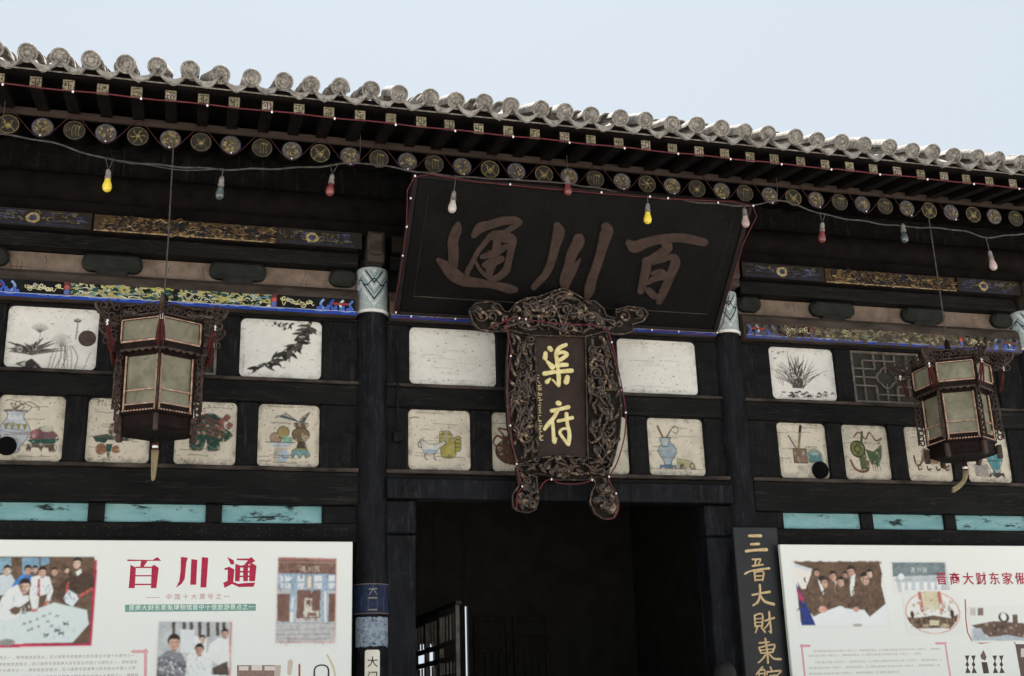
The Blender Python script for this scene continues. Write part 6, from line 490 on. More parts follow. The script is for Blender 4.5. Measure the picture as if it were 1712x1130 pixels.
PHE = [('p','c9cfd4',[(3.073,2.725),(3.647,2.726),(3.658,2.461),(3.348,2.437),(3.109,2.451)]),('p','7d8a8e',[(3.079,2.719),(3.638,2.72),(3.628,2.607),(3.069,2.594)]),('s','b9c2c0',[(3.08,2.562,0.0151),(3.614,2.567,0.0154)]),('t','d5dcdc','百川通',3.447,2.633,0.045,-0.191),('e','eef0ee',3.156,2.591,0.033,0.031),('p','f2f2f0',[(3.145,2.542),(3.19,2.542),(3.174,2.464),(3.146,2.457)]),('p','f2f2f0',[(3.213,2.542),(3.258,2.542),(3.242,2.463),(3.214,2.457)]),('p','f2f2f0',[(3.296,2.541),(3.341,2.541),(3.325,2.463),(3.297,2.457)]),('p','f2f2f0',[(3.379,2.541),(3.425,2.541),(3.409,2.463),(3.38,2.456)]),('p','f2f2f0',[(3.456,2.541),(3.502,2.541),(3.485,2.462),(3.456,2.456)]),('p','f2f2f0',[(3.525,2.541),(3.571,2.541),(3.554,2.462),(3.525,2.456)])]
PHF = [('e','dc8a6a',3.441,2.267,0.29,0.193),('e','f0efec',3.441,2.267,0.279,0.185),('p','d9cfae',[(3.358,2.447),(3.533,2.449),(3.524,2.292),(3.357,2.294)]),('s','c07a68',[(3.326,2.437,0.0395),(3.333,2.288,0.0393)]),('s','c07a68',[(3.532,2.438,0.0399),(3.539,2.29,0.0397)]),('e','c4b8a8',3.333,2.302,0.012,0.011),('e','c4b8a8',3.431,2.284,0.014,0.019),('e','d9d2c8',3.466,2.281,0.008,0.012),('e','d9d2c8',3.374,2.352,0.016,0.008),('e','e6e0d8',3.535,2.331,0.013,0.018),('e','d9d2c8',3.632,2.255,0.018,0.008),('e','c4b8a8',3.663,2.365,0.014,0.007),('e','c4b8a8',3.621,2.296,0.024,0.019),('e','e6e0d8',3.281,2.259,0.013,0.011),('e','e6e0d8',3.425,2.289,0.016,0.015),('e','d9d2c8',3.651,2.23,0.018,0.01),('e','c4b8a8',3.618,2.323,0.012,0.009),('e','c4b8a8',3.378,2.305,0.021,0.013),('e','d9d2c8',3.378,2.251,0.006,0.005),('e','e6e0d8',3.411,2.324,0.02,0.006),('e','e6e0d8',3.321,2.373,0.011,0.012),('e','c4b8a8',3.366,2.285,0.006,0.012),('e','d9d2c8',3.368,2.314,0.019,0.019),('e','d9d2c8',3.666,2.356,0.023,0.011),('e','d9d2c8',3.575,2.349,0.017,0.02),('e','c4b8a8',3.285,2.262,0.015,0.009),('e','d9d2c8',3.659,2.227,0.015,0.005),('e','c4b8a8',3.619,2.278,0.011,0.007),('e','e6e0d8',3.444,2.308,0.012,0.016),('e','c4b8a8',3.637,2.357,0.011,0.019),('e','c4b8a8',3.354,2.251,0.018,0.012),('e','d9d2c8',3.552,2.302,0.006,0.005),('e','d9d2c8',3.261,2.248,0.013,0.009),('e','c4b8a8',3.44,2.375,0.016,0.016),('e','c4b8a8',3.567,2.318,0.017,0.019),('e','d9d2c8',3.484,2.33,0.013,0.017),('e','e6e0d8',3.279,2.278,0.008,0.005),('e','d9d2c8',3.62,2.241,0.016,0.018),('e','c4b8a8',3.575,2.272,0.009,0.009),('e','e6e0d8',3.531,2.307,0.017,0.008),('e','e6e0d8',3.54,2.322,0.01,0.011),('e','c4b8a8',3.25,2.334,0.018,0.016),('e','c4b8a8',3.528,2.265,0.018,0.02),('e','c4b8a8',3.297,2.352,0.017,0.013),('e','d9d2c8',3.525,2.33,0.01,0.01),('p','6e5a4a',[(3.167,2.231),(3.24,2.218),(3.44,2.241),(3.618,2.214),(3.709,2.252),(3.683,2.187),(3.604,2.123),(3.422,2.126),(3.241,2.128),(3.182,2.18)]),('e','4c3c32',3.33,2.147,0.016,0.015),('e','a48e74',3.312,2.206,0.008,0.013),('e','8a745e',3.232,2.153,0.015,0.004),('e','8a745e',3.582,2.167,0.004,0.007),('e','8a745e',3.239,2.157,0.017,0.007),('e','4c3c32',3.536,2.141,0.016,0.007),('e','8a745e',3.421,2.157,0.013,0.009),('e','4c3c32',3.605,2.164,0.014,0.008),('e','a48e74',3.56,2.138,0.015,0.011),('e','a48e74',3.653,2.179,0.015,0.01),('e','4c3c32',3.295,2.177,0.008,0.009),('e','a48e74',3.326,2.148,0.013,0.01),('e','a48e74',3.314,2.202,0.01,0.005),('e','a48e74',3.489,2.179,0.004,0.009),('e','8a745e',3.305,2.179,0.015,0.009),('e','4c3c32',3.277,2.185,0.017,0.015),('e','4c3c32',3.291,2.151,0.01,0.013),('e','8a745e',3.61,2.159,0.008,0.01),('e','a48e74',3.221,2.164,0.005,0.011),('e','a48e74',3.36,2.194,0.007,0.012),('e','8a745e',3.617,2.201,0.011,0.011),('e','a48e74',3.513,2.14,0.017,0.012),('e','a48e74',3.2,2.141,0.006,0.007),('e','4c3c32',3.457,2.161,0.018,0.01),('e','8a745e',3.209,2.192,0.011,0.016),('e','a48e74',3.581,2.197,0.007,0.014),('e','4c3c32',3.425,2.145,0.015,0.007),('e','a48e74',3.581,2.197,0.011,0.007),('e','8a745e',3.472,2.182,0.014,0.009),('e','4c3c32',3.388,2.209,0.015,0.011),('e','8a745e',3.502,2.191,0.011,0.016),('e','4c3c32',3.357,2.194,0.011,0.005),('e','8a745e',3.251,2.154,0.007,0.007),('e','4c3c32',3.337,2.19,0.006,0.01),('e','a48e74',3.595,2.137,0.005,0.01),('e','8a745e',3.649,2.21,0.007,0.015),('e','a48e74',3.266,2.217,0.008,0.015),('e','8a745e',3.239,2.146,0.005,0.007),('e','8a745e',3.228,2.199,0.016,0.007),('e','4c3c32',3.293,2.187,0.005,0.01),('p','d9cfb4',[(3.395,2.197),(3.493,2.196),(3.486,2.151),(3.388,2.152)]),('p','b9a488',[(3.322,2.165),(3.382,2.165),(3.378,2.133),(3.317,2.133)]),('p','b9a488',[(3.519,2.163),(3.595,2.162),(3.59,2.13),(3.514,2.131)]),('e','4a3c34',3.222,2.25,0.021,0.033),('e','4a3c34',3.643,2.252,0.021,0.039)]
PHG = [('p','cfc6be',[(3.842,2.309),(3.904,2.309),(3.892,2.237),(3.83,2.238)]),('p','8d7c74',[(3.924,2.305),(3.986,2.304),(3.974,2.234),(3.912,2.234)]),('p','6b564c',[(3.83,2.147),(4.077,2.183),(4.294,2.167),(4.545,2.151),(4.516,2.0),(4.208,2.038),(4.02,2.034),(3.935,2.08)]),('e','8a7264',4.254,2.066,0.014,0.008),('e','9a8678',4.03,2.071,0.016,0.009),('e','9a8678',4.424,2.106,0.021,0.008),('e','4e3c34',4.103,2.126,0.019,0.013),('e','8a7264',3.973,2.08,0.01,0.004),('e','8a7264',3.956,2.119,0.006,0.007),('e','4e3c34',4.117,2.04,0.013,0.013),('e','9a8678',4.313,2.141,0.015,0.013),('e','8a7264',4.411,2.064,0.014,0.014),('e','4e3c34',4.163,2.13,0.019,0.011),('e','8a7264',3.941,2.041,0.01,0.006),('e','8a7264',4.346,2.14,0.014,0.006),('e','4e3c34',4.493,2.132,0.012,0.009),('e','4e3c34',4.146,2.086,0.007,0.011),('e','8a7264',4.153,2.083,0.014,0.012),('e','4e3c34',4.313,2.086,0.005,0.014),('e','4e3c34',3.885,2.076,0.011,0.011),('e','4e3c34',4.07,2.135,0.016,0.011),('e','4e3c34',3.943,2.147,0.008,0.005),('e','8a7264',4.246,2.121,0.021,0.009),('e','4e3c34',3.938,2.047,0.018,0.004),('e','4e3c34',4.427,2.121,0.009,0.013),('e','4e3c34',4.051,2.068,0.011,0.012),('e','9a8678',4.332,2.061,0.008,0.014),('e','8a7264',4.106,2.111,0.022,0.012),('e','4e3c34',4.17,2.044,0.006,0.013),('e','4e3c34',4.171,2.116,0.01,0.006),('e','8a7264',3.902,2.05,0.009,0.011),('e','8a7264',4.217,2.11,0.019,0.008),('e','4e3c34',4.215,2.106,0.013,0.005),('e','9a8678',3.992,2.156,0.021,0.018),('e','9a8678',4.377,2.036,0.016,0.016),('e','9a8678',3.907,2.111,0.01,0.011),('e','8a7264',4.426,2.145,0.017,0.018),('e','9a8678',4.381,2.044,0.006,0.016),('e','8a7264',4.415,2.055,0.022,0.005),('e','9a8678',4.073,2.141,0.012,0.013),('e','8a7264',4.429,2.097,0.02,0.015),('e','8a7264',4.05,2.043,0.009,0.014),('e','9a8678',4.191,2.091,0.019,0.015),('e','8a7264',4.448,2.046,0.02,0.01),('e','4e3c34',4.053,2.072,0.011,0.008),('e','4e3c34',4.468,2.057,0.018,0.018),('e','9a8678',4.231,2.049,0.005,0.014),('e','4e3c34',4.089,2.111,0.015,0.008),('e','4e3c34',4.478,2.059,0.012,0.015),('e','8a7264',4.117,2.095,0.007,0.007),('e','8a7264',3.99,2.058,0.006,0.016),('e','4e3c34',4.416,2.087,0.006,0.014),('e','9a8678',4.257,2.121,0.023,0.011),('e','5a463e',4.192,2.214,0.06,0.047),('e','f2f2f0',4.19,2.221,0.031,0.037),('p','6b564c',[(4.292,2.24),(4.347,2.239),(4.337,2.16),(4.28,2.161)]),('p','b8c0c8',[(3.833,2.121),(3.926,2.119),(3.974,2.041),(4.052,2.04),(4.211,2.057),(4.516,2.0),(3.823,2.011)])]
POSTR = [('s','d9543a',[(3.804,2.382,0.0124),(3.814,2.007,0.0123),(4.263,1.998,0.0125),(4.287,1.7,0.0125)]),('s','f0b0ba',[(2.06,1.992,0.0226),(2.147,1.99,0.0227)]),('s','f0b0ba',[(2.069,2.0,0.0198),(2.071,1.725,0.0196)]),('s','f0b0ba',[(3.431,1.991,0.0211),(3.534,1.99,0.0212)]),('s','f0b0ba',[(3.527,1.996,0.0182),(3.534,1.692,0.018)]),('p','75655c',[(4.274,1.972),(4.51,1.968),(4.454,1.671),(4.282,1.675)]),('p','d8d4ce',[(4.33,1.932),(4.364,1.931),(4.35,1.854),(4.315,1.854)]),('x','ccbfb4',2.18,1.933,1.284,0.021),('x','ccbfb4',2.119,1.895,1.144,0.021),('x','ccbfb4',2.183,1.838,1.288,0.021),('x','ccbfb4',2.121,1.791,1.319,0.021),('x','ccbfb4',2.116,1.742,0.902,0.021),('p','5e4d48',[(3.716,1.878),(3.765,1.88),(3.738,1.827),(3.748,1.795),(3.73,1.776),(3.755,1.725),(3.697,1.724),(3.724,1.779),(3.709,1.799),(3.732,1.829)]),('p','5e4d48',[(3.783,1.877),(3.832,1.878),(3.805,1.825),(3.815,1.793),(3.797,1.775),(3.821,1.723),(3.763,1.722),(3.791,1.777),(3.776,1.798),(3.799,1.828)]),('p','5e4d48',[(4.01,1.873),(4.06,1.874),(4.032,1.821),(4.042,1.789),(4.023,1.77),(4.048,1.718),(3.989,1.717),(4.017,1.773),(4.002,1.793),(4.026,1.824)]),('p','5e4d48',[(4.08,1.871),(4.13,1.873),(4.101,1.82),(4.111,1.787),(4.092,1.769),(4.117,1.717),(4.058,1.716),(4.087,1.771),(4.072,1.792),(4.096,1.822)]),('p','8a6f68',[(3.924,1.926),(3.946,1.861),(3.922,1.829),(3.887,1.847),(3.881,1.875)]),('p','5e4d48',[(3.882,1.818),(3.943,1.816),(3.949,1.718),(3.887,1.716)]),('t','cc2a50','晋商大财东家俬博物馆',3.506,2.521,0.115,1.439)]
PBOARD = [(-0.266,1.29),(0.204,1.307),(0.215,0.228),(-0.246,0.217)]
PCREST = [(-0.763,1.315),(-0.83,1.377),(-0.859,1.489),(-0.802,1.55),(-0.687,1.572),(-0.591,1.553),(-0.543,1.489),(-0.504,1.487),(-0.436,1.572),(-0.338,1.626),(-0.24,1.638),(-0.101,1.699),(0.002,1.735),(0.098,1.701),(0.217,1.631),(0.298,1.635),(0.377,1.572),(0.406,1.505),(0.497,1.49),(0.499,1.569),(0.622,1.606),(0.766,1.594),(0.806,1.547),(0.753,1.475),(0.639,1.439),(0.679,1.393),(0.576,1.348),(0.474,1.343),(0.373,1.363),(0.212,1.307),(-0.266,1.29),(-0.495,1.32),(-0.648,1.308)]
PSIDEL = [(-0.495,1.329),(-0.266,1.29),(-0.242,0.206),(-0.115,0.176),(-0.421,0.141),(-0.474,0.313),(-0.511,0.496),(-0.524,0.773),(-0.518,1.054)]
PSIDER = [(0.204,1.307),(0.394,1.358),(0.47,1.119),(0.513,0.89),(0.528,0.643),(0.507,0.434),(0.456,0.245),(0.39,0.095),(0.214,0.184),(0.211,0.228)]
PAPRON = [(-0.421,0.151),(-0.242,0.213),(-0.076,0.232),(0.118,0.237),(0.215,0.224),(0.451,0.208),(0.369,0.076),(0.271,0.056),(0.193,0.032),(-0.078,0.027),(-0.155,0.065),(-0.25,0.081),(-0.38,0.042)]
PLEGL = [(-0.436,0.132),(-0.345,0.079),(-0.26,0.045),(-0.248,-0.136),(-0.271,-0.227),(-0.328,-0.255),(-0.422,-0.247),(-0.469,-0.212),(-0.474,-0.104),(-0.412,-0.031)]
PLEGR = [(0.232,0.073),(0.4,0.114),(0.388,0.002),(0.455,-0.089),(0.472,-0.199),(0.441,-0.291),(0.343,-0.301),(0.266,-0.256),(0.224,-0.166),(0.24,-0.074),(0.28,0.0)]
PSTR = [(-0.706,1.318),(-0.591,1.372),(-0.465,1.436),(-0.427,1.423),(-0.368,1.418),(-0.222,1.402),(-0.006,1.394),(0.173,1.398),(0.334,1.393),(0.393,1.338),(0.428,1.253),(0.469,1.081),(0.514,0.852),(0.546,0.625),(0.525,0.397),(0.45,0.171),(0.379,0.058),(0.397,-0.016),(0.441,-0.085),(0.462,-0.199),(0.421,-0.291),(0.343,-0.31)]
PSTR2 = [(-0.465,1.436),(-0.533,1.384),(-0.537,1.299),(-0.499,1.149),(-0.505,1.083),(-0.53,0.922),(-0.534,0.736),(-0.511,0.477),(-0.487,0.295),(-0.455,0.15),(-0.421,0.005),(-0.407,-0.04),(-0.45,-0.113),(-0.456,-0.229)]
PSTR3 = [(-0.251,-0.064),(-0.213,0.0),(-0.146,0.025),(-0.079,-0.006),(0.037,-0.013),(0.153,0.002),(0.222,0.027)]
# ------------------------------------------------------------------ ground and terrace
mb = MB(); mb.add([(-400, -400, 0), (400, -400, 0), (400, 400, 0), (-400, 400, 0)], [(0, 1, 2, 3)])
tag(build('ground', mb, 'paving', org=(0, 0, 0)), kind='structure')
mb = MB(); mb.box(-8.2, 8.2, -1.55, 9.0, 0.004, .25, .02); mb.box(-2.2, 2.2, -1.95, -1.555, 0.004, .125, .02)
tag(build('terrace', mb, 'terrace_stone', base=True), kind='structure')
# ------------------------------------------------------------------ the hall
H = tag(empty('timber_hall', (0, 0, 0.25), world_children=False), 'old black timber hall with painted panels, a tiled eave and a dark doorway', 'building')
ORG[H] = Vector((0, 0, .25))
TZ = .25
COLX = (-5.14, -1.72, 1.72, 5.14)
def chevrons(cv):
    cv_w = .86; v0, v1 = 4.945, 5.34
    for i in range(24):      # ground colour, in narrow slats so that it follows the round
        a = -1.75+3.5*i/24; b = -1.75+3.5*(i+1)/24
        cv.rect(a, v0, b, v1, 'b4c0c2'); cv.d -= cv.step
    cv.d += cv.step
    cols = ('dfe5e5', '26323e', '7f9a9c', 'e6eaea', '1f2a36', '8aa6a4')
    for k in range(9):
        for sx in (-1, 1):
            z = v0+.03+k*.052; c = cols[k % 6]
            for i in range(8):
                a, b = i/8*.78, (i+1)/8*.78
                za = z+(.16*a/.78 if sx else 0); zb = z+.16*b/.78
                if zb+.03 > v1: continue
                cv.poly([(sx*a, za), (sx*b, zb), (sx*b, zb+.022), (sx*a, za+.022)], c); cv.d -= cv.step
            cv.d += cv.step
    for sx in (-1, 1):
        for k in range(3):
            cv.line([(sx*(.95+.12*math.cos(t*.8+k)), 5.0+.11*k+.035*math.sin(t*.8)) for t in range(8)], ('dfe8e8', '5f9a94', '30506a')[k], .012)
    cv.line([(a*.2, 5.2+.03*math.cos(a*1.3)) for a in range(-8, 9)], '27384c', .016)
for i, cx in enumerate(COLX):
    mb = MB(); mb.lathe([(.150, .40), (.148, 2.0), (.142, 4.0), (.138, 5.0), (.135, 5.42)], 28, (cx, 0, 0))
    c = build('column', mb, 'blue_black_wood', H, 'auto', (cx, 0, TZ))
    mb = MB(); mb.lathe([(.24, .25), (.25, .30), (.21, .37), (.17, .405)], 24, (cx, 0, 0)); build('column_base', mb, 'terrace_stone', c, 'auto')
    cv = Canvas(lambda u, v, d, cx=cx: (cx+(.141+d)*math.sin(u), -(.141+d)*math.cos(u), v)); chevrons(cv)
    cv.build('painted_sleeve', 'panel_paint', c)
    mb = MB(); mb.lathe([(.139, 4.918), (.152, 4.92), (.154, 4.944), (.140, 4.948)], 28, (cx, 0, 0)); build('sleeve_rim', mb, 'white_panel', c, 'auto')
    mb = MB(); mb.box(cx-.075, cx+.075, -.27, .05, 5.345, 5.63, .012); mb.box(cx-.06, cx+.06, -.33, -.272, 5.40, 5.60, .02)
    build('beam_head', mb, 'old_beam_face', c)
# backing boards behind the panels, and the walls of the room
mb = MB(); mb.box(-8, -1.345, .035, .12, .30, 6.6); build('wall', mb, 'black_wood', H)
mb = MB(); mb.box(1.345, 8, .035, .12, .30, 6.6); build('wall', mb, 'black_wood', H)
mb = MB(); mb.box(-1.343, 1.343, .035, .12, 3.30, 6.6); build('wall', mb, 'black_wood', H)
for sx in (-1, 1):
    mb = MB(); mb.box(sx*8.0-.15, sx*8.0+.15, .125, 7.2, .255, 7.2); build('wall', mb, 'brick_grey', H)
# ------------------------------------------------------------------ rails and stiles
LB, LT, UB, UT = 3.528, 4.085, 4.298, 4.843
LOW = {-1: [(-4.731, -4.211), (-4.052, -3.540), (-3.363, -2.849), (-2.689, -2.158)], 0: [(-1.405, -.833), (-.652, -.080), (.080, .652), (.833, 1.405)],
       1: [(2.158, 2.689), (2.849, 3.363), (3.540, 4.052), (4.211, 4.731)]}
UPP = {-1: [(-4.731, -4.005), (-3.83, -3.04), (-2.865, -2.152)], 0: [(-1.392, -.582), (-.40, .40), (.582, 1.392)], 1: [(2.152, 2.865), (3.04, 3.83), (4.005, 4.731)]}
SPAN = {-1: (-5.02, -1.84), 0: (-1.60, 1.60), 1: (1.84, 5.02)}
def rail(x0, x1, z0, z1, y, m='black_beam', name='rail', y1=.034):
    mb = MB(); n = max(2, int((x1-x0)/.25))
    # slightly uneven hand-planed timber
    e = .006; prof = [(y+e, z0), (y, z0+e), (y, z1-e), (y+e, z1), (y1, z1), (y1, z0)]
    vs = []; fs = []; k = len(prof)
    for i in range(n+1):
        x = x0+(x1-x0)*i/n; jy = random.uniform(-.0025, .0025); jz = random.uniform(-.002, .002)
        for (a, b) in prof: vs.append((x, a+(jy if a < y1 else 0), b+jz))
    for i in range(n):
        for j in range(k): fs.append((i*k+j, i*k+(j+1) % k, (i+1)*k+(j+1) % k, (i+1)*k+j))
    fs.append(tuple(range(k-1, -1, -1))); fs.append(tuple(range(n*k, n*k+k)))
    mb.add(vs, fs); return build(name, mb, m, H)
def stile(x0, x1, z0, z1, y=-.042, m='black_wood', y1=.033):
    mb = MB(); mb.box(x0, x1, y, y1, z0, z1, .006); return build('stile', mb, m, H)
for b in (-1, 0, 1):
    x0, x1 = SPAN[b]
    rail(x0, x1, UT, 4.868, -.050)
    rail(x0, x1, LT, UB-.032, -.056)
    rail(x0, x1, UB-.030, UB-.002, -.078, 'dusty_ledge', 'ledge')
    rail(x0, x1, LB-.036, LB-.002, -.100, 'dusty_ledge', 'ledge')
    for zs, row in (((LB, LT-.001), LOW[b]), ((UB, UT-.001), UPP[b])):
        ed = [x0]+[v for p in row for v in p]+[x1]
        for i in range(0, len(ed), 2): stile(ed[i], ed[i+1], zs[0], zs[1])
    if b:
        rail(x0, x1, 3.212, LB-.038, -.088)
        rail(x0, x1, 2.90, 3.058, -.066)
        tq = [(2.132, 2.949), (3.075, 3.862), (3.985, 4.795)]
        if b < 0: tq = [(-q, -p) for p, q in tq[::-1]]
        for p, q in tq:
            mb = MB(); mb.box(p, q, -.012, .030, 3.060, 3.209, .004); build('turquoise_board', mb, 'turquoise_board', H)
        ed = [x0]+[v for p in tq for v in p]+[x1]
        for i in range(0, len(ed), 2): stile(ed[i], ed[i+1], 3.059, 3.211, -.05)
        mb = MB()                       # row of nail heads on the rail
        for k in range(34):
            for zz in (2.955, 3.01): mb.ball((x0+.12+k*.09, -.067, zz+random.uniform(-.003, .003)), .006, 6, 4)
        tag(build('nail_heads', mb, 'dusty_ledge', H), kind='stuff')
    else:
        rail(-1.60, 1.60, 3.268, 3.44, -.125, 'blue_black_wood', 'door_lintel')
        rail(-1.60, 1.60, 3.442, LB-.038, -.07)
        for sx in (-1, 1):
            mb = MB(); mb.box(min(sx*1.34, sx*1.60), max(sx*1.34, sx*1.60), -.05, .20, .30, 2.975, .012); build('door_jamb', mb, 'blue_black_wood', H)
            mb = MB(); mb.box(min(sx*1.336, sx*1.60), max(sx*1.336, sx*1.60), -.062, .20, 2.98, 3.264, .012); build('door_jamb', mb, 'blue_black_wood', H)
mb = MB(); mb.tube([(-1.50, -.075, 3.86), (-1.50, -.075, 4.78)], .010, 6); mb.box(-1.54, -1.46, -.11, -.043, 3.76, 3.86, .012); build('iron_bolt', mb, 'black_wood', H)
# ------------------------------------------------------------------ painted panels
def panel(x0, x1, z0, z1, mat, r=.045):
    g = .004; mb = MB()
    mb.prism(rrect(x0+g, x1-g, z0+g, z1-g, r), -.014, .020, .003)
    p = build('transom_panel', mb, mat, H)
    ring = rrect(x0+g, x1-g, z0+g, z1-g, r, 5); mb = MB()
    n = len(ring); P = [(q[0], -.021, q[1]) for q in ring]
    vs = []; fs = []
    for i in range(n):
        q = Vector(ring[i]); c = Vector(((x0+x1)/2, (z0+z1)/2)); dd = q-c; dd = Vector((math.copysign(1, dd.x), math.copysign(1, dd.y)))
        for (o, yy) in ((-.006, -.013), (-.003, -.026), (.006, -.030), (.012, -.022), (.012, .0)):
            vs.append((q.x+dd.x*o, yy, q.y+dd.y*o))
    for i in range(n):
        for j in range(4): fs.append((i*5+j, i*5+j+1, ((i+1) % n)*5+j+1, ((i+1) % n)*5+j))
    mb.add(vs, fs); build('bead', mb, 'black_wood', p)
    return p
def psheet(x0, x1, z0, z1, cream=True):
    nx = 150 if cream else 190; ny = int(nx*(z1-z0)/(x1-x0)); s = Raster(0, 0, 1, 1, nx, max(80, ny), 'ccc3b3' if cream else 'dedbd4'); s.rect_xz = (x0, x1, z0, z1)
    n1 = fbm(s.nx, s.ny, 3, 5, .6); n2 = fbm(s.nx, s.ny, 14, 3)
    s.img *= (1-.30*np.clip((n1-.45)*2.2, 0, 1)*(1 if cream else .45))[..., None]*(.93+.14*n2)[..., None]
    return s
def pfinish(s, name, p, cream=True):
    x0, x1, z0, z1 = s.rect_xz; nx, ny = s.nx, s.ny
    n3 = fbm(nx, ny, 18, 3); worn = np.clip((n3-.63)*7, 0, .7)*s.ink
    paper = np.array(lin('bfb5a2' if cream else 'd8d5ce')); s.img = s.img*(1-worn[..., None])+paper*worn[..., None]
    s.img *= (1-.55*s.ink*(fbm(nx, ny, 9, 4)-.12))[..., None]
    s.blur(1)
    # grime rubbed in along the lower edge and the rim, chips of bare ground
    ed = np.minimum(np.minimum(s.U, 1-s.U), np.minimum(s.V*.7, 1-s.V)); gr = np.clip(.10-ed, 0, .1)/.1*np.clip((fbm(nx, ny, 10, 4)-.40)*3, 0, 1)
    s.img *= (1-(.65 if cream else .4)*gr)[..., None]
    ch = np.clip((fbm(nx, ny, 26, 3, .7)-(.725 if cream else .775))*14, 0, 1)*.7; s.img = s.img*(1-ch[..., None])+np.array(lin('5d4f40'))*ch[..., None]
    X = x0+(x1-x0)*s.U; Z = z0+(z1-z0)*s.V; r = .045; g_ = .006
    dx = np.maximum(0, np.maximum(x0+g_+r-X, X-(x1-g_-r))); dz = np.maximum(0, np.maximum(z0+g_+r-Z, Z-(z1-g_-r)))
    s.build(name, 'sheet_paint', p, lambda u, v, d: (x0+(x1-x0)*u, -.0149, z0+(z1-z0)*v), np.hypot(dx, dz) <= r)
INK = '3a302a'
def outline(cv, pts, fill, col=INK, w=.009, closed=True):
    if fill: cv.poly(pts, fill)
    cv.line(pts+([pts[0]] if closed else []), col, w)
def cracks(cv, n=4, col='6d5c4a'):
    n += 4
    for k in range(n):
        v = random.uniform(.06, .95); u = random.uniform(0.02, .5); L = random.uniform(.15, .5)
        cv.line([(u+L*i/4, v+random.uniform(-.008, .008)) for i in range(5) if u+L*i/4 < .97], col, random.uniform(.003, .009))
def flecks(cv, n, col='6d5c4c'):
    for k in range(n):
        e = random.random(); u = random.uniform(.03, .97); v = random.choice((random.uniform(.02, .12), random.uniform(.88, .97), random.uniform(.03, .97)))
        cv.ell(u, v, random.uniform(.004, .018), random.uniform(.003, .009), col, 7, jit=.3)
def vase(cv, cx, v0, h, wd, fill, neck=.35, lip=.5):
    pr = [(.32, 0), (.42, .06), (.38, .1), (.9, .38), (1, .52), (.8, .68), (neck, .8), (neck*.95, .92), (lip, 1)]
    outline(cv, [(cx+r*wd/2, v0+h*t) for r, t in pr]+[(cx-r*wd/2, v0+h*t) for r, t in pr[::-1]], fill)
def a_vase_bowl(cv):
    vase(cv, .27, .14, .62, .46, 'c3c9d2', .55, .72)
    for k in range(4): cv.poly([(.1+.09*k, .56), (.19+.09*k, .57), (.145+.09*k, .46)], '8f8a58')
    cv.rect(.16, .62, .37, .68, 'd3d7de'); cv.line([(.12, .75), (.42, .75)], INK, .014)
    for k in range(4): cv.line([(.25, .76), (.18+.08*k, .86+.03*(k % 2)), (.28+.1*k, .82), (.2+.13*k, .77)], '5c5a44', .012)
    outline(cv, [(.50, .36), (.55, .46), (.68, .53), (.80, .48), (.90, .40), (.86, .34), (.55, .32)], '7d5a60'); cv.ell(.56, .42, .06, .06, 'a8707a'); cv.ell(.74, .5, .1, .05, 'c9c8b0')
    cv.poly([(.46, .33), (.94, .36), (.86, .28), (.54, .27)], '2f5a50'); outline(cv, [(.48, .27), (.86, .27), (.88, .17), (.80, .17), (.78, .22), (.70, .22), (.68, .16), (.64, .22), (.54, .22), (.52, .17), (.47, .17)], '5d5048')
    cracks(cv, 6); flecks(cv, 40)
def a_dish(cv):
    outline(cv, [(.12, .40), (.30, .37), (.66, .36), (.84, .44), (.62, .48), (.30, .44)], '4b5650'); cv.poly([(.1, .42), (.35, .37), (.3, .31), (.16, .33)], '2f4c48')
    outline(cv, [(.35, .46), (.38, .6), (.6, .62), (.62, .46)], '6a4a3c')
    for x, r in ((.25, .085), (.47, .06)): cv.ell(x, .22, r, r, '8a6048'); cv.ell(x, .22, r*.8, r*.8, '9b7054')
    cv.poly([(.32, .3), (.42, .3), (.40, .18), (.36, .08), (.33, .2)], '33524e'); outline(cv, [(.62, .5), (.78, .52), (.86, .46), (.80, .40)], None, '3c463c', .02, False)
    cracks(cv, 8, '6f5f50'); flecks(cv, 160, '5a4c40')
def a_robe(cv):
    g = '2b4840'
    outline(cv, [(.28, .40), (.25, .30), (.30, .24), (.44, .24), (.49, .34), (.50, .42), (.53, .34), (.54, .24), (.70, .24), (.73, .30), (.72, .38), (.80, .38), (.92, .47), (.88, .53), (.78, .60), (.74, .72), (.62, .80), (.48, .80), (.34, .72), (.25, .60), (.18, .48)], g)
    for k in range(5): cv.line([(.3, .44+.07*k), (.45, .50+.07*k), (.6, .47+.06*k), (.78, .44+.05*k)], '7a463e', .022)
    for x, v in ((.74, .68), (.82, .74), (.86, .62), (.72, .58)): outline(cv, [(x-.06, v), (x, v+.06), (x+.06, v+.02), (x, v-.05)], '8d5450')
    cv.line([(.3, .3), (.42, .27), (.47, .36)], '5f8474', .012); cv.line([(.57, .30), (.66, .27), (.7, .33)], '5f8474', .012)
    cracks(cv, 4); flecks(cv, 110, '7b6a56')
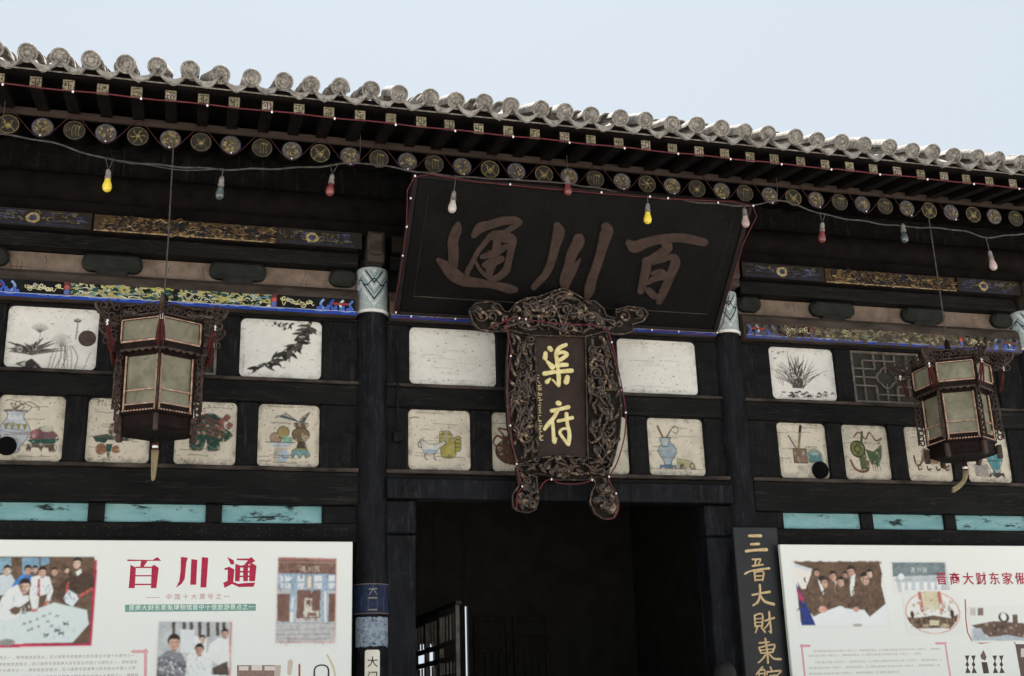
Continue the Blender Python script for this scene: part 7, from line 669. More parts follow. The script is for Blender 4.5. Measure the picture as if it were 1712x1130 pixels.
def a_fruit_vase(cv):
    outline(cv, [(.55, .22), (.57, .28), (.66, .30), (.80, .28), (.84, .20), (.78, .16), (.74, .22), (.68, .16), (.62, .22), (.57, .15)], '7da0a2')
    cv.rect(.60, .29, .80, .32, 'a08a4a'); outline(cv, [(.63, .32), (.78, .32), (.75, .41), (.66, .41)], '54483e'); cv.ell(.69, .52, .145, .12, '3a2f28', 24); cv.ell(.69, .52, .13, .108, '7d6b50', 24)
    outline(cv, [(.62, .62), (.76, .62), (.80, .70), (.58, .70)], '6d5c48')
    for k in range(9):
        cv.line([(.66, .72), (.55-.025*k, .78+.015*(k % 3)), (.44-.02*k, .86-.012*k)], '3d5056', .009); cv.line([(.66+.01*k, .72), (.70+.016*k, .80+.01*k)], '3d5056', .012)
    cv.ell(.30, .46, .10, .09, '3a2f28', 20); cv.ell(.30, .46, .09, .08, 'a18a74', 20); cv.ell(.41, .55, .10, .10, '3a2f28', 20); cv.ell(.41, .55, .088, .088, '9a8c5c', 20); cv.ell(.48, .43, .085, .065, '86b89c', 18)
    cv.poly([(.16, .39), (.58, .39), (.48, .32), (.26, .32)], 'c3c8d2'); cv.line([(.14, .395), (.60, .395)], INK, .012); cv.rect(.27, .10, .48, .31, 'bdb6a8'); cv.ell(.42, .18, .09, .09, 'a9bccf', 14, jit=.15)
    cracks(cv, 5); flecks(cv, 60)
def a_jug(cv):
    outline(cv, [(.52, .28), (.50, .60), (.55, .64), (.66, .64), (.74, .50), (.76, .30), (.70, .22), (.56, .22)], 'a9a058'); cv.line([(.53, .6), (.7, .6)], INK, .012)
    for k in range(4): outline(cv, [(.74, .32+.07*k), (.82, .34+.06*k), (.84, .40+.05*k), (.77, .42+.05*k)], 'a59a50')
    outline(cv, [(.22, .38), (.20, .48), (.24, .50), (.32, .44), (.44, .44), (.58, .48), (.60, .44), (.48, .36), (.42, .28), (.28, .28)], 'd8d6cc'); cv.poly([(.27, .30), (.44, .30), (.46, .35), (.25, .35)], '9fb6cc')
    for x in (.28, .42): cv.line([(x, .28), (x-.01, .22), (x+.03, .18)], '5c7488', .02)
    cv.line([(.20, .48), (.17, .44), (.18, .38), (.22, .38)], INK, .012); cv.line([(.04, .84), (.12, .86), (.18, .85)], INK, .012); cracks(cv, 4); flecks(cv, 24)
def a_pot(cv):
    cv.ell(.36, .35, .30, .22, '4a3528', 24); cv.ell(.36, .35, .27, .195, '634a38', 24); outline(cv, [(.2, .52), (.5, .52), (.54, .60), (.18, .60)], '6d3c30'); cv.line([(.1, .4), (.04, .5), (.1, .6), (.18, .56)], '6a3028', .03); cv.line([(.2, .62), (.12, .72), (.26, .7)], '6a3028', .03)
    cracks(cv, 3); flecks(cv, 30)
def a_blue_vase(cv):
    vase(cv, .34, .20, .46, .32, '9fb0ba', .42, .42); outline(cv, [(.22, .65), (.38, .65), (.36, .52), (.26, .52)], 'a9b8c0'); cv.poly([(.2, .2), (.48, .2), (.50, .12), (.44, .15), (.34, .13), (.24, .15), (.18, .12)], '5d7488')
    cv.line([(.28, .66), (.20, .84)], '7d6a34', .035); cv.line([(.34, .66), (.44, .80)], INK, .02); cv.line([(.44, .80), (.50, .86), (.56, .80), (.52, .73), (.46, .76)], INK, .012)
    outline(cv, [(.50, .22), (.52, .30), (.74, .26), (.76, .18), (.54, .15)], 'b9b48a'); cv.ell(.76, .18, .05, .06, '4a4038'); cv.ell(.76, .18, .035, .042, 'b0a888'); cv.ell(.58, .17, .04, .05, '6a6050'); cv.line([(.02, .13), (.95, .13)], '6a5c4c', .008); cracks(cv, 3); flecks(cv, 24)
def a_brush_pot(cv):
    cv.rect(.30, .28, .58, .54, '4a3c34'); cv.rect(.315, .29, .565, .53, '8a7264'); cv.line([(.42, .54), (.50, .92)], '8a7a52', .05); cv.line([(.48, .84), (.50, .93)], '2a2420', .055); cv.line([(.37, .54), (.24, .76)], INK, .022)
    outline(cv, [(.60, .30), (.60, .48), (.74, .54), (.86, .46), (.88, .32)], '5d8486'); cv.poly([(.62, .48), (.76, .5), (.84, .45), (.7, .42)], '8fb0b0')
    for k in range(4): cv.line([(.55+.06*k, .55), (.58+.06*k, .58), (.62+.06*k, .55)], INK, .01)
    cv.rect(.36, .10, .56, .24, 'c9c2b4'); cracks(cv, 3); flecks(cv, 50)
def a_gourd(cv):
    cv.line([(.15, .36), (.22, .22), (.36, .16), (.5, .2), (.52, .34)], '7d5a4c', .045); outline(cv, [(.36, .2), (.34, .5), (.42, .66), (.48, .5), (.5, .2)], '5d6a44'); outline(cv, [(.50, .56), (.66, .52), (.84, .64), (.82, .44), (.72, .26), (.58, .3)], '52664a')
    for k in range(4): cv.line([(.6+.05*k, .3), (.62+.05*k, .18)], INK, .012)
    cv.ell(.33, .56, .165, .155, '33382a', 26); cv.ell(.33, .56, .14, .13, '6d7440', 26); cv.ell(.33, .56, .08, .075, '4a5230', 18); cv.ell(.33, .56, .05, .045, '8a8450', 16)
    cv.line([(.28, .78), (.40, .86), (.52, .74), (.62, .86), (.74, .72), (.86, .76), (.78, .66)], '7d5248', .03); cv.line([(.42, .66), (.46, .86)], '4a5238', .05); cracks(cv, 3); flecks(cv, 40)
def a_censer(cv):
    outline(cv, [(.34, .42), (.40, .60), (.74, .60), (.78, .42), (.66, .34), (.44, .34)], '8a6c52'); cv.rect(.42, .46, .72, .50, 'a98a68'); cv.line([(.36, .40), (.28, .30), (.20, .34), (.18, .46)], '6a5240', .04); cv.line([(.70, .36), (.80, .26), (.92, .30)], '6a5240', .04)
    for k in range(4): cv.line([(.24+.2*k, .28), (.26+.2*k, .22), (.32+.2*k, .24)], '4a3c30', .03)
    cracks(cv, 3); flecks(cv, 30)
def a_turq_vase(cv):
    vase(cv, .66, .18, .62, .36, '57939c', .2, .34); cv.line([(.52, .42), (.80, .42)], '2f5c68', .016); cv.poly([(.5, .2), (.82, .2), (.84, .1), (.76, .15), (.66, .1), (.56, .15), (.48, .1)], '4a4440'); outline(cv, [(.2, .14), (.2, .34), (.48, .34), (.48, .14)], 'a39c98'); cv.ell(.32, .42, .06, .06, '6d5c3c')
    cv.line([(.62, .82), (.5, .92)], '3f7c86', .04); cv.line([(.68, .82), (.8, .94)], '3f7c86', .04); cracks(cv, 3); flecks(cv, 40)
ARTS = {-1: (a_vase_bowl, a_dish, a_robe, a_fruit_vase), 0: (a_jug, a_pot, a_pot, a_blue_vase), 1: (a_brush_pot, a_gourd, a_censer, a_turq_vase)}
for b in (-1, 0, 1):
    for (x0, x1), fn in zip(LOW[b], ARTS[b]):
        p = panel(x0, x1, LB, LT, 'cream_panel'); cv = psheet(x0, x1, LB, LT); fn(cv); pfinish(cv, 'painting', p)
        hole = {a_vase_bowl: (-4.634, 3.652, .075), a_brush_pot: (2.574, 3.618, .083)}.get(fn)
        if hole:
            mb = MB(); mb.lathe([(hole[2], -.012), (hole[2], .012), (hole[2]-.012, .014), (hole[2]-.014, -.008), (1e-6, -.008)], 26, (hole[0], -.040, hole[1]), 'y'); build('pipe_hole', mb, 'black_hole', p, 'auto')
def u_lotus(cv):
    for k in range(16):
        t = math.radians(20+k*9); r = random.uniform(.16, .30); cv.stroke([(.30, .22, .008), (.30+.6*r*math.cos(t)*1.2, .22+r*math.sin(t)*.7, .03), (.30+r*math.cos(t)*1.3, .22+r*math.sin(t), .008)], random.choice(('3d3a38', '5f5b58', '77726e')))
    for k in range(7): cv.stroke([(.06+.012*k, .26+.02*k, .01), (.18, .25+.015*k, .022), (.30, .22, .006)], random.choice(('45423f', '6a6662')))
    cv.poly([(.2, .02), (.22, .1), (.30, .17), (.38, .08), (.42, .02)], '3d3a37'); cv.poly([(.13, .08), (.24, .14), (.2, .03)], '6a6662')
    for k in range(9): cv.line([(.48+.035*k, .02), (.52+.03*k+random.uniform(-.04, .04), .22), (.55+.02*k, .40)], random.choice(('4a4644', '8a8580')), .008)
    for k in range(12): t = math.radians(30+k*11); cv.line([(.60, .36), (.60+.13*math.cos(t), .36+.22*math.sin(t))], '9a9590', .008)
    cv.line([(.75, .50), (.76, .76)], '45423f', .010); cv.ell(.755, .80, .042, .032, '45423f'); cv.ell(.755, .812, .034, .018, 'a9a49c')
    for k in range(9): t = math.radians(10+k*20); cv.line([(.36, .58), (.36+.09*math.cos(t), .64+.08*math.sin(t))], '6a6662', .007)
    cv.line([(.36, .42), (.37, .58)], '77726e', .006); cv.line([(.86, .04), (.92, .3)], '8a8580', .008); flecks(cv, 40, '8f8880')
def u_leaves(cv):
    stem = [(.17, .13), (.35, .27), (.50, .38), (.62, .52), (.72, .66), (.80, .84), (.84, .96)]
    cv.line(stem, '37332f', .012)
    for k in range(78):
        t = random.random()**.7*5.9; i = int(t); q = Vector(stem[i]).lerp(Vector(stem[i+1]), t-i); a = random.uniform(-3.1, 1.2); L = random.uniform(.10, .20)
        e = q+Vector((math.cos(a)*L*.8, math.sin(a)*L)); m = (q+e)/2
        cv.stroke([(q.x, q.y, .006), (m.x, m.y, random.uniform(.035, .062)), (e.x, e.y, .004)], random.choice(('2f2b28', '3c3733', '55504a')))
    for k in range(14):
        q = Vector((.42+.03*k*.6, .95-.012*(k % 4))); e = q+Vector((random.uniform(-.1, .06), -random.uniform(.03, .12))); m = (q+e)/2; cv.stroke([(q.x, q.y, .005), (m.x, m.y, .024), (e.x, e.y, .004)], '4a4641')
    for k in range(7): cv.rect(.055, .12+.04*k, .068, .145+.04*k, '8a847c')
    flecks(cv, 30, '9a938a')
def u_orchid(cv):
    for k in range(46):
        t = math.radians(random.uniform(25, 160)); L = random.uniform(.30, .72); bx, bv = .42+random.uniform(-.1, .08), .24; kx = random.uniform(.7, 1.1)
        cv.stroke([(bx, bv, .010), (bx+.5*L*math.cos(t)*kx*.8, bv+.6*L*math.sin(t), .014), (bx+L*math.cos(t)*kx*.75, bv+L*math.sin(t)*random.uniform(.75, 1.0), .003)], random.choice(('26221f', '3a3532', '5a5550', '8a857f')))
    for k in range(26): u = random.uniform(.15, .92); v = random.uniform(.05, .16); cv.stroke([(u, v, .01), (u+.03, v+random.uniform(-.02, .05), .028), (u+.06, v, .005)], random.choice(('3a3532', '6a645e', '2a2623')))
    for u, v in ((.16, .86), (.23, .89), (.10, .76)): cv.line([(u-.02, v+.015), (u, v), (u+.02, v+.02)], '4a4238', .012)
    for k in range(6): cv.line([(.08+.02*k, .42-.03*k), (.14+.02*k, .6-.02*k)], '8a857f', .008)
    flecks(cv, 26, '8f8880')
def u_blank(cv):
    for k in range(9): v = random.uniform(.06, .9); u = random.uniform(.05, .6); cv.line([(u, v), (u+.12, v+.01), (u+.25, v-.005)], 'a59c92', .004)
    flecks(cv, 60, '8a8078')
for (x0, x1), fn in (((-4.731, -4.005), u_lotus), ((-2.865, -2.152), u_leaves), ((-1.392, -.582), u_blank), ((.582, 1.392), u_blank), ((2.152, 2.865), u_orchid)):
    p = panel(x0, x1, UB, UT, 'white_panel', .05); cv = psheet(x0, x1, UB, UT, False); fn(cv); pfinish(cv, 'painting', p, False)
    if fn is u_lotus:
        mb = MB(); mb.lathe([(.070, 0), (.068, -.005), (1e-6, -.006)], 22, (-4.097, -.0165, 4.582), 'y'); build('round_patch', mb, 'grey_patch', p, 'auto')
# last upper panel on the right: its paper has gone, a scrap is left
p = panel(4.005, 4.731, UB, UT, 'black_wood', .05); cv = Canvas(lambda u, v, d: (4.005+.726*u, -.0146-d, UB+(UT-UB)*v))
cv.poly([(.30, .06), (.36, .28), (.44, .34), (.52, .30), (.55, .18), (.50, .05), (.40, .10)], 'e8e4de'); cv.ell(.33, .44, .05, .045, 'd5d0c8', jit=.25); cv.ell(.26, .36, .03, .03, 'd5d0c8', jit=.25); cv.build('paper_scrap', 'ink_paint', p)
# lattice windows
def lattice(x0, x1, z0, z1):
    mb = MB(); mb.box(x0+.004, x1-.004, .012, .030, z0+.004, z1-.004); p = build('lattice_window', mb, 'interior_dark', H)
    mb = MB(); t = .03
    for q in ((x0+.006, x1-.006, z0+.006, z0+t), (x0+.006, x1-.006, z1-t, z1-.006)): mb.box(q[0], q[1], -.036, .010, q[2], q[3], .004)
    for q in ((x0+.006, x0+t), (x1-t, x1-.006)): mb.box(q[0], q[1], -.038, .010, z0+t+.001, z1-t-.001, .004)
    build('frame', mb, 'lattice_wood', p)
    W, Hh = x1-x0-2*t, z1-z0-2*t; X = lambda u: x0+t+W*u; Z = lambda v: z0+t+Hh*v
    segs = [((.16, 0), (.16, .86)), ((.34, .68), (.34, 1)), ((.34, 0), (.34, .32)), ((.5, .62), (.5, 1)), ((.5, 0), (.5, .38)), ((.66, .68), (.66, 1)), ((.66, 0), (.66, .32)), ((.84, .14), (.84, 1)),
            ((0, .68), (.34, .68)), ((.16, .86), (.66, .86)), ((0, .5), (.36, .5)), ((.64, .5), (1, .5)), ((0, .32), (.34, .32)), ((.34, .14), (.84, .14)), ((.66, .32), (1, .32)), ((.66, .68), (1, .68))]
    for i, (a, c) in enumerate(segs):
        mb = MB(); h = .008; f = -.016-.0006*i
        if a[0] == c[0]: mb.box(X(a[0])-h, X(a[0])+h, f, .010, Z(a[1]), Z(c[1]), .002)
        else: mb.box(X(a[0]), X(c[0]), f+.0003, .010, Z(a[1])-h, Z(a[1])+h, .002)
        build('lattice_bar', mb, 'lattice_wood', p)
    mb = MB(); cx, cz = X(.5), Z(.5); R = .085
    mb.tube([(cx+(R+.022*abs(math.cos(2*math.radians(a))))*math.cos(math.radians(a)), -.018, cz+(R+.022*abs(math.cos(2*math.radians(a))))*math.sin(math.radians(a))) for a in range(0, 361, 9)], .010, 6, False); build('rosette', mb, 'lattice_wood', p, True)
for q in (UPP[-1][1], UPP[0][1], UPP[1][1]): lattice(q[0], q[1], UB, UT)
# ------------------------------------------------------------------ painted beams above the panels
def key_end(cv, u0, sx, v0, v1):
    """stepped blue key pattern next to a column; sx points away from the column"""
    h = v1-v0
    cv.rect(min(u0, u0+sx*.36), v0, max(u0, u0+sx*.36), v1, '14161c')
    for k in range(4):
        a = u0+sx*(.02+.085*k); cv.line([(a, v0+.01), (a+sx*.03, v0+h*.5), (a, v1-.015)], ('5a78c8', 'd8dde6', '3c58b0', '8fa8d8')[k], .02)
    for k in range(5):
        a = u0+sx*(.03+.065*k); cv.poly([(a, v0), (a+sx*.05, v0), (a+sx*.05, v0+.03), (a+sx*.025, v0+.03), (a+sx*.025, v0+.05), (a, v0+.05)], '4a6ac4')
    cv.rect(min(u0+sx*.06, u0+sx*.2), v0+.055, max(u0+sx*.06, u0+sx*.2), v0+.075, 'a83c34')
def scrollwork(cv, u0, u1, v0, v1, dark='101012', light='e0d8a8'):
    cv.rect(u0, v0, u1, v1, dark); h = v1-v0; n = int((u1-u0)/(h*.62))
    for k in range(2*n+2):
        cu = u0+.02+(u1-u0-.04)*(k+.5)/(2*n+2)+random.uniform(-.008, .008); r = h*random.uniform(.12, .24); cvz = v0+h*random.uniform(.25, .75); sg_ = random.choice((-1, 1)); a_ = random.uniform(0, 6)
        cv.line([(cu+r*(.25+.75*t/9)*math.cos(a_+sg_*t*.75), cvz+r*(.25+.75*t/9)*math.sin(a_+sg_*t*.75)) for t in range(10)], random.choice((light, 'c9c090', 'ece6c8')), random.uniform(.005, .009))
        cv.line([(cu, cvz), (cu+h*.15, v0+h*random.uniform(.2, .8)), (cu+h*.3, v0+h*.5)], light, .006)
    cv.ell(u0+(u1-u0)*.3, v0+h*.66, h*.13, h*.13, 'dcd6b0', 12); cv.ell(u0+(u1-u0)*.3, v0+h*.66, h*.085, h*.085, '7f94cc', 10)
def scenery(cv, u0, u1, v0, v1, base, darks, lights, n):
    cv.rect(u0, v0, u1, v1, base); h = v1-v0
    for k in range(n):
        u = random.uniform(u0+.03, u1-.03); v = random.uniform(v0+h*.1, v1-h*.1); kd = random.random()
        if kd < .40: cv.ell(u, v, random.uniform(.008, .034), random.uniform(.006, h*.20), random.choice(darks), 12, random.uniform(-.5, .5), .35)
        elif kd < .8: cv.line([(u, v), (u+.03, v+random.uniform(-.02, .02)), (u+.06, v+random.uniform(-.03, .03)), (u+.1, v)], random.choice(lights), random.uniform(.004, .009))
        else: cv.ell(u, v, random.uniform(.006, .02), random.uniform(.005, .012), random.choice(lights), 9, 0, .35)
for b in (-1, 0, 1):
    x0, x1 = {-1: (-5.00, -1.865), 0: (-1.575, 1.575), 1: (1.865, 5.00)}[b]
    # lower architrave, its face softly rounded
    mb = MB(); prof = [(-.10, 4.872), (-.118, 4.880), (-.122, 4.91), (-.122, 5.04), (-.108, 5.10), (-.075, 5.135), (-.02, 5.150), (.033, 5.150), (.033, 4.872)]
    k = len(prof); vs = [(x, a, z) for x in (x0, x1) for a, z in prof]; fs = [(j, (j+1) % k, k+(j+1) % k, k+j) for j in range(k)]+[tuple(range(k)), tuple(range(2*k-1, k-1, -1))]
    mb.add(vs, fs); A = build('architrave', mb, 'old_beam_face', H)
    cv = Canvas(lambda u, v, d: (u, -.1228-d, v)); v0, v1 = 4.906, 5.022
    if b:
        ce = x1 if b < 0 else x0; sx = -1 if b < 0 else 1; oe = x0 if b < 0 else x1
        lo, hi = sorted((ce+sx*.72, oe-sx*.72))
        if b < 0: scenery(cv, lo, hi, v0, v1, 'c4b884', ('1d3a30', '20242c', '2c5560', '16181a', '27503c'), ('e4dcb0', 'c9c060', 'f0ead0', '7fa8b0', 'd8cf8c'), 420)
        else: scenery(cv, lo, hi, v0, v1, '8a7a5e', ('2b3c34', '3a3a34', '4c5a50'), ('cfc29a', 'b7a878', '8d9a8c'), 300)
        for e, s2 in ((ce, sx), (oe, -sx)):
            q = sorted((e+s2*.38, e+s2*.70)); scrollwork(cv, q[0], q[1], v0, v1); key_end(cv, e+s2*.02, s2, v0, v1)
            q = sorted((e+s2*.70, e+s2*.75)); cv.rect(q[0], v0, q[1], v1, '6e3c36'); cv.ell((q[0]+q[1])/2, v0+.03, .02, .025, '5a78c8'); cv.ell((q[0]+q[1])/2, v0+.07, .02, .02, 'c4605a')
    else: scenery(cv, x0, x1, v0, v1, '6d6048', ('1d2a28', '20242c'), ('a89c70', '8a8a60'), 60)
    cv.rect(x0+.01, 4.874, x1-.01, 4.905, '2c4cae'); cv.rect(x0+.01, 4.9035, x1-.01, 4.908, 'c8d0e4')
    for k in range(26): u = random.uniform(x0, x1-.1); cv.line([(u, 4.90), (u+.03, 4.896), (u+.07, 4.902)], 'a9b8e0', .004)
    cv.build('painted_band', 'beam_paint' if b < 1 else 'faded_paint', A)
    # beige cushion board with dark cloud blocks
    if b:
        mb = MB(); mb.box(x0, x1, -.004, .033, 5.152, 5.322, .003); cb = build('cushion_board', mb, 'beige_plaster', H)
        cv = Canvas(lambda u, v, d: (u, -.0046-d, v))
        for k in range(26):
            u = random.uniform(x0+.1, x1-.1); v = random.choice((5.155, random.uniform(5.17, 5.27))); cv.line([(u, v), (u+random.uniform(-.01, .01), v+.03), (u+random.uniform(-.015, .015), v+random.uniform(.05, .09))], '4a382e', .0035)
            if k % 3 == 0: cv.line([(u, v+.03), (u+.05, v+.026), (u+.1, v+.034)], '4a382e', .003)
        cv.build('cracks', 'print', cb)
        for cx in (2.90, 3.94):
            cx *= b; pts = rrect(cx-.245, cx+.245, 5.172, 5.330, .075, 6); mb = MB(); mb.prism(pts, -.085, .0, .03)
            mb.prism(rrect(cx-.13, cx+.13, 5.120, 5.19, .03, 3), -.07, -.001, .012); build('cloud_block', mb, 'cloud_green', cb, 'auto')
        for e, s2 in ((x0, 1), (x1, -1)):
            q = sorted((e, e+s2*.245)); mb = MB(); mb.prism(rrect(q[0], q[1], 5.172, 5.330, .075, 6), -.086, .0, .03); build('cloud_block', mb, 'cloud_green', cb, 'auto')
    else:
        mb = MB(); mb.box(x0, x1, -.004, .033, 5.152, 5.322, .003); build('cushion_board', mb, 'black_wood', H)
    rail(x0, x1, 5.326, 5.457, -.135)
    mb = MB(); mb.box(x0, x1, -.205, .033, 5.459, 5.63, .012); U = build('upper_beam', mb, 'eave_wood', H)
    cv = Canvas(lambda u, v, d: (u, -.2056-d, v)); v0, v1 = 5.470, 5.620
    if b:
        lo, hi = x0+.9, x1-.75
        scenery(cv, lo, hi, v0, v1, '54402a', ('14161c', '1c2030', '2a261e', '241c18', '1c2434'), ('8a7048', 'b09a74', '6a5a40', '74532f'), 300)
        cv.rect(lo, v0, hi, v0+.010, 'b8a078')
        for e, s2, wd in ((x0, 1, .86), (x1, -1, .72)):
            q = sorted((e, e+s2*wd)); cv.rect(q[0]-.01, v0, q[1]+.02, v1, '2b2620')
            cv.rect(q[0]+.02, v0+.012, q[1]-.05, v0+.032, '30344c')
            for k in range(70):
                u = random.uniform(q[0]+.04, q[1]-.07); vv = random.uniform(v0+.045, v1-.02); rr = random.uniform(.008, .026)
                if random.random() < .5: cv.line([(u+rr*(1-.06*t)*math.cos(t*.8+k), vv+rr*(1-.06*t)*math.sin(t*.8+k)) for t in range(random.randint(4, 9))], random.choice(('6d6546', '4a5070', '857a52', '3c4468')), random.uniform(.004, .008))
                else: cv.line([(u, vv), (u+.03, vv+random.uniform(-.008, .008)), (u+random.uniform(.05, .10), vv)], random.choice(('6d6546', '5a6088', '343e6a')), random.uniform(.004, .009))
            cu = e+s2*.42; cv.ell(cu, (v0+v1)/2, .058, .050, 'b9a674', 12, 0, .12); cv.ell(cu, (v0+v1)/2, .032, .028, '4a4c6c', 10)
    else: scenery(cv, x0, x1, v0, v1, '2a2018', ('14120f', '1c1814'), ('3f3222', '4a3a2a'), 40)
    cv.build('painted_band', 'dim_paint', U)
# eave purlin, soffit and upper wall
mb = MB(); mb.tube([(-8, -.06, 5.90), (8, -.06, 5.90)], .14, 16); build('eave_purlin', mb, 'eave_wood', H, True)
mb = MB(); mb.box(-8, 8, -.10, .03, 5.632, 5.775, .01); build('purlin_board', mb, 'eave_wood', H)
# ------------------------------------------------------------------ rafters
def ez(x, k=.0045): return -k*(x+1.5)
PITCHX = .2438
RSL = .42     # rise of the round rafters
def rafter_proto(i):
    mb = MB(); r = .086; L = 1.9; dy, dz = math.cos(math.atan(RSL)), math.sin(math.atan(RSL))
    n = 16; vs = []
    for (t, rr) in ((0, r-.006), (.006, r), (L, r)):
        for j in range(n):
            a = 2*math.pi*j/n; vs.append((rr*math.cos(a), -.9+t*dy, 6.03+t*dz+rr*math.sin(a)*1.0))
    fs = [(q*n+j, q*n+(j+1) % n, (q+1)*n+(j+1) % n, (q+1)*n+j) for q in range(2) for j in range(n)]+[tuple(range(n-1, -1, -1)), tuple(range(2*n, 3*n))]
    mb.add(vs, fs); o = build('rafter', mb, 'eave_wood', H, 'auto', (0, -.9, 6.03))
    cv = Canvas(lambda u, v, d: (u*1.07, -.9006-d, 6.03+v*1.07)); R = .073; g = ('8d7c48', '9a8a58', '6f7050')
    if i % 2:
        cv.ell(0, 0, .078, .078, '343c58', 22); cv.ell(0, 0, .071, .071, random.choice(('77747c', '6a6668', '807a78')), 22, 0, .02); cv.ell(0, 0, .063, .063, random.choice(('6a6252', '625c56', '70664e')), 20)
        for k in range(26):
            a = random.uniform(0, 6.3); rr = random.uniform(.01, .056); cv.line([(rr*math.cos(a), rr*math.sin(a)), (rr*math.cos(a)+random.uniform(-.02, .02), rr*math.sin(a)+random.uniform(-.02, .02)), (rr*math.cos(a+.4), rr*math.sin(a+.4))], random.choice(('b09c66', '4a5678', 'b8a880', '4a4644')), .006)
    else:
        cv.ell(0, 0, .078, .078, '34312e', 22); gold_ = random.choice(('857a4e', '776d48', '8f8458', '6a644a'))
        cv.line([(R*math.cos(t*.3), R*math.sin(t*.3)) for t in range(22)], gold_, random.uniform(.004, .007))
        m = random.choice((0, 1, 2, 0, 1))
        if m == 0:
            for s2 in (-1, 1): cv.line([(s2*.048*math.cos(t*.35+.2), -.005+.048*math.sin(t*.35-1.2)) for t in range(8)], gold_, .007); cv.line([(s2*.028, .02), (s2*.012, -.022), (0, -.035)], gold_, .009)
            cv.ell(0, -.008, .016, .014, 'a89660', 8)
        elif m == 1:
            cv.line([(-.045+.014*math.cos(t*.7), .006+.014*math.sin(t*.7)) for t in range(10)], gold_, .006)
            for x in (-.012, .012, .034): cv.line([(x, -.045), (x-.005, 0), (x+.006, .044)], gold_, .009)
            cv.line([(-.012, .04), (.04, .03)], 'a8965c', .008)
        else:
            for k in range(6): a = k*math.pi/3; cv.line([(.012*math.cos(a), .012*math.sin(a)), (.04*math.cos(a+.25), .04*math.sin(a+.25)), (.055*math.cos(a), .055*math.sin(a))], '8f8250', .007)
            cv.ell(0, 0, .012, .012, 'a8965c', 8)
    cv.build('painted_end', 'emblem_paint', o); return o
def flying_proto(i):
    mb = MB(); h = .044; sl = .17; L = 1.35
    vs = [(sx*h, -1.5+t, 6.095+sz*.048+sl*t) for t in (0, L) for sx, sz in ((-1, -1), (1, -1), (1, 1), (-1, 1))]
    mb.add(vs, [(0, 1, 2, 3), (7, 6, 5, 4), (0, 4, 5, 1), (1, 5, 6, 2), (2, 6, 7, 3), (3, 7, 4, 0)]); o = build('flying_rafter', mb, 'eave_wood', H, False, (0, -1.5, 6.095))
    cv = Canvas(lambda u, v, d: (u, -1.5006-d, 6.095+v)); cv.rect(-.042, -.046, .042, .046, '7d745e')
    c = ('a39a80', 'aba288', '989078'); cl = c[i % 3]; dk = '2c2622'
    cv.rect(-.038, -.042, .038, .042, cl)
    if i % 4 == 3: cv.ell(0, .004, .030, .034, 'b8a8a0', 10, 0, .2)
    for (x0, z0, x1, z1) in ((-.030, .028, .030, .034), (-.030, -.034, .030, -.028), (-.003, -.034, .003, .034), (-.030, -.002, -.008, .004)):
        if random.random() < .85: cv.rect(x0, z0, x1, z1, dk)
    for k in range(7):
        x = random.choice((-.024, -.013, .013, .024)); z = random.uniform(-.020, .020)
        if k % 2: cv.rect(x-.009, z-.0025, x+.009, z+.0025, dk)
        else: cv.rect(x-.0025, z-.012, x+.0025, z+.012, dk)
    cv.build('painted_end', 'emblem_paint', o); return o
protos = [rafter_proto(i) for i in range(18)]; fpro = [flying_proto(i) for i in range(11)]
usedr = set(); usedf = set()
for k in range(-14, 44):
    x = -1.563+PITCHX*(k-13)+random.uniform(-.006, .006)
    if abs(x) > 7.8: continue
    i = k % 18; src = protos[i]; off = (x, 0, ez(x, .003))
    if i not in usedr: src.location = src.location+Vector(off); usedr.add(i); protos[i] = src; src['bx'] = x; src['bz'] = off[2]
    else: dup(src, (off[0]-src['bx'], 0, off[2]-src['bz']), H)
    i = (k*5+k//11) % 11; src = fpro[i]; x += random.uniform(-.004, .004); off = (x, random.uniform(-.006, .006), ez(x)+random.uniform(-.004, .004))
    if i not in usedf: src.location = src.location+Vector(off); usedf.add(i); src['bx'] = x; src['by'] = off[1]; src['bz'] = off[2]
    else: dup(src, (off[0]-src['bx'], off[1]-src['by'], off[2]-src['bz']), H)
for o in COL.objects:
    for kk in ('bx', 'by', 'bz'):
        if kk in o: del o[kk]
def slab(name, prof, x0, x1, m, kz=.0045, parent=None, n=24):
    mb = MB(); k = len(prof); vs = []; fs = []
    for i in range(n+1):
        x = x0+(x1-x0)*i/n
        for a, z in prof: vs.append((x, a, z+ez(x, kz)))
    for i in range(n):
        for j in range(k): fs.append((i*k+j, i*k+(j+1) % k, (i+1)*k+(j+1) % k, (i+1)*k+j))
    fs += [tuple(range(k-1, -1, -1)), tuple(range(n*k, n*k+k))]; mb.add(vs, fs); return build(name, mb, m, parent or H)
slab('soffit_board', [(-.93, 6.105), (1.2, 6.999), (1.2, 7.02), (-.93, 6.126)], -7.9, 7.9, 'eave_wood', .003)
slab('eave_strip', [(-.955, 6.108), (-.955, 6.165), (-.932, 6.170), (-.932, 6.108)], -7.9, 7.9, 'brown_strip', .003)
slab('soffit_board', [(-1.53, 6.142), (-.2, 6.368), (-.2, 6.385), (-1.53, 6.159)], -7.9, 7.9, 'eave_wood')
slab('eave_fascia', [(-1.555, 6.142), (-1.565, 6.205), (-1.532, 6.215), (-1.532, 6.142)], -7.9, 7.9, 'eave_wood')
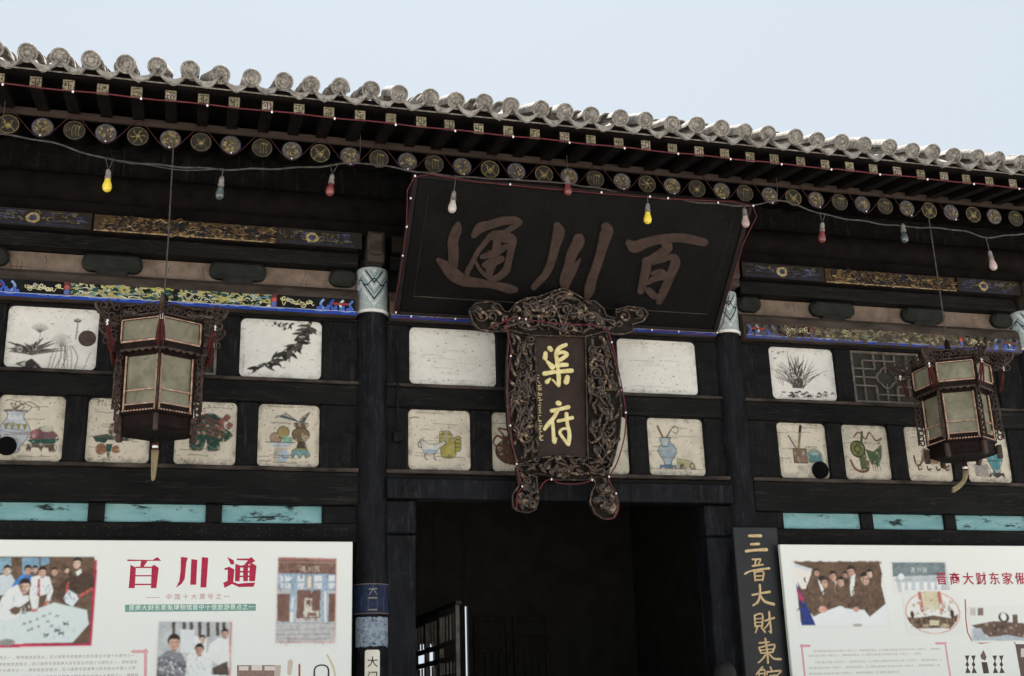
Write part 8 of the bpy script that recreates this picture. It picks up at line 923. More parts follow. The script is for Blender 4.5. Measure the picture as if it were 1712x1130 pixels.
# ------------------------------------------------------------------ roof and tiles
TS = .42; ta = math.atan(TS); TC, TN = math.cos(ta), math.sin(ta)
roof = slab('roof', [(-1.56, 6.175), (3.4, 6.175+4.96*TS), (8.2, 6.2), (8.2, 6.12), (3.4, 6.05+4.96*TS), (-1.0, 6.36), (-1.56, 6.162)], -8.2, 8.2, 'grey_tile')
def T(x, s_, n_): return (x, -1.65+s_*TC-n_*TN, 6.25+s_*TN+n_*TC)     # s along the slope, n above it
def barrel(kind):
    mb = MB(); n = 12; vs = []; fs = []; L = .36
    A = [math.radians(-15+210*j/n) for j in range(n+1)]
    rings = ((.0, .060), (.004, .066), (L, .064)) if kind == 0 else ((0, .069), (.006, .071), (L, .065))
    for s_, r in rings:
        for a in A: vs.append(T(r*math.cos(a), s_, r*math.sin(a)))
        for a in A[::-1]: vs.append(T((r-.014)*math.cos(a), s_, (r-.014)*math.sin(a)))
    k = 2*(n+1)
    for i in range(2):
        for j in range(k): fs.append((i*k+j, i*k+(j+1) % k, (i+1)*k+(j+1) % k, (i+1)*k+j))
    for i in (0, 2):
        for j in range(n): fs.append((i*k+j, i*k+j+1, i*k+k-2-j, i*k+k-1-j))
    mb.add(vs, fs)
    if kind == 0:                       # round tile end with raised rim and moulded boss
        m = 24; R = .073
        prof = [(R-.006, -.026), (R, -.020), (R, .0), (R-.012, .004)]
        front = [(R-.004, -.028), (R-.011, -.032), (R-.017, -.020), (.058, -.014), (.050, -.022), (.042, -.026), (.034, -.022), (.027, -.013), (.019, -.024), (.010, -.032), (1e-5, -.033)]
        for pr in (front+[], [(R-.004, -.026), (R, -.020), (R, .0), (1e-5, .001)]):
            o = len(mb.v); vs = []
            for r, s_ in pr:
                for j in range(m):
                    a = 2*math.pi*j/m; wob = 1+.035*math.sin(5*a)*(1 if .02 < r < .06 else 0); vs.append(T(r*wob*math.cos(a), s_+(.0075*math.sin(8*a) if .030 < r < .056 else 0), r*wob*math.sin(a)))
            mb.add(vs, [(q*m+j, q*m+(j+1) % m, (q+1)*m+(j+1) % m, (q+1)*m+j) for q in range(len(pr)-1) for j in range(m)])
    return build('barrel_tile', mb, 'grey_tile', roof, 'auto', T(0, 0, 0))
def drip(seed):
    rnd = random.Random(seed); mb = MB(); n = 10; W = .120; D = .070
    up_ = [(-W+2*W*j/n, -.012-D*(1-((j-n/2)/(n/2))**2)) for j in range(n+1)]
    lo_ = []
    for j in range(n+1):
        x, z = up_[j]; e = 1-abs((j-n/2)/(n/2)); lo_.append((x*(.96), z-.012-.036*e**.7-rnd.uniform(0, .014)*(1 if 0 < j < n else 0)))
    # trough
    vs = []; fs = []; k = n+1
    for s_ in (.012, .40):
        for x, z in up_: vs.append(T(x, s_, z))
        for x, z in up_: vs.append(T(x, s_, z-.014))
    for j in range(n):
        fs += [(j, j+1, 2*k+j+1, 2*k+j), (k+j, k+j+1, 3*k+j+1, 3*k+j), (2*k+j, 2*k+j+1, 3*k+j+1, 3*k+j)]
    mb.add(vs, fs)
    # hanging lip
    vs = []; fs = []
    for dy in (-.012, .012):
        for x, z in up_: p = T(x, 0, z); vs.append((p[0], p[1]+dy, p[2]))
        for j, (x, z) in enumerate(lo_): p = T(x, 0, up_[j][1]); vs.append((p[0], p[1]+dy-.01, p[2]+(z-up_[j][1])))
    for j in range(n):
        fs += [(j, j+1, k+j+1, k+j), (2*k+j, 2*k+j+1, 3*k+j+1, 3*k+j), (j, j+1, 2*k+j+1, 2*k+j), (k+j, k+j+1, 3*k+j+1, 3*k+j)]
    fs += [(0, k, 3*k, 2*k), (n, k+n, 3*k+n, 2*k+n)]
    mb.add(vs, fs); return build('drip_tile', mb, 'grey_tile', roof, 'auto', T(0, 0, 0))
b0, b1 = barrel(0), barrel(1); drips = [drip(i) for i in range(6)]
TP = .2321; first = True; nd = 0
for k in range(-14, 54):
    x = -4.540+TP*k+random.uniform(-.016, .016)
    if abs(x) > 8.0: continue
    jz = ez(x)+random.uniform(-.011, .009); js = random.uniform(-.02, .035)
    off = Vector((x, js*TC, jz+js*TN)); rz = Vector((random.uniform(-.10, .10), random.uniform(-.5, .5), random.uniform(-.09, .09)))
    xs = x+TP/2+random.uniform(-.008, .008); j2 = random.uniform(-.02, .02)
    offd = Vector((xs, j2*TC, ez(xs)+j2*TN+random.uniform(-.006, .006)))
    for course in range(3):
        o2 = off+Vector((0, .34*course*TC, .34*course*TN+.004*course))
        src = b0 if course == 0 else b1
        if first and course < 2: src.location = src.location+o2; src['b'] = tuple(o2); oo = src
        else: oo = dup(src, o2-Vector(src['b']), roof)
        oo.rotation_euler = rz if course == 0 else rz*.2
    dsrc = drips[nd % 6]
    if nd < 6: dsrc.location = dsrc.location+offd; dsrc['b'] = tuple(offd); oo = dsrc
    else: oo = dup(dsrc, offd-Vector(dsrc['b']), roof)
    oo.rotation_euler = (random.uniform(-.08, .08), random.uniform(-.14, .14), random.uniform(-.10, .10))
    first = False; nd += 1
for o in COL.objects:
    if 'b' in o: del o['b']
mb = MB()        # the rows further up the roof, seen only as rows
for k in range(-14, 54):
    x = -4.540+TP*k
    if abs(x) > 8.0: continue
    for (sy0, sy1) in ((1.03, 5.4),):
        vs = []
        for s_ in (sy0, sy1):
            for j in range(7): a = math.pi*j/6; q = T(.07*math.cos(a), s_, .07*math.sin(a)); vs.append((x+q[0], q[1], q[2]+ez(x)))
        mb.add(vs, [(j, j+1, 8+j, 7+j) for j in range(6)])
tag(build('tile_rows', mb, 'grey_tile', roof, True), kind='stuff')
mb = MB(); mb.box(-8.25, 8.25, 3.15, 3.65, 8.12, 8.55, .05); build('ridge', mb, 'brick_grey', roof)
# ------------------------------------------------------------------ inside the doorway
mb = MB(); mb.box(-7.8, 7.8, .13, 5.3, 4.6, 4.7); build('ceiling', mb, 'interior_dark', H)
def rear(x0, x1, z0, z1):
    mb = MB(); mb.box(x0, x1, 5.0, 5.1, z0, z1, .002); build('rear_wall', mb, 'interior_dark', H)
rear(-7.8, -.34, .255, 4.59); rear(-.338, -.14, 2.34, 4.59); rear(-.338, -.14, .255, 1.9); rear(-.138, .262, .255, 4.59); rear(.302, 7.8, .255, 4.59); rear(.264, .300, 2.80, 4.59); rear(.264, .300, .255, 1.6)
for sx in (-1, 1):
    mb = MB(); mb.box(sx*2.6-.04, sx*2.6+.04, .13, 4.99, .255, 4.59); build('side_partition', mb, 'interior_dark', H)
# a row of lattice door leaves runs back from the doorway on its left
for i in range(3):
    y0 = 1.04+.84*i; y1 = y0+.80; X = -.74+.028*i
    t = empty('partition_door', (X, (y0+y1)/2, .255), parent=H)
    def bx(name, ya, yb, za, zb, th=.02, m='lattice_wood'):
        mb = MB(); mb.box(X-th, X+th, ya, yb, za, zb, .004); return build(name, mb, m, t)
    bx('door_stile', y0, y0+.07, .27, 2.48); bx('door_stile', y1-.07, y1, .27, 2.48)
    for za, zb in ((2.42, 2.478), (2.12, 2.17), (1.98, 2.03), (1.05, 1.11), (.28, .36)): bx('door_rail', y0+.071, y1-.071, za, zb, .018)
    bx('door_panel', y0+.071, y1-.071, .37, 1.04, .008, 'interior_dark')
    for k in range(4): yy = y0+.16+.155*k; bx('lattice_bar', yy-.009, yy+.009, 1.115, 1.975, .010); bx('lattice_bar', yy-.009, yy+.009, 2.175, 2.415, .010)
    for k in range(5): zz = 1.24+.155*k; bx('lattice_bar', y0+.072, y1-.072, zz-.009, zz+.009, .0085)
mb = MB(); mb.box(-.755, -.695, 1.05, 3.6, 2.485, 2.52); build('partition_head', mb, 'interior_dark', H)
for i in range(2):
    x0 = .36+.52*i; t = empty('rear_door_leaf', (x0+.25, 4.96, .255), parent=H)
    def bz(name, xa, xb, za, zb, y=4.95, m='leaf_wood'):
        mb = MB(); mb.box(xa, xb, y, 4.995, za, zb, .004); return build(name, mb, m, t)
    bz('door_stile', x0, x0+.06, .27, 2.66); bz('door_stile', x0+.42, x0+.48, .27, 2.66)
    for za, zb in ((2.60, 2.66), (2.36, 2.41), (2.22, 2.27), (1.1, 1.16)): bz('door_rail', x0+.061, x0+.419, za, zb, 4.955)
    for k in range(3): bz('lattice_bar', x0+.14+.09*k, x0+.155+.09*k, 1.161, 2.219, 4.965)
    bz('door_panel', x0+.061, x0+.419, 2.411, 2.599, 4.975, 'interior_dark')
# ------------------------------------------------------------------ the big tilted name board
aS = math.atan2(.9, .873)
sg = empty('name_board', (0, -.2, 4.917), (aS, 0, 0), world_children=False)
tag(sg, 'wide black name board with three carved brown characters, leaning out under the eave', 'signboard')
SH = 1.254
mb = MB(); mb.box(-1.505, 1.505, 0, .06, 0, SH, .006); build('board', mb, 'sign_black', sg)
for q in ((-1.55, -1.507, -.03, SH+.03), (1.507, 1.55, -.03, SH+.03)):
    mb = MB(); mb.box(q[0], q[1], -.02, .07, q[2], q[3], .008); build('edge_moulding', mb, 'sign_edge', sg)
for q in ((-.03, -.001), (SH+.001, SH+.03)):
    mb = MB(); mb.box(-1.506, 1.506, -.018, .07, q[0], q[1], .008); build('edge_moulding', mb, 'sign_edge', sg)
for q in ((-1.40, 1.40, .150, .158), ):
    mb = MB(); mb.box(q[0], q[1], -.003, -.0002, q[2], q[3], .001); build('inner_line', mb, 'old_beam_face', sg)
for q in (-1.40, 1.40):
    mb = MB(); mb.box(q-.004, q+.004, -.003, -.0002, .16, 1.12, .001); build('inner_line', mb, 'sign_edge', sg)
for st in (TONG, CHUAN, BAI):
    mb = MB()
    for i, s_ in enumerate(st): mb.stroke(s_, -.020-.0008*i, .002, .006)
    build('character', mb, 'sign_letter', sg)
# ------------------------------------------------------------------ carved hanging plaque
aP = math.atan2(.18, 1.71)
pq = empty('hanging_plaque', (-.08, -.30, 3.39), (aP, 0, 0), world_children=False)
tag(pq, 'upright red-brown plaque with two gilt characters in a carved dragon frame above the door', 'plaque')
mb = MB(); mb.prism(PBOARD, -.012, .03, .004); build('board', mb, 'plaque_red', pq)
for st in (QU, FU):
    mb = MB()
    for i, s_ in enumerate(st): mb.stroke(s_, -.022-.0007*i, -.010, .005)
    build('character', mb, 'gilt_letter', pq)
mb = MB()
for (x, z) in INSC:
    for k in range(4):
        a = random.uniform(-.012, .012); c = random.uniform(-.02, .02)
        mb.stroke([(x+a-.012, z+c, .005), (x+a+.014*(k % 2), z+c+(.004 if k % 2 else -.016), .005)], -.0155-.0004*k, -.0115, .001)
build('inscription', mb, 'gilt_letter', pq)
def inside(p, poly):
    c = False; j = len(poly)-1
    for i in range(len(poly)):
        if (poly[i][1] > p[1]) != (poly[j][1] > p[1]) and p[0] < (poly[j][0]-poly[i][0])*(p[1]-poly[i][1])/(poly[j][1]-poly[i][1]+1e-12)+poly[i][0]: c = not c
        j = i
    return c
def curls(mb, poly, n, rmin, rmax, y, th, seed, elong=1.0):
    rnd = random.Random(seed); xs = [p[0] for p in poly]; zs = [p[1] for p in poly]; done = 0; tries = 0; cs = []
    while done < n and tries < n*60:
        tries += 1
        c = (rnd.uniform(min(xs), max(xs)), rnd.uniform(min(zs), max(zs)))
        if not inside(c, poly): continue
        R = rnd.uniform(rmin, rmax)
        if any((c[0]-d[0])**2+(c[1]-d[1])**2 < (.62*(R+d[2]))**2 for d in cs): continue
        if not all(inside((c[0]+.95*R*math.cos(q), c[1]+.95*R*elong*math.sin(q)), poly) for q in (0, .8, 1.6, 2.4, 3.1, 3.9, 4.7, 5.5)): continue
        cs.append((c[0], c[1], R)); a0 = rnd.uniform(0, 6.28); sgn = rnd.choice((-1, 1)); turns = rnd.uniform(1.1, 1.9); m = 16
        P = []; Rr = []
        for i in range(m):
            t = i/(m-1); r = R*(1-.82*t); a = a0+sgn*turns*6.28*t
            P.append((c[0]+r*math.cos(a), y-.028*math.sin(t*3.1), c[1]+r*elong*math.sin(a))); Rr.append(th*(.5+1.1*t if t < .6 else 1.2))
        tail = rnd.uniform(.2, .6)*R; b = a0-sgn*1.2
        P = [(P[0][0]+tail*math.cos(b), y+.01, P[0][2]+tail*math.sin(b))]+P; Rr = [th*.3]+Rr
        mb.tube(P, Rr, 6); done += 1
    return cs
def flow(mb, poly, n, seed, lmin, lmax, th, vert=True):
    """tapered leaf-like strokes that swell in the middle and hook at the end"""
    rnd = random.Random(seed); xs = [p[0] for p in poly]; zs = [p[1] for p in poly]; done = 0; tr = 0
    while done < n and tr < 4000:
        tr += 1; c = (rnd.uniform(min(xs), max(xs)), rnd.uniform(min(zs), max(zs)))
        if not inside(c, poly): continue
        Lh = rnd.uniform(lmin, lmax); a0 = (math.pi/2 if vert else 0)+rnd.uniform(-.55, .55)+rnd.choice((0, math.pi)); k0 = rnd.uniform(-6, 6)/Lh*.35; hook = rnd.choice((-1, 1))*rnd.uniform(2.2, 4.2)
        p = list(c); P = []; R = []; m = 18; a_ = a0; y0 = -.045-rnd.uniform(0, .03); ok = True
        for i in range(m):
            t = i/(m-1); P.append((p[0], y0-.022*math.sin(math.pi*t), p[1])); R.append(th*(.35+.95*math.sin(math.pi*min(1, t*1.1+.05))) if t < .8 else th*(.55+.9*(t-.8)))
            st = Lh/m*(1 if t < .6 else .62); a_ += (k0*Lh/m if t < .6 else hook/(m*.4)); p[0] += st*math.cos(a_); p[1] += st*math.sin(a_)
            if not inside(p, poly): ok = False; break
        if not ok: continue
        mb.tube(P, R, 6); done += 1
def carved(name, poly, n, rmin, rmax, th, seed, nf=0, vert=True, lf=(.10, .22), thick=.06, elong=1.0):
    mb = MB(); mb.prism(poly, -.022, thick-.02, .01); o = build(name, mb, 'carved_dark', pq)
    mb = MB(); curls(mb, poly, n, rmin, rmax, -.055, th, seed, elong); flow(mb, poly, nf, seed+9, lf[0], lf[1], th, vert)
    P = [(p[0], -.035, p[1]) for p in poly]+[(poly[0][0], -.035, poly[0][1])]
    mb.tube(P, th*.7, 6, False); build('relief', mb, 'carved_gilt', o, 'all'); return o
carved('crest', PCREST, 34, .03, .075, .015, 1, 60, False, (.12, .26))
carved('side_frame', PSIDEL, 16, .024, .05, .013, 2, 80, True, (.10, .26)); carved('side_frame', PSIDER, 16, .024, .05, .013, 3, 80, True, (.10, .26))
carved('apron', PAPRON, 14, .02, .042, .013, 4, 34, False, (.08, .18))
carved('leg', PLEGL, 7, .032, .062, .017, 5, 12, True, (.08, .16)); carved('leg', PLEGR, 7, .032, .062, .017, 6, 12, True, (.08, .16))
for sx, xc in ((-1, -.37), (1, .335)):      # long twisting dragon bodies over the side frames
    for ph in (0, 2.2):
        mb = MB(); P = [(xc+sx*.005*t/4+.042*math.sin(t*.75+ph), -.070-.012*math.cos(t*.9), .25+t*.045) for t in range(23)]
        mb.tube(spline(P, 3), [.007+.010*math.sin(math.pi*i/66) for i in range(67)], 6)
        build('dragon_body', mb, 'carved_gilt', pq, 'all')
mb = MB()              # shell in the middle of the apron, antler shape and ring on the crest
for k in range(13):
    a = math.radians(-150+120*k/12+0); mb.tube([(-.02, -.06, .165), (-.02+.09*math.cos(a), -.075, .165+.07*math.sin(a)), (-.02+.155*math.cos(a)*1.0, -.05, .165+.125*math.sin(a))], [.006, .011, .007], 6)
build('shell', mb, 'carved_gilt', pq, 'all')
mb = MB()
for sx in (-1, 1): mb.tube(spline([(-.025, -.09, 1.36), (-.025+sx*.025, -.10, 1.43), (-.025+sx*.06, -.095, 1.52), (-.025+sx*.10, -.08, 1.57)], 4), .012, 6)
mb.tube([(-.025+.03*math.cos(t*.5), -.09, 1.325+.035*math.sin(t*.5)) for t in range(14)], .010, 6)
mb.tube(spline([(-.02-.26, -.075, 1.57), (-.15, -.085, 1.63), (-.02, -.09, 1.69), (.09, -.085, 1.64), (.2, -.075, 1.57)], 5), .013, 6)
build('crest_crown', mb, 'carved_gilt', pq, 'all')
# ------------------------------------------------------------------ couplet board on the right column
cb = empty('couplet_board', (1.765, -.17, .6), world_children=True)
tag(cb, 'tall black board with a column of gold characters beside the right doorway column', 'couplet board')
mb = MB(); mb.box(1.545, 1.985, -.182, -.152, .6, 3.05, .008); build('board', mb, 'couplet_black', cb)
mb = MB(); mb.box(1.60, 1.90, -.151, -.10, .8, 2.9); build('mounting_batten', mb, 'black_wood', cb)
for st in (SAN, JIN, DA, CAI, DONG, GUAN):
    mb = MB()
    for i, s_ in enumerate(st): mb.stroke(s_, -.190-.0005*i, -.180, .003)
    build('character', mb, 'couplet_letter', cb)
TXT = '百川通票号是晋商大财东家业中国十大票号之一，博物馆旅游景点。'
# ------------------------------------------------------------------ display boards with print
def poster(name, x0, x1, art, photos, label):
    r = tag(empty(name, ((x0+x1)/2, -.25, .55)), label, 'poster')
    mb = MB(); mb.box(x0, x1, -.262, -.222, .55, 2.882, .004); b = build('board', mb, 'poster_edge', r)
    cv = Canvas(lambda u, v, d: (u, -.2622-d, v), .000012, .0004)
    hd = Canvas(lambda u, v, d: (min(u, x1-.004), -.2622-d, v), .000012, .0045)
    cv.rect(x0+.006, .556, x1-.006, 2.876, 'eceee9')
    for it in art:
        if it[0] == 'p': pts = [(min(max(p[0], x0+.01), x1-.01), min(max(p[1], .57), 2.87)) for p in it[2]]; cv.poly(pts, it[1])
        elif it[0] == 'e': cv.ell(it[2], it[3], it[4], it[5], it[1])
        elif it[0] == 's': cv.stroke(it[2], it[1])
        elif it[0] == 't': (hd if it[1] == 'cc2a50' else cv).text(it[2], it[3], it[4], it[5], min(it[6], 1e9), it[1])
        elif it[0] == 'x':
            u0_ = max(it[2], x0+.06); wd_ = min(it[2]+it[4], x1-.08)-u0_; n_ = max(1, int(wd_/(it[5]*1.15))); q_ = random.randint(0, 9)
            cv.text(((TXT[q_:]+TXT)*6)[:n_], u0_, it[3], it[5], wd_, it[1])
    cv.build('printed_sheet', 'print', b)
    if hd.mb.v: hd.build('headline', 'print', b)
    for ip, items in enumerate(photos):
        ex = [p for it in items for p in (it[2] if it[0] in 'ps' else [(it[2]-it[4], it[3]-it[5]), (it[2]+it[4], it[3]+it[5])] if it[0] == 'e' else [])]
        u0 = max(x0+.02, min(p[0] for p in ex)-.01); u1 = min(x1-.02, max(p[0] for p in ex)+.01); v0 = max(.6, min(p[1] for p in ex)-.01); v1 = min(2.85, max(p[1] for p in ex)+.01)
        nx = int((u1-u0)/.0042); ny = int((v1-v0)/.0042); s = Raster(u0, v0, u1, v1, nx, ny, 'eceee9')
        for it in items:
            if it[0] == 'p': s.poly(it[2], it[1])
            elif it[0] == 'e': s.ell(it[2], it[3], it[4], it[5], it[1])
            elif it[0] == 's': s.stroke(it[2], it[1])
            elif it[0] == 't': s.text(it[2], it[3], it[4], it[5], it[6], it[1])
        s.blur(1); sh = (fbm(nx, ny, 5, 4, .7)-.5)*.9+(fbm(nx, ny, 22, 3, .8)-.5)*1.1; lum = s.img.mean(2); amt = np.clip((.80-lum)/.5, .08, 1)*s.ink
        s.img *= (1+sh*amt*.8)[..., None]; s.img += ((RNG.random((ny, nx, 3))-.5)*.10*amt[..., None]*(.3+lum[..., None])); s.blur(1)
        s.build('photograph', 'photo_print', b, lambda u, v, d, ip=ip: (u, -.2622-.0012-.0006*ip, v))
    for px in (x0+.25, (x0+x1)/2, x1-.25):
        mb = MB(); mb.box(px-.03, px+.03, -.221, -.070, .56, 2.70); build('mounting_batten', mb, 'black_wood', r)
poster('display_poster', -4.95, -1.905, POSTL, (PHA, PHB, PHC), 'white poster with three large red characters and photographs, left of the door')
poster('display_poster', 1.95, 4.95, POSTR, (PHD, PHE, PHF, PHG), 'white poster with an oval photograph and a small red headline, right of the door')
# ------------------------------------------------------------------ things stuck on the left door column
def ring(name, z0, z1, r, m, a0=-1.35, a1=1.35, label=None, cat=None, rag=0):
    rnd = random.Random(3); mb = MB(); n = 26; vs = []; fs = []
    for j in range(n+1):
        a = a0+(a1-a0)*j/n; jz = rnd.uniform(-rag, rag)
        for rr in (r, r-.006):
            for z in (z0+jz, z1+rnd.uniform(-rag, rag)): vs.append((-1.72+rr*math.sin(a), -rr*math.cos(a), z))
    for j in range(n):
        q = 4*j; fs += [(q, q+1, q+5, q+4), (q+2, q+3, q+7, q+6), (q, q+2, q+6, q+4), (q+1, q+3, q+7, q+5)]
    fs += [(0, 1, 3, 2), (4*n, 4*n+1, 4*n+3, 4*n+2)]
    mb.add(vs, fs); o = build(name, mb, m, None, 'auto'); return tag(o, label, cat)
wr = ring('blue_wrap', 2.31, 2.56, .156, 'blue_wrap', label='dark blue painted wrap with characters round the left door column', cat='wrap')
cv = Canvas(lambda u, v, d: (-1.72+(.1565+d)*math.sin(u), -(.1565+d)*math.cos(u), v)); ic = '8f8a80'
for st in ([(-.22, 2.51), (.22, 2.515)], [(0, 2.55), (0, 2.51), (-.2, 2.465)], [(0.02, 2.51), (.22, 2.465)], [(-.25, 2.34), (-.25, 2.44), (.22, 2.44), (.22, 2.34)], [(-.25, 2.345), (.22, 2.345)], [(-.62, 2.45), (-.62, 2.35)], [(.62, 2.45), (.62, 2.34)], [(.7, 2.53), (.68, 2.46)]): 
    for a, b2 in zip(st, st[1:]): cv.line([a, ((a[0]+b2[0])/2, (a[1]+b2[1])/2), b2], ic, .012)
for z in (2.318, 2.553):
    cv.line([(a*.1, z) for a in range(-12, 13)], '8a7466', .006)
cv.build('lettering', 'panel_paint', wr)
ring('paper_scrap', 2.055, 2.285, .154, 'peeled_paper', -1.0, 1.1, 'torn pale blue paper left on the column under the blue wrap', 'paper scrap', .008)
lbz = tag(empty('door_label', (-1.724, -.165, 1.55)), 'small cream upright label with black characters low on the left door column', 'label')
mb = MB(); mb.prism(rrect(-1.785, -1.663, 1.55, 2.028, .02), -.166, -.152, .003); build('plate', mb, 'label_cream', lbz)
cv = Canvas(lambda u, v, d: (u, -.1664-d, v))
cv.text('大', -1.768, 1.895, .085, .09, '3c342e'); cv.text('门', -1.768, 1.775, .09, .09, '3c342e'); cv.text('口', -1.768, 1.665, .08, .09, '3c342e'); cv.build('lettering', 'print', lbz)
# ------------------------------------------------------------------ hanging lanterns
def lantern(loc, label, wind):
    r = tag(empty('palace_lantern', loc, world_children=False), label, 'lantern', 'hexagonal lanterns under the eave')
    ZM = [(-.1, -.12), (0, -.05), (.125, .08), (.2, .14), (.3, .237), (.62, .50), (.655, .545), (.70, .61), (.885, .765), (.93, .80), (1.0, .875), (1.05, .96), (1.2, 1.1)]
    def zm(z):
        for (p0, q0), (p1, q1) in zip(ZM, ZM[1:]):
            if z <= p1: return q0+(q1-q0)*(z-p0)/(p1-p0)
        return z
    V = lambda R, k, z: Vector((R*math.cos(math.radians(-90+60*k)), R*math.sin(math.radians(-90+60*k)), zm(z)))
    RB, RU = .287, .345
    mb = MB(); mb.tube([(0, 0, .9), (0, 0, 1.08), (.004, 0, 1.5), (0, 0, 2.36)], [.012, .006, .006, .006], 6); build('hanging_wire', mb, 'grey_cable', r)
    mb = MB(); mb.lathe([(.30, .83), (.22, .85), (.08, .89), (.04, .95), (.025, .98), (.03, 1.02), (.012, 1.06)], 6, (0, 0, 0)); build('cap', mb, 'lantern_wood', r)
    mb = MB(); mb.lathe([(.25, -.05), (.285, -.035), (.28, .05), (.30, .065), (.30, .078), (.2, .082)], 6, (0, 0, 0)); mb.xf(lambda p: Matrix.Rotation(math.radians(-90), 3, 'Z') @ p); build('base', mb, 'lantern_wood', r)
    for k in range(6):
        a, b = V(1, k, 0), V(1, k+1, 0); mid = (a+b)/2; nn = mid.normalized()
        def face(R0, R1, z0, z1, f0, f1, inset, name, m, th=.012, parent=r):
            P = [V(R0, k, z0).lerp(V(R0, k+1, z0), f0), V(R0, k, z0).lerp(V(R0, k+1, z0), f1), V(R1, k, z1).lerp(V(R1, k+1, z1), f1), V(R1, k, z1).lerp(V(R1, k+1, z1), f0)]
            P = [p-nn*inset for p in P]; Q = [p-nn*th for p in P]; mb = MB(); mb.add(P+Q, [(0, 1, 2, 3), (7, 6, 5, 4), (0, 4, 5, 1), (1, 5, 6, 2), (2, 6, 7, 3), (3, 7, 4, 0)]); return build(name, mb, m, parent)
        face(RU, RU, .70, .885, .06, .94, .014, 'upper_pane', 'lantern_silk', .004)
        face(RB, RB, .31, .62, .07, .93, .014, 'body_pane', 'lantern_silk', .004)
        face(RB, RB, .20, .295, .07, .93, .014, 'lower_pane', 'lantern_silk', .004)
        face(RU, RU, .885, .925, .0, 1.0, .0, 'top_rail', 'lantern_wood', .02); face(RU, RU, .655, .70, .0, 1.0, .0, 'tier_rail', 'lantern_wood', .02)
        face(RB, RB, .62, .655, .0, 1.0, .0, 'body_rail', 'lantern_wood', .02); face(RB, RB, .125, .185, .0, 1.0, .001, 'bottom_rail', 'lantern_wood', .02)
        face(RB, RB, .297, .309, .05, .95, .003, 'gilt_strip', 'lantern_gilt', .014); face(RB, RB, .186, .198, .05, .95, .003, 'gilt_strip', 'lantern_gilt', .014)
        face(RU, RU, .887, .897, .05, .95, -.001, 'gilt_strip', 'lantern_gilt', .006); face(RU, RU, .688, .698, .05, .95, -.001, 'gilt_strip', 'lantern_gilt', .006)
        for f in (.055, .945):
            mb = MB(); mb.tube([V(RB, k, .14).lerp(V(RB, k+1, .14), f)+nn*.004, V(RB, k, .62).lerp(V(RB, k+1, .62), f)+nn*.004], .0075, 5); build('gilt_strip', mb, 'lantern_gilt', r)
            mb = MB(); mb.tube([V(RU, k, .70).lerp(V(RU, k+1, .70), f)+nn*.003, V(RU, k, .886).lerp(V(RU, k+1, .886), f)+nn*.003], .0065, 5); build('gilt_strip', mb, 'lantern_gilt', r)
        # carved crest, scalloped lip and fringe on this side
        ex = (b-a).normalized(); mb = MB(); rnd = random.Random(k)
        for q in range(7):
            c = V(RU, k, .965).lerp(V(RU, k+1, .965), (q+.5)/7)
            R = .026; a0 = rnd.uniform(0, 6); mb.tube([c+ex*(R*(1-.7*t/9)*math.cos(a0+t*.8))+Vector((0, 0, 1.25*R*(1-.7*t/9)*math.sin(a0+t*.8))) for t in range(10)], .0065, 5)
        mb.tube([V(RU, k, .930), V(RU, k+1, .930)], .010, 5); mb.tube([V(RU, k, 1.0).lerp(V(RU, k+1, 1.0), q/8)+Vector((0, 0, .012*(q % 2))) for q in range(9)], .007, 5)
        build('carved_crest', mb, 'lantern_carving', r, 'all')
        mb = MB(); P = []
        for q in range(25): P.append(V(RU*.99, k, .650).lerp(V(RU*.99, k+1, .650), q/24)+Vector((0, 0, -.018*abs(math.sin(q*math.pi/4)))))
        vs = P+[p+Vector((0, 0, .03)) for p in P]; vs = [tuple(v) for v in vs]+[tuple(Vector(v)-nn*.012) for v in vs]; n1 = 25
        mb.add(vs, [(q, q+1, n1+q+1, n1+q) for q in range(24)]+[(2*n1+q, 2*n1+q+1, 3*n1+q+1, 3*n1+q) for q in range(24)]+[(q, q+1, 2*n1+q+1, 2*n1+q) for q in range(24)]); build('scalloped_lip', mb, 'lantern_carving', r)
        mb = MB()
        for q in range(12): c = V(RB+.004, k, .128).lerp(V(RB+.004, k+1, .128), (q+.5)/12); mb.ball(c, .010, 6, 4)
        build('bead_row', mb, 'lantern_gilt', r, True)
        # corner: posts, hanging carved bracket, foot, arm and tassel
        d = a.normalized(); sd = Vector((-d.y, d.x, 0))
        mb = MB(); mb.tube([V(RB, k, .11), V(RB, k, .66)], .013, 6); build('corner_post', mb, 'lantern_wood', r); mb = MB(); mb.tube([V(RU, k, .65), V(RU, k, .93)], .013, 6); build('corner_post', mb, 'lantern_wood', r)
        mb = MB()
        for q in range(9):
            z = .16+.055*q; c = V(RB+.045+.006*(q % 2), k, z); mb.tube([c+d*(.03*(1-.6*t/8)*math.cos(t*.9+q))+Vector((0, 0, .034*(1-.6*t/8)*math.sin(t*.9+q))) for t in range(9)], .0075, 5)
        mb.tube([V(RB+.075, k, .14), V(RB+.07, k, .4), V(RB+.06, k, .65)], .008, 5); build('corner_bracket', mb, 'lantern_carving', r, 'all')
        mb = MB(); q = V(RB+.02, k, -.03); mb.box(-.024, .024, -.018, .018, -.05, .075, .008); mb.xf(lambda p: Matrix.Rotation(math.atan2(d.y, d.x), 3, 'Z') @ p+Vector((q.x, q.y, -.03))); build('foot', mb, 'lantern_carving', r)
        mb = MB(); P = [V(RU, k, .86), V(RU+.05, k, .85), V(RU+.11, k, .89), V(RU+.17, k, .94), V(RU+.20, k, .99), V(RU+.16, k, 1.01)]
        mb.tube(spline(P, 4), [.010]*8+[.014]*6+[.012]*4+[.006]*3, 6)
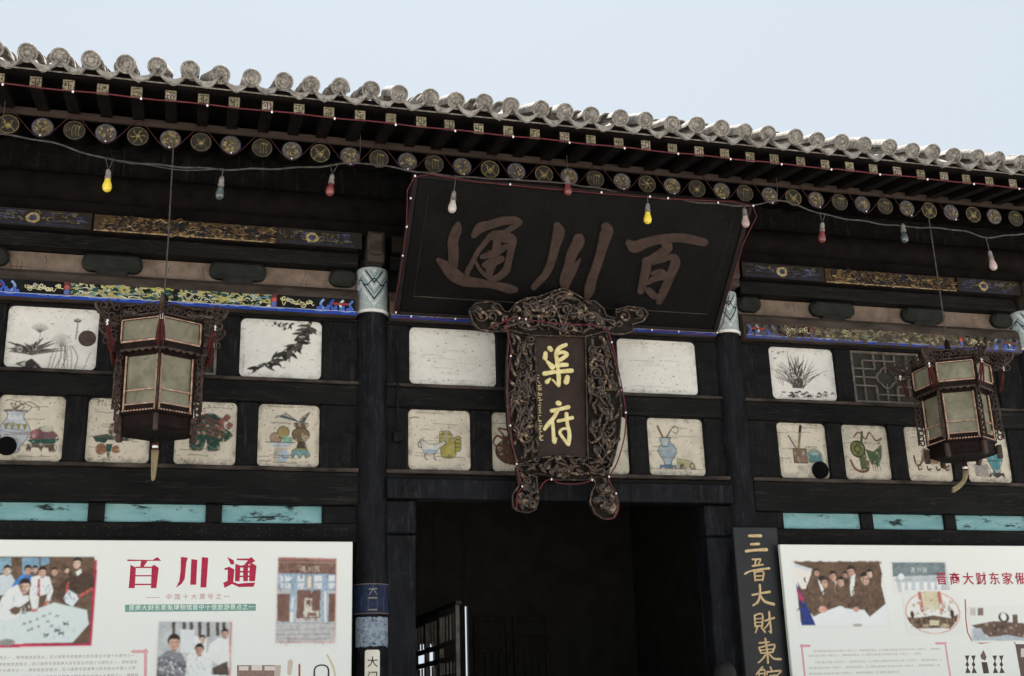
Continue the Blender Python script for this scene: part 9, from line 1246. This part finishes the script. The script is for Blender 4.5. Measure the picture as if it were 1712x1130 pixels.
        for q in range(12): c = V(RU+.08+.06*math.cos(q*1.3), k, .93+.07*math.sin(q*1.7)); mb.tube([c+d*(.035*(1-.6*t/8)*math.cos(t*.85+q))+Vector((0, 0, .035*(1-.6*t/8)*math.sin(t*.85+q)))+sd*(.01*(q % 3-1)) for t in range(9)], .0075, 5)
        ar = build('dragon_arm', mb, 'lantern_carving', r, 'all')
        mb = MB(); tp = V(RU+.10, k, .86)
        for q in range(7):
            o2 = sd*(.012*(q-3)*.6)+d*(.008*math.sin(q*2)); mb.tube([tp+o2*.3, tp+o2+d*-.02+Vector((0, 0, -.09)), tp+o2*1.6+d*-.05+Vector((0, 0, -.19-.02*(q % 3)))], [.005, .007, .004], 4)
        build('red_tassel', mb, 'red_cloth', ar, 'all'); mb = MB(); mb.lathe([(1e-5, -.03), (.010, -.028), (.011, .01), (.008, .028), (1e-5, .032)], 8, tuple(tp+Vector((0, 0, .0)))); build('tassel_cap', mb, 'white_plastic', ar, True)
    mb = MB(); mb.tube([(0, 0, -.045), (0, 0, -.13)], .007, 6); build('finial_rod', mb, 'lantern_wood', r)
    mb = MB(); mb.lathe([(.020, -.13), (.026, -.128), (.026, -.118), (.020, -.116)], 12); mb.lathe([(.020, -.165), (.026, -.163), (.026, -.153), (.020, -.151)], 12); build('red_band', mb, 'red_cloth', r, True)
    mb = MB(); mb.lathe([(.021, -.151), (.023, -.14), (.021, -.131)], 12); build('white_band', mb, 'white_plastic', r, True)
    mb = MB()
    for q in range(22):
        a_ = q*2.4; rr = .006+.020*math.sqrt(q/22); L = .21+random.uniform(-.02, .02); P = []
        for i in range(7):
            t = i/6; P.append((rr*math.cos(a_)*(1-.55*t)+wind[0]*t*t, rr*math.sin(a_)*(1-.55*t), -.165-L*t+wind[1]*t*t))
        mb.tube(P, .0045, 4)
    build('tassel', mb, 'tassel_yarn', r, 'all'); return r
lantern((-3.48, -1.0, 3.61), 'hexagonal carved wood lantern with silk panes hanging left of the doorway', (.0, .0))
lantern((3.46, -1.0, 3.61), 'hexagonal carved wood lantern with wind-blown tassel hanging right of the doorway', (-.16, .03))
# ------------------------------------------------------------------ cable with bulbs under the eave
CY = -1.12
CAB = [(-5.6, 5.86), (-4.749, 5.836), (-4.361, 5.801), (-3.947, 5.71), (-3.468, 5.701), (-3.101, 5.705), (-2.775, 5.736), (-2.395, 5.789), (-2.005, 5.87), (-1.757, 5.862), (-1.199, 5.826), (-.205, 5.845), (.52, 5.80), (1.468, 5.781), (1.804, 5.869), (2.265, 5.773), (2.706, 5.739), (3.081, 5.721), (3.661, 5.726), (3.982, 5.678), (4.41, 5.755), (5.2, 5.86)]
cab = tag(empty('bulb_cable', (-.2, CY, 5.85)), 'grey drooping electric cable slung below the painted rafter ends', 'cable')
mb = MB(); mb.tube([(p.x, CY+.01*math.sin(3*p.x), p.y+.006*math.sin(17*p.x)) for p in spline([(a, b, 0) for a, b in CAB], 6)], .0075, 6); build('cable_run', mb, 'grey_cable', cab, True)
mb = MB(); P = [(-3.95, 5.70), (-3.7, 5.685), (-3.4, 5.66), (-3.1, 5.70)]; mb.tube([(p.x, CY-.02, p.y) for p in spline([(a, b, 0) for a, b in P], 6)], .005, 5); build('cable_loop', mb, 'grey_cable', cab, True)
for a, b in ((-4.749, 5.836), (-2.005, 5.87), (-.205, 5.845), (1.804, 5.869), (4.95, 5.83)):
    mb = MB(); mb.tube([(a, CY, b-.005), (a+.01, CY, b+.12), (a+.01, CY, 6.125+ez(a))], .0035, 5); build('cable_tie', mb, 'grey_cable', cab)
def cz(x):
    for (a, b), (c, d) in zip(CAB, CAB[1:]):
        if a <= x <= c: return b+(d-b)*(x-a)/(c-a)
BULBS = [(-3.945, 5.477, 'bulb_yellow', 'yellow light bulb hanging above the left lantern, leftmost on the cable'), (-3.088, 5.504, 'bulb_clear', 'clear glass light bulb hanging just right of the left lantern wire'), (-2.213, 5.604, 'bulb_red', 'dark red light bulb hanging left of the black name board'),
         (-1.193, 5.55, 'bulb_white', 'whitish light bulb hanging before the left end of the name board'), (-.207, 5.787, 'bulb_red', 'short-hung red light bulb against the rafter ends over the name board middle'), (.529, 5.581, 'bulb_yellow', 'yellow light bulb hanging before the right part of the name board'),
         (1.453, 5.623, 'bulb_pink', 'pinkish light bulb hanging at the right upper corner of the name board'), (2.238, 5.547, 'bulb_red', 'red light bulb hanging between name board and right lantern'), (3.063, 5.60, 'bulb_clear', 'pale clear light bulb hanging over the right lattice window'), (3.952, 5.397, 'bulb_pink', 'pinkish light bulb hanging lowest, at the far right end of the cable')]
for i, (x, z, m, lab) in enumerate(BULBS):
    y = CY-.02; zt = cz(x); tilt = random.uniform(-.12, .12)
    r = tag(empty('light_bulb', (x, y, zt), (random.uniform(-.1, .1), tilt, 0), world_children=False), lab, 'light bulb', 'bulbs on the cable under the eave')
    h = zt-z
    mb = MB()
    if i in (0, 2, 7): mb.tube([(-.03, 0, .0), (-.008, 0, -h+.15)], .0035, 5); mb.tube([(.03, 0, .0), (.006, 0, -h+.15)], .0035, 5)
    else: mb.tube([(0, 0, .0), (0, 0, -h+.14)], .005, 5)
    build('lead', mb, 'grey_cable', r)
    b0_ = -h
    mb = MB(); mb.lathe([(.009, b0_+.135), (.017, b0_+.125), (.021, b0_+.10), (.020, b0_+.075), (.024, b0_+.07), (.024, b0_+.045)], 14); build('socket', mb, 'socket_grey', r, 'auto')
    mb = MB(); mb.lathe([(.020, b0_+.052), (.024, b0_+.03), (.033, b0_+.0), (.036, b0_-.022), (.031, b0_-.044), (.018, b0_-.058), (1e-5, b0_-.063)], 18); build('glass_bulb', mb, m, r, True)
# ------------------------------------------------------------------ red cords with little white lamps
def string_light(name, pts, bulbs, label, r=.0055, sub=6, rb=.0085, m='red_cord'):
    rt_ = tag(empty(name, pts[0]), label, 'string light')
    mb = MB(); P = spline(pts, sub); mb.tube(P, r, 6); build('cord', mb, m, rt_, True)
    for b in bulbs:
        mb = MB(); mb.ball(b, rb, 8, 6, 1.3); build('mini_bulb', mb, 'white_plastic', rt_, True)
pts = [(x/10, -1.535, 6.037+ez(x/10)*.9+.004*math.sin(x*.9)) for x in range(-62, 63, 2)]
string_light('string_light', pts, [(-4.21+2*PITCHX*k, -1.54, 6.028+ez(-4.21+2*PITCHX*k)*.9) for k in range(-3, 21)], 'red cord with white mini lamps running straight along the square rafter ends')
pts = []; bl = []
for k in range(-6, 36):
    x = -1.563+PITCHX*(k-13)
    if k % 2 == 0: pts += [(x-.03, -.965, 6.125), (x+.03, -.965, 6.125)]
    else: pts += [(x-.05, -.94, 5.945+ez(x, .003)), (x+.05, -.94, 5.945+ez(x, .003))]; bl.append((x, -.95, 5.935+ez(x, .003)))
string_light('string_light', pts, bl, 'thin dark red cord zigzagging over and under the round rafter ends', .0033, 4, .006, 'dim_cord')
def SP(x, z, y=-.03): return (x, -.2-z*math.sin(aS)+y*math.cos(aS), 4.917+z*math.cos(aS)+y*math.sin(aS))
pts = [SP(*q) for q in ((-.95, -.03), (-1.25, -.035), (-1.54, -.03), (-1.55, .3), (-1.55, .8), (-1.545, 1.27), (-1.0, 1.275), (-.2, 1.268), (.7, 1.272), (1.54, 1.275), (1.55, .9), (1.55, .4), (1.545, -.02), (1.2, -.035), (.85, -.03))]
string_light('string_light', pts, [SP(*q) for q in ((-1.0, -.03), (-1.40, -.03), (-1.54, 0), (-1.55, .55), (-1.55, .82), (-1.55, 1.08), (-1.54, 1.28), (-.72, 1.28), (.10, 1.28), (.55, 1.28), (.72, 1.28), (1.2, 1.28), (1.545, 1.28), (1.54, -.02), (1.15, -.03), (.88, -.03))], 'red cord with white mini lamps framing the black name board', .0042, 3)
def PP(x, z, y=-.10): return (-.08+x, -.30-z*math.sin(aP)+y*math.cos(aP), 3.39+z*math.cos(aP)+y*math.sin(aP))
string_light('string_light', [PP(*q) for q in PSTR], [PP(*PSTR[i]) for i in (2, 3, 4, 10, 13, 16, 18)], 'red cord with white lamps over the crest and right side of the plaque', .006, 4)
string_light('string_light', [PP(*q) for q in PSTR2], [PP(*PSTR2[i]) for i in (4, 7, 9, 11)], 'red cord with white lamps down the left side of the plaque', .006, 4)
string_light('string_light', [PP(*q) for q in PSTR3], [PP(*PSTR3[i]) for i in (2, 6)], 'short red cord sagging below the plaque apron between its two legs', .006, 4)
# ------------------------------------------------------------------ person at the right door jamb
def skin_mesh(name, verts, edges, rad, mat, parent, sub=2, root=0):
    me = bpy.data.meshes.new(name); me.from_pydata(verts, edges, []); o = bpy.data.objects.new(name, me); COL.objects.link(o)
    sk = o.modifiers.new('skin', 'SKIN'); sk.use_smooth_shade = True
    for i, r in enumerate(rad): me.skin_vertices[0].data[i].radius = (r, r) if not isinstance(r, tuple) else r; me.skin_vertices[0].data[i].use_root = (i == root)
    sb = o.modifiers.new('sub', 'SUBSURF'); sb.levels = sub; sb.render_levels = sub
    dg = bpy.context.evaluated_depsgraph_get(); m2 = bpy.data.meshes.new_from_object(o.evaluated_get(dg)); bpy.data.objects.remove(o); bpy.data.meshes.remove(me)
    m2.name = name; m2.materials.clear(); m2.materials.append(MATS[mat]); m2.polygons.foreach_set('use_smooth', [True]*len(m2.polygons))
    o = bpy.data.objects.new(name, m2); COL.objects.link(o)
    if parent: o.parent = parent
    return o
pr = tag(empty('person', (1.19, -.52, .254), (0, 0, math.radians(150)), world_children=False), 'person with short black hair in dark clothes standing by the right door jamb', 'person')
V_ = []; E_ = []; R_ = []
def J(p, r, par=None):
    V_.append(p); R_.append(r)
    if par is not None: E_.append((par, len(V_)-1))
    return len(V_)-1
pel = J((0, 0, .86), (.13, .10)); sp = J((0, .01, 1.05), (.125, .09), pel); ch = J((0, .01, 1.22), (.15, .10), sp); nk = J((0, .0, 1.36), (.05, .05), ch); hd0 = J((0, -.005, 1.43), (.065, .075), nk); hd = J((0, -.01, 1.50), (.072, .088), hd0); J((0, .0, 1.57), (.06, .07), hd)
J((0, -.105, 1.475), .014, hd)
for sx in (-1, 1):
    J((sx*.078, .005, 1.48), .014, hd)
    s1 = J((sx*.17, .01, 1.28), .055, ch); el = J((sx*.23, .03, 1.02), .042, s1); wr_ = J((sx*.23, -.03, .80), .027, el); pm = J((sx*.228, -.045, .73), (.018, .034), wr_)
    for f in range(4): a = J((sx*.225, -.07+.018*f, .68), .009, pm); b = J((sx*.218, -.073+.018*f, .645), .0085, a); J((sx*.208, -.075+.017*f, .615+.006*abs(f-1.4)), .007, b)
    a = J((sx*.218, -.085, .715), .010, pm); J((sx*.208, -.10, .68), .008, a)
    hp = J((sx*.085, 0, .80), .085, pel); kn = J((sx*.095, -.015, .46), .058, hp); an = J((sx*.10, .015, .09), .038, kn); J((sx*.105, -.09, .03), .03, an)
skin_mesh('body', V_, E_, R_, 'skin', pr)
skin_mesh('jacket', [(0, 0, .82), (0, .01, 1.05), (0, .01, 1.22), (0, .0, 1.345), (-.17, .01, 1.28), (-.23, .03, 1.02), (-.231, -.025, .82), (.17, .01, 1.28), (.23, .03, 1.02), (.231, -.025, .82)], [(0, 1), (1, 2), (2, 3), (2, 4), (4, 5), (5, 6), (2, 7), (7, 8), (8, 9)], [(.16, .12), (.15, .11), (.17, .12), .065, .075, .058, .045, .075, .058, .045], 'cloth_dark', pr)
skin_mesh('trousers', [(0, 0, .86), (-.085, 0, .78), (-.095, -.015, .46), (-.10, .012, .08), (.085, 0, .78), (.095, -.015, .46), (.10, .012, .08)], [(0, 1), (1, 2), (2, 3), (0, 4), (4, 5), (5, 6)], [(.145, .115), .10, .075, .062, .10, .075, .062], 'cloth_trousers', pr)
for sx in (-1, 1): skin_mesh('shoe', [(sx*.10, .04, .045), (sx*.105, -.06, .04), (sx*.11, -.13, .035)], [(0, 1), (1, 2)], [.045, .047, .035], 'shoe_black', pr)
mb = MB(); n = 16
for i in range(9):
    pass
vs = []; fs = []
for i in range(9):
    t = i/8*1.75
    for j in range(n):
        a = 2*math.pi*j/n; fr = max(0, -math.sin(a)); tt = t*(1-.42*fr)
        vs.append((.094*math.sin(tt)*math.cos(a)*(1+.03*random.random()), .012+.108*math.sin(tt)*math.sin(a)*(1+.03*random.random()), 1.50+.115*math.cos(tt)*(1+.02*random.random())))
fs = [(i*n+j, i*n+(j+1) % n, (i+1)*n+(j+1) % n, (i+1)*n+j) for i in range(8) for j in range(n)]; mb.add(vs, fs); build('hair', mb, 'hair_black', pr, 'all')
for sx in (-1, 1): mb = MB(); mb.ball((sx*.03, -.088, 1.505), .011, 8, 6); build('eye', mb, 'shoe_black', pr, True)
mb = MB(); mb.box(-.022, .022, -.094, -.078, 1.438, 1.447, .003); build('mouth', mb, 'bulb_red', pr)
bpy.context.view_layer.update()
